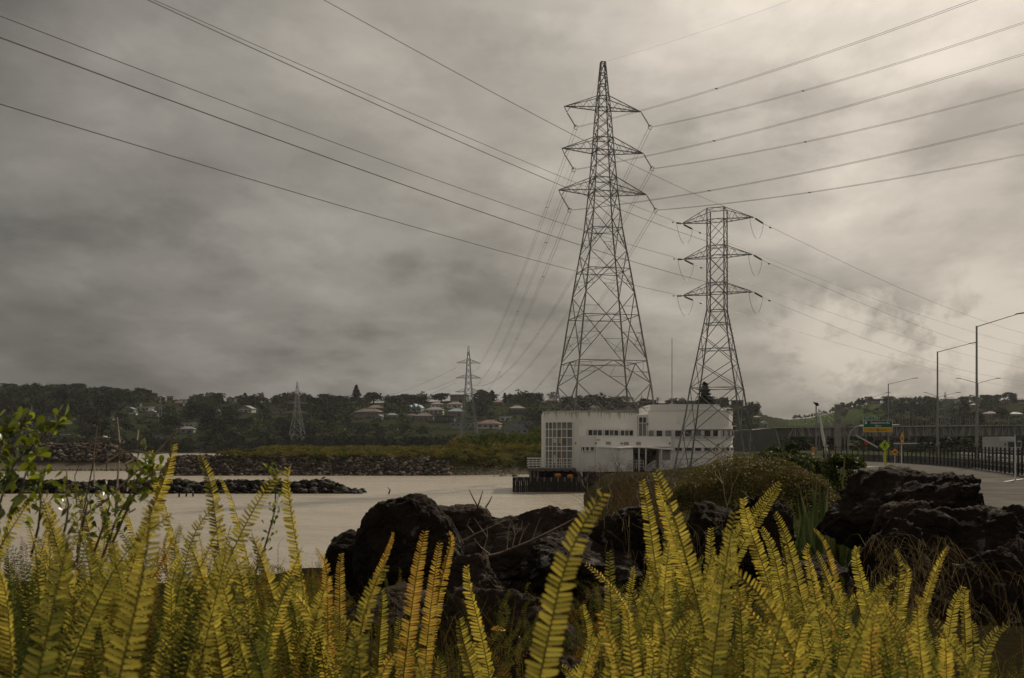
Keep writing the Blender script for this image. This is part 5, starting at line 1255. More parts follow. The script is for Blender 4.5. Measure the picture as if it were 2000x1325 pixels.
for (px, py, w, wc, rc, kind, lb) in HOUSES:
    d = find_ground(px, py + w * .12 + 3) - 4; k = d / F; x = (px - 1000) * k; wm_ = w * k; zg = ground_z(x, d) - 1.0; ze = CZ + (HY - py) * k
    hgt = min(max(ze - zg, 3.2), 9); zg = ze - hgt; dp = min(wm_ * .7, 11); hspots.append((px, py, w, d))
    H_ = thing('house', (x, d, zg), lb, 'house', 'houses on the far slope', rz=R.uniform(-.25, .25))
    mw = mat('wall_' + wc, WC[wc], tuple(c * .8 for c in WC[wc]), .3, .85); mr = mat('roof_' + rc, RC[rc], tuple(c * .7 for c in RC[rc]), .6, .8)
    mb(mw).box((0, 0, hgt / 2), (wm_, dp, hgt)).obj('wall', H_)
    rf = mb(mr); e = .5; rh = min(wm_ * .18, 2.4); a, b_ = wm_ / 2 + e, dp / 2 + e
    if kind in ('hip', 'two'): r_ = max(a - b_, .3); rf.add([(-a, -b_, hgt), (a, -b_, hgt), (a, b_, hgt), (-a, b_, hgt), (-r_, 0, hgt + rh), (r_, 0, hgt + rh), (-a, -b_, hgt - .2), (a, -b_, hgt - .2), (a, b_, hgt - .2), (-a, b_, hgt - .2)], [(0, 1, 5, 4), (1, 2, 5), (2, 3, 4, 5), (3, 0, 4), (9, 8, 7, 6), (6, 7, 1, 0), (7, 8, 2, 1), (8, 9, 3, 2), (9, 6, 0, 3)])
    elif kind == 'gable': rf.plate([(-a, -b_, hgt), (a, -b_, hgt), (0, -b_, hgt + rh * 1.4)], (0, 1, 0), 2 * b_)
    elif kind == 'gable2':
        for q, s_ in ((-.28, .7), (.05, 1.0), (.33, .7)): rf.plate([((q - .2) * wm_, -b_ - .3 * s_, hgt - .2), ((q + .2) * wm_, -b_ - .3 * s_, hgt - .2), (q * wm_, -b_ - .3 * s_, hgt + wm_ * .26 * s_)], (0, 1, 0), 2 * b_)
    else: rf.box((0, 0, hgt + .15), (wm_ + 1, dp + 1, .3))
    ro = rf.obj('roof', H_); mb(mw).box((wm_ * .2, .5, hgt + rh * .8), (.7, .7, 1.3)).obj('chimney', ro) if kind in ('hip', 'two') else None
    nw = max(2, int(wm_ / 3.0)); fl = 2 if hgt > 5.5 or kind == 'two' else 1
    for f_ in range(fl):
        for q in range(nw):
            xx = -wm_ / 2 + wm_ * (q + .5) / nw; z_ = hgt - 1.5 - f_ * 2.7; ww = wm_ / nw * R.choice([.45, .55, .65]); wo = mb(HW).box((xx, -dp / 2 - .03, z_), (ww + .2, .08, 1.35)).obj('window', H_); mb(hg).box((xx, -dp / 2 - .06, z_), (ww, .06, 1.15)).obj('pane', wo)
    mb(hg).box((wm_ * .12, -dp / 2 - .04, 1.1), (.95, .07, 2.1)).obj('door', H_)


def clear_of_houses(px, py, m=.72):
    for hx, hy, w, _ in hspots:
        if abs(px - hx) < w * m + 3 and -w * .22 - 6 < py - hy < 10 + w * .12: return False
    return True


spots = []
for k in range(7600):
    px = R.uniform(-350, 2350)
    f, rd = interp(FOOT, px), interp(RID, px); u = R.random() ** .8; d = f + 4 + (rd - f) * u * 1.01; x = (px - 1000) / F * d; z = ground_z(x, d)
    if 1540 < px < 1720 and d > f + 120 and (fn(px, d, 90, 3) > -.12): continue
    if 1480 < px < 1640 and d > 620: continue
    dens = fn(x, d, 55, 12)
    if dens < -.38 and u < .9: continue
    s = R.uniform(5, 10.5) * (1.25 if dens > .2 else 1) * (.72 if px > 1430 else 1); h = s * R.uniform(.75, 1.2)
    if d > rd * .93: s *= .8; h = min(h, 7.5)
    top = HY - (z + h - CZ) * F / d; base = HY - (z - CZ) * F / d
    ok = clear_of_houses(px, (top + base) / 2) and clear_of_houses(px, top + 2)
    if not ok:
        # low garden shrubs only, so that the house behind stays in view
        h = 1.6; s = 3.5
        if R.random() < .5: continue
    wd = 1 if fn(px, d, 160, 21) > 0 else 0
    c = R.choice(PALW[:3] + [PALW[4]] if wd else PALW)
    if 380 < px < 560 or 330 < d - f < 0: c = R.choice([PALW[0], PALW[4], PALW[1]])
    pn = fn(px, d * .8, 45, 33) + .5 * fn(px, d, 17, 34); k_ = (1.35 if 500 < px < 900 and u < .5 else 1.0) * (1.9 if pn > .28 else 1.3 if pn > .05 else .85)
    if pn > .28 and R.random() < .7: c = R.choice([(.045, .052, .018), (.055, .052, .022), (.04, .05, .02)])
    if pn < -.3: c = R.choice([(.05, .042, .032), (.035, .035, .025)])
    spots.append((x, d, z - .12 * h, s, h, tuple(v * k_ for v in c)))
forest('woodland', spots, 'dense dark green woodland covering the far slope')
# bushes at the foot, along the water
spots = []
for k in range(1500):
    px = R.uniform(-300, 2200); f = interp(FOOT, px); d = f - R.uniform(-6, 8); x = (px - 1000) / F * d; z = max(ground_z(x, d), .2)
    spots.append((x, d, z - .5, R.uniform(3, 7), R.uniform(3, 8), R.choice(PALW[:5])))
forest('shore_thicket', spots, 'dark thicket along the foot of the far slope')
# light grassy scrub on the causeway
TPS = [crown_template(46, 5, 30 + s, .8, .12) for s in range(8)]
PALS = [(.095, .095, .034), (.070, .083, .030), (.125, .105, .042), (.052, .068, .027), (.115, .088, .042), (.088, .082, .045)]
spots = []
for k in range(3900):
    px = R.uniform(430, 1200); y = 163 + (470 - 163) * R.random() ** 1.6; x = (px - 1000) / F * y
    if px < 470 and y > 172: continue
    edge = 163 + 8 * smooth(850, 1060, px); z = ground_z(x, y)
    if z < (1.6 if px < 850 else 1.1) or y < edge - (7 if px > 850 else 0): continue
    ppy = HY - (z - CZ) * F / y
    if abs((px - 725) - (ppy - 886) * -6) < 34 and 883 < ppy < 893: continue
    s = R.uniform(.8, 2.2) * (1 + .3 * smooth(170, 300, y)); g = fn(x, y, 14, 15)
    h = s * R.uniform(.45, .9) * (1.0 + (1.6 if (px > 880 and g > -.1) else 0) * smooth(180, 240, y)); c = PALS[int(abs(g) * 11 + R.random() * 2.2) % 6]
    if px > 900 and y > 200: s *= 1.4; c = R.choice([PALS[3], PALS[1], (.045, .058, .02)])
    spots.append((x, y, z - .15, s * 1.3, h, c))
forest('causeway_scrub', spots, 'yellow green scrub and rank grass on the causeway', BRUSHM, TPS)
pa = mb(ASPH); pts = [at(690, 897, 0)] ; prev = None
for px, py in ((694, 890.5), (712, 889), (732, 887.6), (762, 886.2), (800, 885.3)):
    d = (CZ - 2.95) * F / (py - HY); a, b_ = at(px - 14, 0, d), at(px + 26, 0, d); a.z = ground_z(a.x, a.y) + .25; b_.z = ground_z(b_.x, b_.y) + .25
    if prev: pa.add([prev[0], prev[1], b_, a], [(0, 1, 2, 3)])
    prev = (a, b_)
tag(pa.obj('path'), 'short stretch of pale asphalt path through the causeway scrub', kind='structure')
tag(mb(PAINT).beam((0, 0, 0), (4.2, 6, .1), .5, .25).obj('path_kerb'), 'short white kerb stone at the bend of the causeway path', 'kerb stone').location = at(742, 887.5, 215)

# scrub behind the building and under the bridge
spots = []
for k in range(1500):
    px = R.uniform(1080, 1640); y = R.uniform(140, 440); x = (px - 1000) / F * y
    if x > ROADX(y) - 8: continue
    z = ground_z(x, y); s = R.uniform(2, 5)
    if px > 1440 and y < 240: s = R.uniform(.6, 1.4)
    spots.append((x, y, z - .3, s * 1.2, s * R.uniform(.6, 1.0), R.choice(PALW + [(.07, .08, .03)])))
for k in range(900):
    y = R.uniform(150, 440); x = ROADX(y) + R.uniform(38, 110); s = R.uniform(2, 4.5); spots.append((x, y, 2.7, s * 1.3, s * .8, R.choice(PALW + [(.06, .06, .03)])))
for k in range(260):
    px = R.uniform(1480, 2150); y = R.uniform(262, 420); x = (px - 1000) / F * y; s = R.uniform(2.5, 4.5)
    if abs(x - ROADX(y) - 16) < 20: continue
    spots.append((x, y, 2.6, s * 1.3, s * 1.1, R.choice(PALW)))
forest('roadside_scrub', spots, 'dark bushes behind the white building and under the bridge')

# ------------------------------------------------------------------ trees one can tell apart
def broad_tree(label, loc, w, h, c, seed, group=None, trunk=.28, n=420, lf=.075, mat_=LEAFA, lobes=9, flat=1.0, name='tree'):
    T = thing(name, loc, label, 'tree', group); V, Fq, sh = crown_template(n, lobes, seed, flat, lf); V = V * np.array((w, w, h * (1 - trunk * .6))) + np.array((0, 0, h * trunk * .45))
    C = np.clip(np.array(c)[None] * sh[:, None], 0, 1); link('crown', np_mesh('crown', V, Fq, [mat_], C), T)
    m = mb(BARK).tube([(0, 0, -.8), (w * .02, 0, h * .25), (0, .0, h * .62)], [w * .045, w * .032, w * .012], 6)
    for a in range(5): q = a * 1.3 + seed; m.tube([(0, 0, h * .25), (math.cos(q) * w * .2, math.sin(q) * w * .2, h * .55)], w * .014, 5, w * .006)
    m.obj('trunk', T); return T


def conifer(label, loc, w, h, c, seed, tiers=15, gap=.5, group=None, name='conifer_tree'):
    """whorls of branches, open between tiers"""
    T = thing(name, loc, label, 'tree', group); g = random.Random(seed); m = mb(BARK); m.tube([(0, 0, -.8), (0, 0, h)], w * .03, 6, w * .004); P, N_ = [], []
    for i in range(tiers):
        f = i / (tiers - 1); z = h * (.16 + .82 * f); r = w * .5 * (1 - f) ** .8 * (.75 + .5 * g.random()) + w * .03; nb_ = 7
        for b_ in range(nb_):
            a = b_ * 6.283 / nb_ + g.random() * .7; e = Vector((math.cos(a) * r, math.sin(a) * r, r * .22 * (1 - 2 * (f < .3)))); m.tube([(0, 0, z), (e.x, e.y, z + e.z)], w * .008, 4, w * .003)
            for q in range(9): u = .25 + .8 * q / 9; P.append((e.x * u + g.gauss(0, r * .05), e.y * u + g.gauss(0, r * .05), z + e.z * u + g.gauss(0, .02 * h / tiers * 3))); N_.append((0, 0, 1))
    V, Fq = quads_on(np.array(P), np.array(N_, float), w * .10 * gap * 1.6, 1.5, .5); C = np.tile(np.array(c), (len(V), 1)) * np.repeat(NP.uniform(.7, 1.3, len(P)), 4)[:, None]
    link('crown', np_mesh('crown', V, Fq, [LEAFA], C), T); m.obj('trunk', T); return T


def palm(label, loc, h, r, seed, name='palm_tree'):
    T = thing(name, loc, label, 'tree', 'cabbage palms'); mb(BARK).tube([(0, 0, -.5), (.1, 0, h)], r * .09, 7, r * .06).obj('trunk', T); g = random.Random(seed); m = mb(mat('palm_leaf', (.03, .035, .02)))
    for i in range(40):
        a = g.uniform(0, 6.28); e = g.uniform(-.5, 1.4); d = Vector((math.cos(a) * math.cos(e), math.sin(a) * math.cos(e), math.sin(e))); t_ = Vector((-math.sin(a), math.cos(a), 0)) * r * .05; p = Vector((.1, 0, h)); q = p + d * r * .6; w_ = p + d * r - Vector((0, 0, r * .25))
        m.add([p - t_ * .4, q - t_, w_, q + t_, p + t_ * .4, q + Vector((0, 0, -.02))], [(0, 1, 5), (1, 2, 5), (2, 3, 5), (3, 4, 5), (4, 0, 5)])
    m.obj('crown', T)


def bare_tree(label, loc, w, h, seed, c=(.17, .14, .11), name='bare_tree', cat='tree', depth=5, r0=None, parent_name='branches', mt=None, col_=None):
    T = thing(name, loc, label, cat); g = random.Random(seed); m = mb(mt or TWIGD); r0 = r0 or h * .022

    def grow(p, d, l, r, k):
        q = p + d * l; m.tube([p, p.lerp(q, .5) + Vector((g.gauss(0, l * .04), g.gauss(0, l * .04), 0)), q], r, 4 if k < 3 else 3, r * .68, cap=False)
        if k >= depth: return
        for _ in range(g.choice([2, 3, 3])):
            nd = (d + Vector((g.gauss(0, .45), g.gauss(0, .45), g.gauss(.08, .25))) * (w / h + .3)).normalized(); grow(q, nd, l * g.uniform(.62, .85), r * .62, k + 1)
    trunk = mb(mt or TWIGD).tube([(0, 0, -.4), (0, 0, h * .25)], r0 * 1.2, 6, r0).obj('trunk', T); grow(Vector((0, 0, h * .25)), Vector((0, 0, 1)), h * .24, r0, 1); m.obj(parent_name, T); return T


def on_ridge(px, py_top, d=None, back=0):
    d = d or interp(RID, px) * .985; x = (px - 1000) / F * d; z = ground_z(x, d); return Vector((x, d, z - .5)), CZ + (HY - py_top) / F * d - z + .5


SKYT = [  # px, top py, width px, kind
    (18, 757, 30, 'dark round tree at the far end of the ridge'), (55, 754, 22, 'second round tree along the ridge'), (112, 752, 24, 'round tree on the ridge just right of the twin tiny pylons'), (152, 751, 30, 'biggest domed tree on the first part of the ridge'),
    (205, 765, 30, 'flat topped tree following the biggest dome on the ridge'), (228, 757, 16, 'pointed dark tree on the ridge after the flat topped one'), (276, 765, 32, 'broad tree on the ridge before the row of ridge houses'), (302, 766, 12, 'narrow tree beside the ridge houses'),
    (418, 776, 34, 'low broad tree on the ridge above the dark wood'), (470, 777, 26, 'tree on the ridge where the dark wood ends'), (508, 775, 24, 'rounded tree on the ridge before the causeway pylon'), (567, 766, 26, 'tree on the ridge touching the causeway pylon'), (640, 767, 34, 'wide rounded tree on the ridge left of the pointed pine'), (667, 772, 24, 'tree hugging the left side of the pointed pine'),
    (722, 774, 20, 'small tree right of the pointed pine'), (729, 768, 36, 'large dome right of the pointed pine'), (770, 775, 20, 'small round tree above the orange roof'), (798, 766, 30, 'leafy tree over the pale blue gables'), (862, 768, 30, 'round tree above the pink roofed house'), (941, 757, 28, 'tall dark tree right of the shore pylon'),
    (1004, 768, 26, 'round tree right of the pointed dark conifer'), (1030, 770, 24, 'tree on the ridge left of the tallest pylon'), (1043, 775, 34, 'broad tree just left of the tallest pylon'), (1078, 762, 26, 'pale airy tree touching the tallest pylon leg'), (1156, 768, 26, 'round tree seen through the tallest pylon'), (1222, 770, 30, 'pale airy tree inside the tallest pylon legs'), (1195, 778, 26, 'dark spiky tree inside the tallest pylon legs'),
    (1305, 780, 16, 'small round tree beyond the parapet'), (1331, 785, 18, 'low tree on the skyline beyond the parapet'), (1436, 781, 12, 'small round tree right of the stout pylon'), (1468, 789, 14, 'last tree before the skyline dips'),
    (1736, 771, 26, 'umbrella shaped dark tree crowning the right hill'), (1715, 780, 16, 'small tree left of the umbrella shaped one'), (1765, 777, 22, 'tree right of the umbrella shaped one'), (1812, 774, 20, 'round tree left of the second tallest lamp'), (1880, 774, 16, 'small tree between the two tall lamps'), (1925, 770, 24, 'round dark tree right of the tallest lamp'), (1953, 771, 20, 'domed tree over the small ridge house'), (1975, 767, 26, 'large tree at the right end of the ridge'),
]
for i, (px, py, w, lb) in enumerate(SKYT):
    loc, h = on_ridge(px, py); wm_ = w * loc.y / F * 1.25; pale = 'pale' in lb
    broad_tree(lb, loc, wm_, max(h, wm_ * .55), (.085, .085, .05) if pale else R.choice([(.022, .026, .016), (.028, .034, .018), (.03, .034, .02)]), 100 + i, 'trees along the far ridge', n=260 if pale else 480, lf=.07 if pale else .085, flat=.85)
loc, h = on_ridge(696, 753); conifer('pointed dark pine standing up alone from the ridge', loc, 22 * loc.y / F, h, (.02, .026, .018), 1, 14, 1.0)
loc, h = on_ridge(961, 764); conifer('pointed dark conifer on the ridge right of the shore pylon', loc, 22 * loc.y / F, h, (.018, .022, .015), 2, 14, 1.0)
loc, h = on_ridge(986, 768); conifer('smaller conifer next to the round ridge tree', loc, 14 * loc.y / F, h, (.018, .022, .015), 3, 12, 1.0)
x = at(1377, 0, 300).x; conifer('tall norfolk pine with open whorls behind the stout pylon', (x, 300, 2.5), 62 * 300 / F, zz(748, 300) - 2.5, (.05, .06, .04), 5, 17, .75)
for px, py, r, lb in ((1284, 777, 2.6, 'cabbage palm on the skyline just right of the tallest pylon'), (1190, 782, 3.2, 'cabbage palm inside the tallest pylon legs')):
    loc, h = on_ridge(px, py + 5, 700); palm(lb, loc, h, r * 1.3, int(px))
loc, h = on_ridge(800, 772); bare_tree('bare grey tree among the crowns over the pale blue gables', loc, h * 1.2, h * 1.05, 5, depth=5)
x = at(577, 0, 640).x; d = find_ground(575, 815); loc = Vector(((575 - 1000) / F * d, d, ground_z((575 - 1000) / F * d, d)))
broad_tree('large bare brownish tree crown in front of the sandy house', loc, 48 * d / F, 46 * d / F, (.12, .095, .07), 77, n=520, lf=.05)
tuft = thing('row_tree', (0, 0, 0), 'x', 'tree'); first = True
for i in range(46):      # small trees lining the crest of the green hill
    px = 1550 + i * 3.4 + R.uniform(-1.2, 1.2); d = interp(RID, px) * .99; x = (px - 1000) / F * d; z = ground_z(x, d); h = R.uniform(2.5, 7.5) * (1.2 if i > 20 else .8); w = h * R.uniform(.55, .9)
    if i == 0:
        V, Fq, sh = crown_template(90, 4, 9, 1.1, .2); C = np.tile((.022, .028, .016), (len(V), 1)) * sh[:, None]; link('crown', np_mesh('crown', V, Fq, [LEAFA], C), tuft); mb(BARK).tube([(0, 0, -.2), (0, 0, .5)], .04, 5).obj('trunk', tuft)
        T = tuft; tag(T, group='small trees lining the hill crest'); T.location = (x, d, z); T.scale = (w * 1.3, w * 1.3, h); T['label'] = 'small dark tree in the row lining the crest of the green hill'
    else: copy_thing(tuft, (x, d, z), 'small dark tree in the row lining the crest of the green hill', rz=R.uniform(0, 6), scale=(w * 1.3, w * 1.3, h))

# ------------------------------------------------------------------ bushes between the boulders and the building


def leafy(name, loc, lobes, n, leaf, cols, label, cat='bush', mat_=LEAFN, jit=.9, stems=8, asp=1.7, shell=(.6, 1.05), bend=None):
    T = thing(name, loc, label, cat); P, N_, k = blob_points(n, lobes, shell); keep = P[:, 2] > -.3; P, N_ = P[keep], N_[keep]
    V, Fq = quads_on(P, N_, leaf, asp, jit); ci = NP.integers(0, len(cols), len(P)); patch = np.array([fn(p[0], p[1] + p[2] * .7, lobes[0][3] * .6, 7) for p in P]); ci = np.where(patch > .12, ci % max(1, len(cols) // 2), ci)
    C = np.array(cols)[ci] * NP.uniform(.65, 1.35, (len(P), 1)); C = np.repeat(C, 4, 0); o = link('foliage', np_mesh('foliage', V, Fq, [mat_], C), T); tag(o, kind='stuff')
    m = mb(BARK)
    for L in lobes[:stems]: m.tube([(0, 0, -.2), (L[0] * .5, L[1] * .5, L[2] * .4), (L[0], L[1], L[2] + L[5] * .3)], .05 * L[3], 5, .015 * L[3])
    m.obj('stem', T); return T


d = 21.0; c0 = at(1470, 0, d).x; k = d / F
lobes = [((px - 1470) * k, dy, zz(py, d) - 2.9, rx * k, ry, rz_ * k) for px, py, rx, ry, rz_, dy in
         ((1400, 955, 66, .9, 50, 0), (1450, 940, 74, 1.0, 52, .2), (1505, 945, 74, 1.0, 50, 0), (1550, 955, 52, .8, 42, .1), (1375, 985, 52, .8, 40, -.2), (1440, 985, 80, .9, 50, -.4), (1520, 990, 80, .9, 50, -.3), (1590, 965, 42, .7, 34, .3), (1350, 975, 34, .6, 28, .2), (1600, 1000, 50, .7, 40, -.1))]
leafy('coastal_bush', (c0, d, 2.9), lobes, 34000, .030, [(.08, .08, .024), (.06, .072, .02), (.10, .062, .033), (.10, .055, .035), (.08, .095, .026), (.13, .09, .04)], 'wide rounded reddish green coastal bush before the white building', stems=9)
for (px, py, rx, rz_, d, n, lf, cols, lb) in (
        (1645, 905, 46, 18, 30, 4200, .06, [(.045, .06, .015), (.03, .045, .012), (.06, .075, .02)], 'glossy dark green bush behind the biggest boulder'),
        (1530, 897, 55, 18, 60, 3500, .13, [(.05, .065, .025), (.035, .045, .018), (.07, .08, .03)], 'grey green bush between the coastal bush and the abutment'),
        (1500, 885, 34, 16, 75, 2600, .16, [(.045, .055, .025), (.03, .038, .018)], 'rounded dull bush before the dark abutment'),
        (1562, 893, 26, 14, 88, 1800, .16, [(.06, .07, .02), (.04, .05, .02)], 'low spiky looking bush left of the floodlight pole'),
        (1545, 880, 22, 16, 100, 1800, .2, [(.03, .038, .02), (.045, .055, .03)], 'dark upright bush at the foot of the abutment'),
        (1600, 903, 40, 9, 70, 2400, .12, [(.04, .05, .016), (.06, .065, .02)], 'clipped low hedge by the pale kerb')):
    k = d / F; zb = 2.9; lobes = [(R.uniform(-.6, .6) * rx * k, R.uniform(-.5, .5) * rx * k, max(zz(py, d) - zb, .3) + R.uniform(-.4, .35) * rz_ * k, rx * k * R.uniform(.4, .6), rx * k * .45, rz_ * k * R.uniform(.55, .85)) for _ in range(7)] + [(R.uniform(-.6, .6) * rx * k, R.uniform(-.5, .2) * rx * k, .25, rx * k * .5, rx * k * .4, max(zz(py, d) - zb, .3) * .8) for _ in range(4)]
    leafy('bush', (at(px, 0, d).x, d, zb), lobes, n, lf, cols, lb, stems=6)
# dry brush, bank grass: countless stems

def brush(name, n, sampler, label, cols, r=.006, lean=.35, curl=.3, mat_=BRUSHM, blades=False, kind='stuff'):
    Vs, Fs, Cs = [], [], []; off = 0
    for _ in range(n):
        q = sampler()
        if q is None: continue
        x, y, z, h, w = q; a = R.uniform(0, 6.28); ld = Vector((math.cos(a), math.sin(a), 0)) * lean * R.random() * h; cb = Vector((math.cos(a + .5), math.sin(a + .5), 0)) * curl * h * R.random()
        p0 = Vector((x, y, z)); p1 = p0 + Vector((0, 0, h * .5)) + ld * .5; p2 = p0 + Vector((0, 0, h * R.uniform(.8, 1))) + ld + cb; s = Vector((math.cos(a + 1.57 * R.random()), math.sin(a + 1.57 * R.random()), 0)) * w
        Vs += [p0 - s, p0 + s, p1 - s * .8, p1 + s * .8, p2 - s * .2, p2 + s * .2]; Fs += [(off, off + 1, off + 3, off + 2), (off + 2, off + 3, off + 5, off + 4)]; off += 6; c = R.choice(cols); k = R.uniform(.6, 1.4); Cs += [(c[0] * k, c[1] * k, c[2] * k)] * 6
    o = link(name, np_mesh(name, [v[:] for v in Vs], Fs, [mat_], Cs)); tag(o, label, kind=kind); return o


DRY = [(.045, .032, .024), (.06, .045, .035), (.03, .024, .018), (.11, .088, .068)]


def s_br():
    px = R.triangular(1085, 1390, 1230); y = R.uniform(22, 88); x = (px - 1000) / F * y; z = ground_z(x, y)
    if z < .3: return None
    top = 903 + 30 * (abs(px - 1235) / 90) ** 1.5 + R.uniform(0, 70); h = max(.25, min(2.4, CZ + (HY - top) / F * y - z)); h *= R.uniform(.35, 1.1) * (.75 + .55 * fn(x, y, 1.6, 40)) * (1.5 if R.random() < .06 else 1); return (x, y, z, h, .0035 * (y / 14))


brush('dry_brush', 5500, s_br, 'tangle of brown leafless brush on the bank before the white building', DRY, lean=.9, curl=.9)


def s_bank():
    px = R.uniform(1090, 2050); y = R.uniform(12, 60); x = (px - 1000) / F * y; z = ground_z(x, y)
    if z < .3 or x > 12.0 + .14 * max(0, y - 14): return None
    return (x, y, z - .02, R.uniform(.06, .22), .004 * (y / 10))


brush('bank_grass', 14000, s_bank, 'short rough grass on the bank behind the boulders', [(.045, .052, .015), (.07, .06, .02), (.035, .042, .015), (.08, .065, .03)])
for i, (px, py, dd, w) in enumerate(((1160, 935, 26, 1.5), (1185, 925, 30, 1.8), (1215, 912, 34, 2.2), (1245, 920, 30, 1.8), (1275, 925, 27, 1.5), (1300, 935, 24, 1.4), (1330, 930, 25, 1.5), (1200, 948, 22, 1.2), (1255, 950, 20, 1.2), (1420, 925, 18.5, .9))):
    zg = ground_z(at(px, 0, dd).x, dd); hh = max(.9, zz(py - 22, dd) - zg)
    bare_tree(['leafless brown shrub at the water side end of the dry brush', 'leafless shrub second from the water in the dry brush', 'tallest leafless shrub before the entrance steps', 'leafless shrub below the porch railing', 'leafless shrub before the grey shutter panel', 'leafless shrub close to the stout pylon foot', 'leafless shrub touching the coastal bush', 'low leafless shrub in front of the tallest one', 'low leafless shrub near the tall paired ferns', 'dead grey twigs sticking out of the coastal bush'][i], Vector((at(px, 0, dd).x, dd, zg - .05)), w * 1.6, hh * 1.15, 300 + i, name='dead_shrub', cat='shrub', depth=6, r0=.016, mt=TWIGD if i % 3 else TWIG)
# windblown straw clump on top of the biggest boulder's far side
def s_straw():
    a = R.gauss(0, .5); return (at(1762, 0, 26).x + a, 26 + R.gauss(0, .3), 3.0, R.uniform(.6, 1.45) * math.exp(-a * a), .004)


brush('straw_tussock', 900, s_straw, 'pale straw coloured tussock behind the biggest boulder', [(.30, .19, .10), (.24, .15, .08), (.38, .26, .15)], lean=.5, curl=.7)
# ------------------------------------------------------------------ boulders
BV, BF = ico(5)
BV6, BF6 = ico(6)


def boulder(cx, top, bot, halfpx, d, label, material=None, dep=.8, seed=0, rough=.30, tilt=0.0, skew=0.0, flat=None, cuts=13):
    """a weathered boulder whose outline spans the given photo columns, standing at distance d"""
    k = d / F; rx = halfpx * k; zt, zb_ = zz(top, d), zz(bot, d); rz_ = (zt - zb_) / 2; V = BV.copy(); rr = np.random.default_rng(seed); big = halfpx >= 100; V = (BV6 if big else BV).copy()
    for _ in range(cuts):
        n_ = rr.normal(0, 1, 3); n_ /= np.linalg.norm(n_); h = rr.uniform(.5, .88); s = V @ n_; V = V - np.where(s > h, (s - h) * .93, 0)[:, None] * n_
    if flat: V = V.copy(); V[:, 2] = np.where(V[:, 2] > flat, flat + (V[:, 2] - flat) * .15, V[:, 2])
    P = []
    for v in V:
        q = Vector(v); f = 1 + rough * (.55 * noise.noise(q * 1.3 + Vector((seed * 3.1, 0, 0))) + .28 * noise.noise(q * 3.1 + Vector((0, seed * 1.7, 0))) + .16 * noise.noise(q * 7 + Vector((0, 0, seed))) + .15 * noise.noise(q * 15) + .09 * noise.noise(q * 33)) - .035 * max(0, .12 - abs(noise.noise(q * 4.3 + Vector((seed, 1, 9))))) / .12 - .05 * abs(noise.noise(q * 2.2 + Vector((seed, 5, 2))))
        P.append((q.x * rx * f + skew * q.z * rx, q.y * rx * dep * f, q.z * rz_ * f))
    P = np.array(P); P[:, 2] += rz_ - P[:, 2].max(); c_, s_ = math.cos(tilt), math.sin(tilt); X = P[:, 0] * c_ + P[:, 2] * s_; Z = -P[:, 0] * s_ + P[:, 2] * c_; P[:, 0] = X; P[:, 2] = Z + (rz_ - Z.max())
    o = link('boulder', np_mesh('boulder', P, BF6 if big else BF, [material or ROCK], smooth_=True, fn=3)); o.location = (at(cx, 0, d).x, d, zt - rz_); tag(o, label, 'boulder', 'boulders along the bank')
    return o


boulder(798, 963, 1220, 108, 7.2, 'tall dark domed boulder standing against the water', seed=4, rough=.17, cuts=0)
boulder(690, 1035, 1200, 82, 7.6, 'lower grey shoulder boulder leaning on the domed one', ROCK, seed=5, rough=.35)
boulder(905, 985, 1130, 60, 10.2, 'small rounded boulder just right of the domed one', ROCKB, seed=8)
boulder(1030, 986, 1200, 160, 9.8, 'long low boulder behind the dead branch', ROCKB, seed=11, rough=.3, cuts=6)
boulder(1140, 1040, 1230, 130, 8.4, 'black boulder under the dead branch beside the tallest fern', seed=14, rough=.3)
boulder(1255, 985, 1200, 115, 8.8, 'dark boulder rising behind the tall paired ferns', seed=17, rough=.35, tilt=-.25)
boulder(1385, 978, 1150, 84, 8.3, 'narrow dark boulder right of the tall paired ferns', seed=19, rough=.4)
boulder(1478, 966, 1200, 104, 7.9, 'lichen topped boulder below the coastal bush', ROCK, seed=23, rough=.34)
boulder(1590, 1085, 1240, 125, 7.0, 'brown sloping boulder under the flax plant', ROCKB, seed=27, rough=.4, tilt=.3)
boulder(1790, 909, 1170, 182, 10.4, 'biggest black boulder with a pale crusted top at the road edge', seed=32, rough=.40, dep=.65, flat=.62, cuts=8)
boulder(1895, 955, 1120, 52, 11.0, 'right end lump beside the biggest boulder', seed=33, rough=.4)
boulder(1860, 986, 1240, 150, 8.3, 'broad black boulder with a sharp ridge in the middle of the pile', seed=37, rough=.32, dep=.7, cuts=6)
boulder(1755, 975, 1110, 72, 9.0, 'small pitted boulder wedged below the biggest one', ROCKB, seed=39, rough=.45)
boulder(1975, 985, 1160, 66, 9.2, 'dark boulder at the far edge of the pile beside the road', seed=43, rough=.35)
boulder(1720, 1008, 1230, 85, 7.4, 'pointed boulder with grass trailing over it', seed=45, rough=.45, tilt=.3)
boulder(1925, 1068, 1400, 115, 6.0, 'front black boulder with white lichen spots lowest in the pile', seed=49, rough=.28, tilt=.15, cuts=5)
boulder(2040, 1090, 1420, 80, 5.8, 'pale grey slanting boulder beside the lichen spotted one', ROCKB, seed=52, rough=.3, tilt=.2)
boulder(1990, 1050, 1230, 45, 7.5, 'small loose boulder between the pile and the road', ROCKB, seed=54)
boulder(1000, 1140, 1420, 165, 4.7, 'flat brown boulder low among the ferns with a yellow leaf on it', ROCKB, seed=57, rough=.26, cuts=5)
boulder(905, 1080, 1300, 105, 5.9, 'rough brown slope boulder below the domed one', ROCKB, seed=59, rough=.4)
boulder(770, 1145, 1420, 130, 4.9, 'brown boulder half buried in ferns left of the flat one', ROCKB, seed=62, rough=.35)
boulder(1180, 1150, 1400, 120, 5.6, 'shadowed boulder behind the orange fern tip', seed=64)
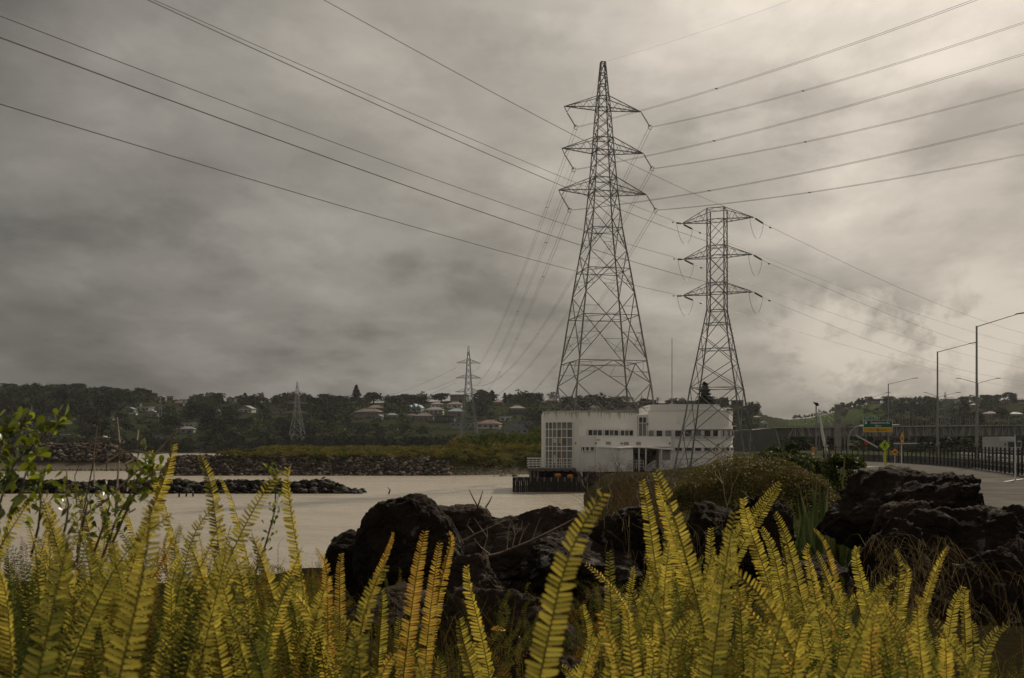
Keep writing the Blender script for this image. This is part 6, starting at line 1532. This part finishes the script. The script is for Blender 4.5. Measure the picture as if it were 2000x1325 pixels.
boulder(1060, 1260, 1500, 110, 3.6, 'rounded brown boulder at the foot of the tallest fern', ROCKB, seed=66)
lf = mb(mat('yellow_dead_leaf', (.75, .38, .03), rough=.5)).add([(-.03, 0, .0), (-.01, -.012, .006), (.025, -.008, 0), (.03, .006, -.006), (.0, .014, .01), (-.02, .01, .006)], [(0, 1, 4, 5), (1, 2, 3, 4)]).obj('fallen_leaf')
lf.location = at(973, 1230, 3.98); lf.rotation_euler = (.6, 0, 0); tag(lf, 'small yellow fallen leaf lying on the flat brown boulder', 'leaf')

# ------------------------------------------------------------------ flax plant
FX = thing('flax_plant', (at(1606, 0, 11.5).x, 11.5, 3.0), 'clump of upright sword leaved flax beside the biggest boulder', 'flax plant')
fm = [mat('flax_leaf_green', (.10, .15, .045), (.15, .20, .07), 2, .4, spec=.5, rnd=.4), mat('flax_leaf_gold', (.20, .17, .03), (.28, .2, .04), 2, .45)]
for i in range(130):
    a = R.gauss(-.05, .42); hgt = R.uniform(.5, 1.0) * (zz(908, 11.5) - 3.0) * (1 - abs(a) * .45); x0 = R.gauss(0, .14); b_ = R.gauss(0, .15); p0 = Vector((x0, b_, 0)); tip = Vector((x0 + math.sin(a) * hgt, b_ + R.gauss(0, .2), hgt * math.cos(a))); md = p0.lerp(tip, .5) + Vector((-math.sin(a) * .08, 0, .03))
    s = Vector((math.cos(i * 2.1), math.sin(i * 2.1), 0)) * R.uniform(.028, .042); m = mb(fm[1] if i % 9 == 0 else fm[0])
    m.add([p0 - s * .6, p0 + Vector((0, 0, 0)) + s.cross(Vector((0, 0, 1))) * .4, p0 + s * .6, md - s, md + s.cross(Vector((0, 0, 1))) * .4, md + s, tip], [(0, 1, 4, 3), (1, 2, 5, 4), (3, 4, 6), (4, 5, 6)]).obj('leaf', FX)
tall = mb(fm[1]); tall.tube([(.12, 0, 0), (.2, 0, .9), (.26, 0, zz(893, 11.5) - 3.0)], .012, 5, .006).obj('flower_stalk', FX)

# ------------------------------------------------------------------ ferns
def frond_curve(tip, base, bow, n, hook=0.0):
    """points of the midrib from root to tip"""
    side = Vector((1, 0, 0)); L = (tip - base).length; P = []
    for i in range(n + 1):
        t_ = i / n; p = base.lerp(tip, t_) + side * bow * L * 4 * t_ * (1 - t_) * (.4 + .6 * t_) + (side * hook - Vector((0, 0, abs(hook) * .7))) * max(0, (t_ - .84) / .16) ** 2; P.append(p)
    return P


def leaflet_mesh():
    # one leaflet, unit length along x, slightly cupped, rounded tip; colour red channel runs from green to orange
    xs = [0, .12, .35, .62, .86, .97, 1.0]; w = [.11, .145, .14, .135, .12, .085, .0]; V, Fq = [], []
    for i, (x, h) in enumerate(zip(xs, w)):
        dz = -.22 * x * x; V += [(x, -h * 1.1, dz - .03), (x, 0, dz + .0), (x, h * .9, dz - .03)]
        if i: k = i * 3; Fq += [(k - 3, k, k + 1, k - 2), (k - 2, k + 1, k + 2, k - 1)]
    me = bpy.data.meshes.new('leaflet'); me.from_pydata(V, [], Fq); me.materials.append(FERN); me.polygons.foreach_set('use_smooth', [True] * len(Fq)); return me, np.array(V), np.array(Fq)


LM, LV, LF = leaflet_mesh()
LVm = np.array([(0, -.11, -.02), (0, 0, 0), (0, .11, -.02), (.45, -.15, -.07), (.45, 0, -.04), (.45, .14, -.07), (.97, -.09, -.20), (.99, 0, -.19), (.97, .07, -.20), (1, 0, -.22)]); LFm = np.array([(0, 3, 4, 1), (1, 4, 5, 2), (3, 6, 7, 4), (4, 7, 8, 5), (6, 9, 9, 7), (7, 9, 9, 8)])[:4]
LVs = np.array([(0, -.12, 0), (0, .12, 0), (.55, -.15, -.07), (.55, .15, -.07), (1, -.06, -.22), (1, .06, -.22)]); LFs = np.array([(0, 2, 3, 1), (2, 4, 5, 3)])
_lm = {}


def leaflet_variant(age, shade):
    k = (round(age * 8), round(shade * 4))
    if k not in _lm:
        me = LM.copy(); a = me.color_attributes.new('Col', 'FLOAT_COLOR', 'POINT'); c = np.zeros((len(LV), 4), 'f'); c[:, 0] = age + .10 * LV[:, 0]; c[:, 1] = shade; c[:, 2] = np.clip((LV[:, 0] - .8) * 3 * max(0, age - .45), 0, 1); c[:, 3] = 1; a.data.foreach_set('color', c.ravel()); _lm[k] = me
    return _lm[k]


def frond(tip, base, width, age, face=0.0, bow=0.0, label=None, single=True, seed=0, curl=1.0, group=None, density=1.0, into=None):
    g = random.Random(seed); L = (tip - base).length; fb = .30 + .62 * min(1, abs(face)); face *= .55; vis = min(L, .62); start = max(0, 1 - vis / L); n = 40; P = frond_curve(tip, base, bow, n, g.uniform(-.034, .034)); twist = g.uniform(-.9, .9)
    ctip = P[-1]; dtip = (P[-1] - P[-3]).normalized(); cd = g.choice([-1, 1]) * curl
    for k in range(1, 6): a = k * .38; ctip = ctip + (dtip * math.cos(a) + Vector((cd * .4, -1, 0)).normalized() * math.sin(a)) * .0045; P.append(ctip)
    step = max(.0074, width * .145) * g.uniform(.92, 1.12) / density; npair = int(vis / step); fdir = Vector((math.sin(face), -math.cos(face), 0)); T = None
    o = base
    items = []
    for i in range(npair):
        u = start + (1 - start) * (i + .5) / npair; idx = u * n; i0 = min(int(idx), n - 1); p = P[i0].lerp(P[i0 + 1], idx - i0); d = (P[i0 + 1] - P[i0]).normalized()
        fa = face + twist * (idx / n - .6); fdir = Vector((math.sin(fa), -math.cos(fa), 0)); s = d.cross(fdir).normalized(); nrm = s.cross(d).normalized(); v = (u - start) / (1 - start)
        ln = width * .5 * (1 - max(0, (v - .40) / .60) ** 3.0 * .58) * min(1, .45 + v * 2.2)
        for sd in (-1, 1):
            if g.random() < .025: continue
            sw = .10 + .30 * v; fold = fb + g.uniform(-.12, .15); lx = (s * sd * math.cos(fold) + d * (sw + g.gauss(0, .10)) + nrm * math.sin(fold) * .8).normalized(); lz = nrm if sd > 0 else nrm; ly = lz.cross(lx).normalized(); lz = lx.cross(ly)
            l = ln * g.uniform(.9, 1.06); M_ = Matrix(((lx.x * l, ly.x * l * .92, lz.x * l, p.x + d.x * sd * step * .22), (lx.y * l, ly.y * l * .92, lz.y * l, p.y + d.y * sd * step * .22), (lx.z * l, ly.z * l * .92, lz.z * l, p.z + d.z * sd * step * .22), (0, 0, 0, 1)))
            # keep leaflets from getting too slim on wide fronds
            items.append((M_, min(1, max(0, age + g.gauss(0, .05) - .12 * (1 - v))), g.uniform(.2, 1)))
    if into is not None:
        for M_, ag, sh in items:
            Mn = np.array(M_); V = LVs @ Mn[:3, :3].T + Mn[:3, 3]; into[0].append(V); into[1].append(LFs + into[3]); c = np.zeros((len(LVs), 3)); c[:, 0] = ag; c[:, 1] = sh * .22; c[:, 2] = 1.0 if seed % 6 == 0 else 0; into[2].append(c); into[3] += len(LVs)  # undergrowth leaflets coloured darker, painting in the shade inside the bed
        return None
    if single:
        T = thing('fern_frond', base, label, 'fern frond', group)
        mb(STEM).tube([q - o for q in P[::2]], .0022, 4, .0007).obj('stem', T)
        for M_, ag, sh in items: Mo = M_.copy(); Mo.translation -= o; link('leaflet', leaflet_variant(ag, sh), T, Mo)
        return T
    Vs, Fs, Cs = [], [], []; off = 0
    for M_, ag, sh in items:
        Mn = np.array(M_); Mn[:3, 3] -= np.array(o); Vs.append(LVm @ Mn[:3, :3].T + Mn[:3, 3]); Fs.append(LFm + off); off += len(LVm); c = np.zeros((len(LVm), 3)); c[:, 0] = ag; c[:, 1] = sh; Cs.append(c)
    T = thing('fern_frond', base, label, 'fern frond', group); mb(STEM).tube([q - o for q in P[::2]], .002, 4, .0006).obj('stem', T)
    l_ = link('leaflets', np_mesh('leaflets', np.concatenate(Vs), np.concatenate(Fs), [FERN], np.concatenate(Cs), True), T); tag(l_, kind='stuff'); return T


HERO = [  # tip column, tip row, lower column, lower row, width px, age 0 green .5 yellow 1 orange, facing, label
    (1143, 938, 1052, 1325, 84, .42, .15, 'largest yellow green frond reaching up before the timber bulkhead'), (355, 858, 300, 1010, 36, .62, 1.0, 'golden frond with a bent bushy tip left of centre water'),
    (281, 870, 330, 1010, 28, .55, 1.05, 'narrow yellow frond slanting towards the golden bent one'), (404, 884, 432, 1090, 36, .42, .7, 'slim upright frond crossing the dark breakwater'), (438, 922, 478, 1050, 28, .55, 1.1, 'slim yellow frond right of the upright one crossing the breakwater'),
    (540, 912, 462, 1075, 50, .34, .2, 'green frond leaning right with comb like leaflets'), (550, 905, 592, 1130, 36, .50, 1.0, 'tall yellow frond touching the tip of the comb like one'), (152, 948, 186, 1080, 32, .50, .9, 'blurred yellow frond rising through the leafy shrub'),
    (76, 966, -10, 1100, 56, .42, .3, 'broad frond leaning out from the left edge'), (193, 960, 222, 1080, 28, .42, .9, 'thin frond among the shrub leaves'), (228, 950, 268, 1040, 24, .55, 1.1, 'yellow finger like frond right of the shrub'), (88, 975, 130, 1080, 44, .5, .8, 'pale golden frond tip over the shrub base'),
    (137, 1046, 98, 1310, 92, .16, .25, 'broad deep green frond low on the left'), (322, 972, 248, 1325, 92, .40, .2, 'big yellow green frond with ladder like leaflets left of centre'), (6, 1060, 30, 1310, 60, .5, .9, 'blurred golden frond at the left edge'),
    (243, 1068, 232, 1290, 38, .42, .7, 'upright frond between the two big left fronds'), (428, 1106, 486, 1325, 44, .58, 1.0, 'curved golden frond seen edge on below the water'), (492, 1046, 566, 1290, 44, .55, .95, 'long golden frond bending over beneath the tall yellow one'),
    (580, 1138, 656, 1330, 44, .58, .95, 'golden frond bending right before the brown boulder'), (160, 1160, 188, 1330, 48, .50, .7, 'yellow frond in front of the broad deep green one'), (338, 1198, 318, 1330, 52, .42, .5, 'short yellow frond standing before the ladder like one'),
    (474, 1180, 524, 1330, 60, .08, .4, 'deep green frond low between two golden ones'), (398, 965, 368, 1100, 46, .20, .2, 'dark green comb frond over the water'), (300, 985, 236, 1100, 60, .25, .1, 'dark comb frond crossing behind the ladder like one'),
    (736, 1094, 690, 1325, 58, .22, .3, 'green frond standing before the domed boulder'), (750, 1152, 742, 1310, 32, .40, .9, 'slim light frond just right of the green one at the domed boulder'), (901, 1098, 958, 1325, 40, .58, .9, 'curved yellow frond alone before the brown slope boulder'),
    (888, 1204, 930, 1335, 48, .50, .6, 'short yellow frond below the curved lone one'), (781, 1032, 738, 1130, 20, .92, .8, 'rusty orange frond tip across the domed boulder'), (828, 1036, 800, 1230, 42, .88, .3, 'rusty orange frond right of the first orange tip'),
    (858, 1060, 838, 1230, 36, .85, .4, 'second rusty frond beside the first rusty one'), (892, 1030, 862, 1140, 22, .9, .9, 'thin orange frond rising at the boulder gap'), (637, 1062, 645, 1230, 34, .9, .3, 'orange frond below the shoulder boulder'), (664, 1080, 668, 1240, 30, .8, .4, 'dull orange frond right under the shoulder boulder'),
    (1143, 1100, 1244, 1290, 28, .72, 1.1, 'arching orange frond springing from the largest frond'), (1188, 1075, 1197, 1330, 42, .20, .1, 'fresh green frond with a pointed tip right of the largest'), (1240, 1144, 1254, 1330, 42, .50, .7, 'plump yellow frond standing upright right of the arching one'),
    (1131, 1178, 1142, 1330, 28, .38, .8, 'slim frond beneath the arching orange one'), (1186, 1222, 1128, 1335, 36, .6, .6, 'orange tipped frond leaning right near the bottom'), (1204, 1262, 1190, 1335, 52, .55, .6, 'blunt yellow frond at the bottom centre'),
    (1256, 938, 1282, 1130, 40, .50, .35, 'left one of the tall paired ferns before the dry brush'), (1287, 916, 1352, 1140, 46, .48, .5, 'tallest arching one of the paired ferns reaching the building steps'), (1279, 944, 1336, 1120, 34, .62, .95, 'narrow golden fern between the tall pair'), (1300, 960, 1305, 1130, 30, .35, .6, 'greener fern behind the tall pair'),
    (1527, 940, 1462, 1010, 34, .40, .2, 'upper of two fronds leaning right over the lichen topped boulder'), (1531, 948, 1468, 1030, 34, .42, .2, 'lower of two fronds leaning right over the lichen topped boulder'), (1435, 962, 1502, 1150, 36, .50, .7, 'yellow frond leaning left across the lichen topped boulder'),
    (1520, 999, 1558, 1150, 34, .48, .6, 'yellow frond right of the pair leaning over the boulder'), (1433, 996, 1398, 1200, 62, .28, .1, 'wide green frond with open leaflets before the narrow boulder'), (1436, 1020, 1418, 1150, 40, .34, .5, 'frond close beside the wide green one'),
    (1389, 1032, 1384, 1170, 32, .38, .6, 'upright frond left of the wide green one'), (1597, 1030, 1628, 1140, 20, .80, 1.0, 'orange curling frond under the flax plant'), (1565, 1054, 1598, 1190, 26, .7, .9, 'orange edged frond left of the curling one'), (1589, 1076, 1642, 1210, 34, .55, .6, 'yellow frond below the curling one'),
    (1660, 1058, 1697, 1200, 30, .45, .8, 'slim frond against the pointed boulder'), (1764, 1064, 1742, 1200, 34, .42, .6, 'frond pointing up through the trailing grass'), (1722, 1110, 1698, 1230, 38, .40, .3, 'yellowish frond left of the one in the trailing grass'), (1780, 1096, 1752, 1200, 26, .6, .7, 'thin frond right of the one in the trailing grass'),
    (1851, 1066, 1806, 1160, 18, .65, 1.0, 'thin bent frond on the black middle boulder'), (1273, 1080, 1302, 1280, 40, .48, .5, 'upright frond under the tall pair'), (1302, 1104, 1292, 1230, 28, .35, .7, 'small curled frond under the tall pair'), (1535, 1176, 1492, 1330, 72, .26, .1, 'large green frond with clear leaflets at the lower right centre'),
    (1317, 1186, 1300, 1335, 58, .36, .3, 'broad frond at the bottom right of centre'), (1343, 1156, 1352, 1320, 34, .42, .7, 'upright frond right of the broad bottom one'), (1582, 1106, 1602, 1280, 46, .42, .3, 'full frond below the yellow one near the brown slope'), (1652, 1166, 1650, 1300, 34, .40, .5, 'plump upright frond in the lower right bed'),
    (1704, 1184, 1706, 1300, 28, .42, .6, 'slim upright frond right of the plump one'), (1806, 1154, 1788, 1280, 34, .72, .3, 'orange tinted frond in front of the black boulders'), (1870, 1138, 1848, 1260, 38, .48, .3, 'paired frond before the lichen spotted boulder'), (1880, 1148, 1884, 1260, 30, .46, .6, 'drooping frond beside the paired one at the spotted boulder'),
    (1940, 1204, 1896, 1330, 46, .30, .1, 'green frond leaning right at the lower right'), (1868, 1240, 1882, 1335, 42, .34, .2, 'bright frond near the lower right corner'), (1807, 1230, 1788, 1335, 50, .42, .2, 'broad pointed frond at the bottom right'), (1898, 1208, 1893, 1320, 26, .36, .7, 'thin frond behind the green leaning one'),
    (1711, 1260, 1686, 1335, 46, .30, .2, 'short green frond at the bottom edge'), (1474, 1238, 1468, 1335, 46, .42, .5, 'curled tip frond left of the large green one'), (1540, 1260, 1528, 1335, 42, .30, .4, 'low frond under the large green one'), (1598, 1262, 1588, 1335, 54, .36, .3, 'broad low frond right of the large green one'),
    (1368, 1264, 1370, 1335, 46, .40, .5, 'low blunt frond near the bottom right of centre'), (1438, 1086, 1446, 1230, 36, .38, .4, 'frond under the wide green one'), (1497, 1026, 1524, 1160, 32, .42, .6, 'frond leaning left behind the yellow one at the boulder'), (1526, 1042, 1542, 1180, 30, .45, .7, 'frond rising in front of the lichen topped boulder foot'),
]
TOPLIM = [(0, 975), (100, 975), (300, 1000), (560, 1035), (620, 1085), (680, 1150), (760, 1190), (870, 1190), (930, 1270), (1040, 1330), (1120, 1270), (1180, 1150), (1250, 1040), (1450, 1060), (1560, 1090), (1650, 1120), (1750, 1140), (1850, 1220), (1950, 1290), (2000, 1320)]


def place_frond(tx, ty, bx, by, w, dmax=4.2, dmin=1.15, real=.054):
    d = min(max(real * F / w, dmin), dmax); tip = at(tx, ty, d); low = at(bx, by, d + .02)
    zg = ground_z(low.x, d) - .02; dirn = (low - tip); tt = (tip.z - zg) / max(.05, -dirn.z); base = Vector((tip.x + dirn.x * tt * .8, d + R.uniform(-.06, .06), zg)); base.x = tip.x + max(-.3, min(.3, base.x - tip.x)); width = w * d / F
    # bow so that the curve passes through the lower point
    L = (tip - base).length; u = (low.z - base.z) / (tip.z - base.z); xl = base.x + (tip.x - base.x) * u; kk = 4 * u * (1 - u) * (.4 + .6 * u) * L; bow = (low.x - xl) / kk if kk > .02 else 0
    return tip, base, width, max(-.25, min(.25, bow)), d


for i, (tx, ty, bx, by, w, age, face, lb) in enumerate(HERO):
    tip, base, width, bow, d = place_frond(tx, ty, bx, by, w); fw = width / math.cos(.30 + .62 * min(1, abs(face))) * .76
    frond(tip, base, min(fw, .058), age, face * (1 if i % 2 else -1), bow, lb, single=w >= 30, seed=i)
# the rest of the bed: fronds that nothing tells apart, grouped by where they stand
GRP = [(0, 560, 'left bed', 'yellow green frond in the dense fern bed below the leafy shrub'), (560, 1120, 'middle bed', 'olive frond in the thinner ferns around the flat brown boulder'), (1120, 1640, 'centre right bed', 'yellow green frond in the dense bed under the tall paired ferns'), (1640, 2080, 'right bed', 'yellow green frond in the bed below the black boulder pile')]
cnt = 0; g2 = 0
while cnt < 222:
    px = R.uniform(-40, 2040); lim = interp(TOPLIM, px); w = R.uniform(20, 42) if R.random() < .85 else R.uniform(42, 58)
    if 640 < px < 1130 and R.random() < .72: continue
    if cnt % 4 == 0: px = R.uniform(1600, 2030); lim = interp(TOPLIM, px)
    ty = lim + abs(R.gauss(0, 1)) * 90 + 6
    if ty > 1400: continue
    tip, base, width, bow, d = place_frond(px, ty, px + R.gauss(0, 45), ty + 160, w, real=.046); width *= .96; age = min(1, max(0, R.gauss(.36, .2))) if R.random() < .93 else R.uniform(.7, .98)
    if 620 < px < 880: age = R.choice([.85, .5, .3, .2])
    for a, b_, gname, lb in GRP:
        if a <= px < b_ or (a == 0 and px < 0): frond(tip, base, width, age, R.uniform(-1.1, 1.1), bow, lb, False, 1000 + cnt, group='ferns of the ' + gname)
    if px >= 2080: continue
    cnt += 1
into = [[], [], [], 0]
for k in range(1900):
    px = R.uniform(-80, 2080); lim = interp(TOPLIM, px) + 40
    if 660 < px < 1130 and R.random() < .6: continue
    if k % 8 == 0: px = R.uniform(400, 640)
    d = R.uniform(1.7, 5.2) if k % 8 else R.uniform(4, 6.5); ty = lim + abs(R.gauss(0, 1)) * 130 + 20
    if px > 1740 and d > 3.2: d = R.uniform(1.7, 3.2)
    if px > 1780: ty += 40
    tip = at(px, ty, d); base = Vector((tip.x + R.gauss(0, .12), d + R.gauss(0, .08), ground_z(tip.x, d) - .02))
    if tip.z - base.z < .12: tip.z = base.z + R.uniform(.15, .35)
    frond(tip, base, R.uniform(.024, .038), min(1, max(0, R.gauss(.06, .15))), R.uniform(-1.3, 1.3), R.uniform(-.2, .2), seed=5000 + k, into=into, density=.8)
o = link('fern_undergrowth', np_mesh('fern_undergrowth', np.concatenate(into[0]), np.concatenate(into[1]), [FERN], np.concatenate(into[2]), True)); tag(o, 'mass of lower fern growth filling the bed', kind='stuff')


def s_fg():
    px = R.uniform(-60, 2060); d = R.uniform(1.3, 6.5)
    if px > 1780 and d > 4: return None
    x = (px - 1000) / F * d; h = R.uniform(.08, .38)
    if d > 4.4: h *= .5
    return (x, d, ground_z(x, d) - .01, h, .0011)


brush('dry_stalks', 9000, s_fg, 'dead brown stalks and thin grass between the ferns', [(.09, .06, .035), (.14, .10, .06), (.05, .04, .02), (.07, .08, .02)], lean=.5, curl=.5)
# trailing dry grass over the pointed boulder and the front boulder


def trailing(name, n, box, label, d0, d1, drop, w=.0012):
    m_v, m_f, cc = [], [], []; off = 0
    for _ in range(n):
        px = R.uniform(box[0], box[2]); py = R.uniform(box[1], box[3]); d = R.uniform(d0, d1); p = at(px, py, d); dx = R.gauss(.12, .12); q1 = p + Vector((dx * .5, R.gauss(-.03, .03), R.uniform(.0, .10))); q2 = p + Vector((dx, R.gauss(-.06, .05), -drop * R.uniform(.2, 1.0))); s = Vector((w, 0, w * .5))
        P = [p, p.lerp(q1, .5) + Vector((0, 0, .04)), q1, q1.lerp(q2, .5) + Vector((dx * .15, 0, .03)), q2]
        for i_, q in enumerate(P): f = 1 - i_ * .2; m_v += [(q - s * f)[:], (q + s * f)[:]]
        m_f += [(off + 2 * i_, off + 2 * i_ + 1, off + 2 * i_ + 3, off + 2 * i_ + 2) for i_ in range(4)]; off += 10; c = R.choice([(.13, .10, .08), (.09, .07, .055), (.20, .17, .13)]); cc += [c] * 10
    tag(link(name, np_mesh(name, m_v, m_f, [BRUSHM], cc)), label, kind='stuff')


trailing('trailing_grass', 260, (1680, 1060, 1850, 1230), 'dry grass trailing over the pointed boulder', 5.6, 6.6, .35)
trailing('boulder_grass', 70, (1830, 1120, 1990, 1330), 'thin dry grass against the lichen spotted boulder', 5.0, 5.6, .3)
trailing('gap_grass', 90, (1170, 1000, 1420, 1200), 'thin dry grass in front of the dark middle boulders', 6.5, 8, .3)

# ------------------------------------------------------------------ dead branches
DB = thing('dead_branch', at(930, 1092, 7.0), 'bare dead branch lying across the dark boulders', 'branch'); o = Vector(DB.location)
main = [at(*p, d) - o for p, d in (((918, 1094), 6.9), ((975, 1082), 7.0), ((1035, 1058), 7.1), ((1080, 1036), 7.2), ((1122, 1014), 7.3))]
mb(TWIGD).tube(main, .012, 7, .006).obj('limb', DB)
mb(TWIG).tube([at(880, 1068, 7.2) - o, at(930, 1042, 7.3) - o, at(975, 1022, 7.4) - o], .006, 5, .003).obj('limb', DB)
for (a, b_, c_, dd) in (((940, 1088), (952, 1050), (951, 1028), 7), ((958, 1084), (938, 1068), (926, 1052), 7), ((990, 1076), (992, 1040), (1002, 1010), 7.05), ((1000, 1072), (1006, 1046), (1001, 1020), 7.05), ((1012, 1068), (1022, 1040), (1034, 1022), 7.1), ((1040, 1055), (1048, 1030), (1056, 1012), 7.1),
                        ((952, 1050), (938, 1030), (926, 1012), 7), ((1006, 1046), (1018, 1032), (1020, 1018), 7), ((925, 1042), (912, 1026), (918, 1014), 7.25), ((905, 1062), (892, 1036), (884, 1020), 7.2), ((1070, 1040), (1092, 1044), (1102, 1050), 7.2)):
    mb(TWIG).tube([at(*a, dd) - o, at(*b_, dd - .02) - o, at(*c_, dd - .05) - o], .005, 5, .002).obj('twig', DB)
for i, pts in enumerate((((935, 993), (925, 975), (916, 956)), ((932, 993), (938, 975), (943, 959)), ((948, 992), (956, 980), (961, 969)), ((759, 965), (762, 957), (757, 952)))):
    q0 = at(*pts[0], 8.6) - Vector((0, 0, .05)); tag(mb(TWIGD).tube([at(*p, 8.6) - q0 for p in pts], .008, 5, .003).obj('bare_twig'), ('first thin bare twig sticking up behind the small rounded boulder', 'second bare twig crossing beside the first behind the rounded boulder', 'shortest bare twig right of the crossing pair', 'tiny hooked twig on top of the domed boulder')[i], 'twig').location = q0
WB = thing('forked_branch', at(1160, 1010, 12), 'pale forked dead branch in the dry brush right of the largest fern', 'branch'); o = Vector(WB.location)
mb(TWIG).tube([at(1140, 1002, 12) - o, at(1165, 992, 12) - o, at(1187, 986, 12) - o, at(1192, 960, 12) - o], .014, 6, .006).obj('limb', WB)
mb(TWIG).tube([at(1185, 987, 12) - o, at(1188, 998, 12) - o, at(1183, 1006, 12) - o], .009, 5, .004).obj('twig', WB)

# ------------------------------------------------------------------ leafy shrub on the left, close to the viewer
SH = thing('leafy_shrub', (at(20, 0, 2.3).x, 2.3, ground_z(at(20, 0, 2.3).x, 2.3)), 'leafy shrub with round glossy leaves at the left edge', 'shrub'); o = Vector(SH.location)
SL = mat('round_glossy_leaf', (.075, .115, .014), (.15, .18, .022), 12, .3, spec=.5, rnd=.45, trans=.32); SLm = mb(SL)
rows = [(0, .02), (.2, .10), (.5, .22), (.75, .27), (.93, .17), (1.0, .0)]
vv, ff = [], []
for i, (x, h) in enumerate(rows):
    vv += [(x, -h, .06 * h), (x, 0, -.03), (x, h, .06 * h)]
    if i: k = i * 3; ff += [(k - 3, k, k + 1, k - 2), (k - 2, k + 1, k + 2, k - 1)]
lfm = SLm.add(vv, ff).mesh('leaf', True); nl = 0


LEAVES = []


def leaf_at(p, d, size, par):
    LEAVES.append((p, d, size)); return


def leaf_real(p, d, size, par):
    global nl
    y_ = d.cross(Vector((R.gauss(0, 1), R.gauss(0, 1), R.gauss(0, 1)))).normalized(); z_ = d.cross(y_); link('leaf', lfm, par, Matrix(((d.x * size, y_.x * size, z_.x * size, p.x), (d.y * size, y_.y * size, z_.y * size, p.y), (d.z * size, y_.z * size, z_.z * size, p.z), (0, 0, 0, 1)))); nl += 1


BR_ = [(((-60, 1050), (-10, 960), (30, 905), (75, 862), (100, 835), (116, 818)), 2.3, 1.0), (((-70, 1000), (-20, 900), (10, 860), (35, 842), (50, 815)), 2.4, 1.0), (((-40, 960), (0, 880), (8, 845), (18, 822)), 2.35, 1.0), (((0, 1080), (20, 1010), (40, 960), (52, 920), (62, 885)), 2.25, .9), (((-30, 1080), (-5, 1000), (10, 950), (22, 905)), 2.2, 1),
       (((60, 1090), (75, 1030), (80, 980), (76, 935), (88, 922)), 2.5, .85), (((110, 1100), (130, 1020), (134, 985), (128, 960), (140, 950)), 2.5, .8), (((180, 1090), (205, 1020), (215, 985), (206, 950)), 2.6, .8), (((200, 1090), (225, 1020), (250, 975), (268, 935), (288, 915), (280, 870)), 2.6, .75), (((220, 1060), (262, 965), (296, 940), (300, 900)), 2.55, .8), (((470, 1200), (520, 1060), (536, 1000), (540, 950), (534, 915)), 3.0, .55), ((( 150, 1100), (165, 1010), (172, 980), (160, 955)), 2.6, .7)]
for pts, dd, sz in BR_:
    P = [at(*p, dd + .02 * i) - o for i, p in enumerate(pts)]; mb(BARK if dd < 2.45 else TWIGD).tube(P, .0035, 6, .0012).obj('stem', SH)
    tot = sum((P[i + 1] - P[i]).length for i in range(len(P) - 1)); nn = int(tot / .005)
    for k in range(nn):
        u = (k + R.random()) / nn
        if u < .10: continue
        f = u * (len(P) - 1); i = min(int(f), len(P) - 2); p = P[i].lerp(P[i + 1], f - i); d = (P[i + 1] - P[i]).normalized(); q = (d * .7 + Vector((R.gauss(0, .8), R.gauss(0, .6), R.gauss(.25, .4)))).normalized()
        p = p + Vector((R.gauss(0, .012), R.gauss(0, .012), R.gauss(0, .010)))
        leaf_at(p, q, R.uniform(.018, .038) * sz, SH)
R.shuffle(LEAVES)
for p, d, s_ in LEAVES[:295]: leaf_real(p, d, s_, SH)
mm = mb(SL); V0, F0 = [Vector(v) for v in vv], ff
for p, d, s_ in LEAVES[295:]:
    y_ = d.cross(Vector((R.gauss(0, 1), R.gauss(0, 1), R.gauss(0, 1)))).normalized(); z_ = d.cross(y_); mm.add([p + (d * v.x + y_ * v.y + z_ * v.z) * s_ for v in V0], F0)
tag(mm.obj('leaves', SH, True), kind='stuff')
TS = thing('twiggy_shrub', at(170, 1010, 2.9), 'leafless twiggy shrub with pale stems beside the leafy one', 'shrub'); o = Vector(TS.location)
for pts, r, mt in ((((150, 1080), (165, 990), (182, 905), (184, 880)), .003, TWIGD), (((160, 1010), (210, 975), (262, 925), (320, 870), (345, 838)), .0045, TWIG), (((225, 1010), (232, 900), (234, 865), (229, 816)), .0035, TWIG), (((268, 910), (270, 890), (268, 860), (271, 840)), .003, TWIG), (((128, 1000), (133, 965), (130, 920)), .003, TWIG),
                   (((182, 905), (196, 860), (206, 820)), .002, TWIGD), (((184, 880), (190, 830), (188, 800)), .002, TWIGD), (((206, 905), (235, 885), (262, 880), (300, 888), (345, 880)), .003, TWIG), (((150, 990), (146, 930), (158, 900)), .002, TWIGD), (((208, 920), (210, 880), (212, 850)), .002, TWIGD), (((248, 960), (252, 925), (245, 905), (262, 898)), .003, TWIG), (((184, 950), (184, 905)), .003, TWIG)):
    mb(mt).tube([at(*p, 2.9 + .03 * (i % 2)) - o for i, p in enumerate(pts)], r, 5, r * .45).obj('twig', TS)

# ------------------------------------------------------------------ air
hz = bpy.data.materials.new('thin_haze'); hz.use_nodes = True; t = NT(hz.node_tree); t.n.clear(); out = t.new('ShaderNodeOutputMaterial'); v = t.new('ShaderNodeVolumePrincipled'); v.inputs['Density'].default_value = HAZE; v.inputs['Color'].default_value = (.93, .95, 1.0, 1); v.inputs['Anisotropy'].default_value = .3; t.link(v.outputs[0], out.inputs['Volume'])
tag(mb(hz).box((0, 4440, 41.4), (9900, 9200, 87.2)).obj('haze'), 'thin pale haze in the air', kind='stuff')
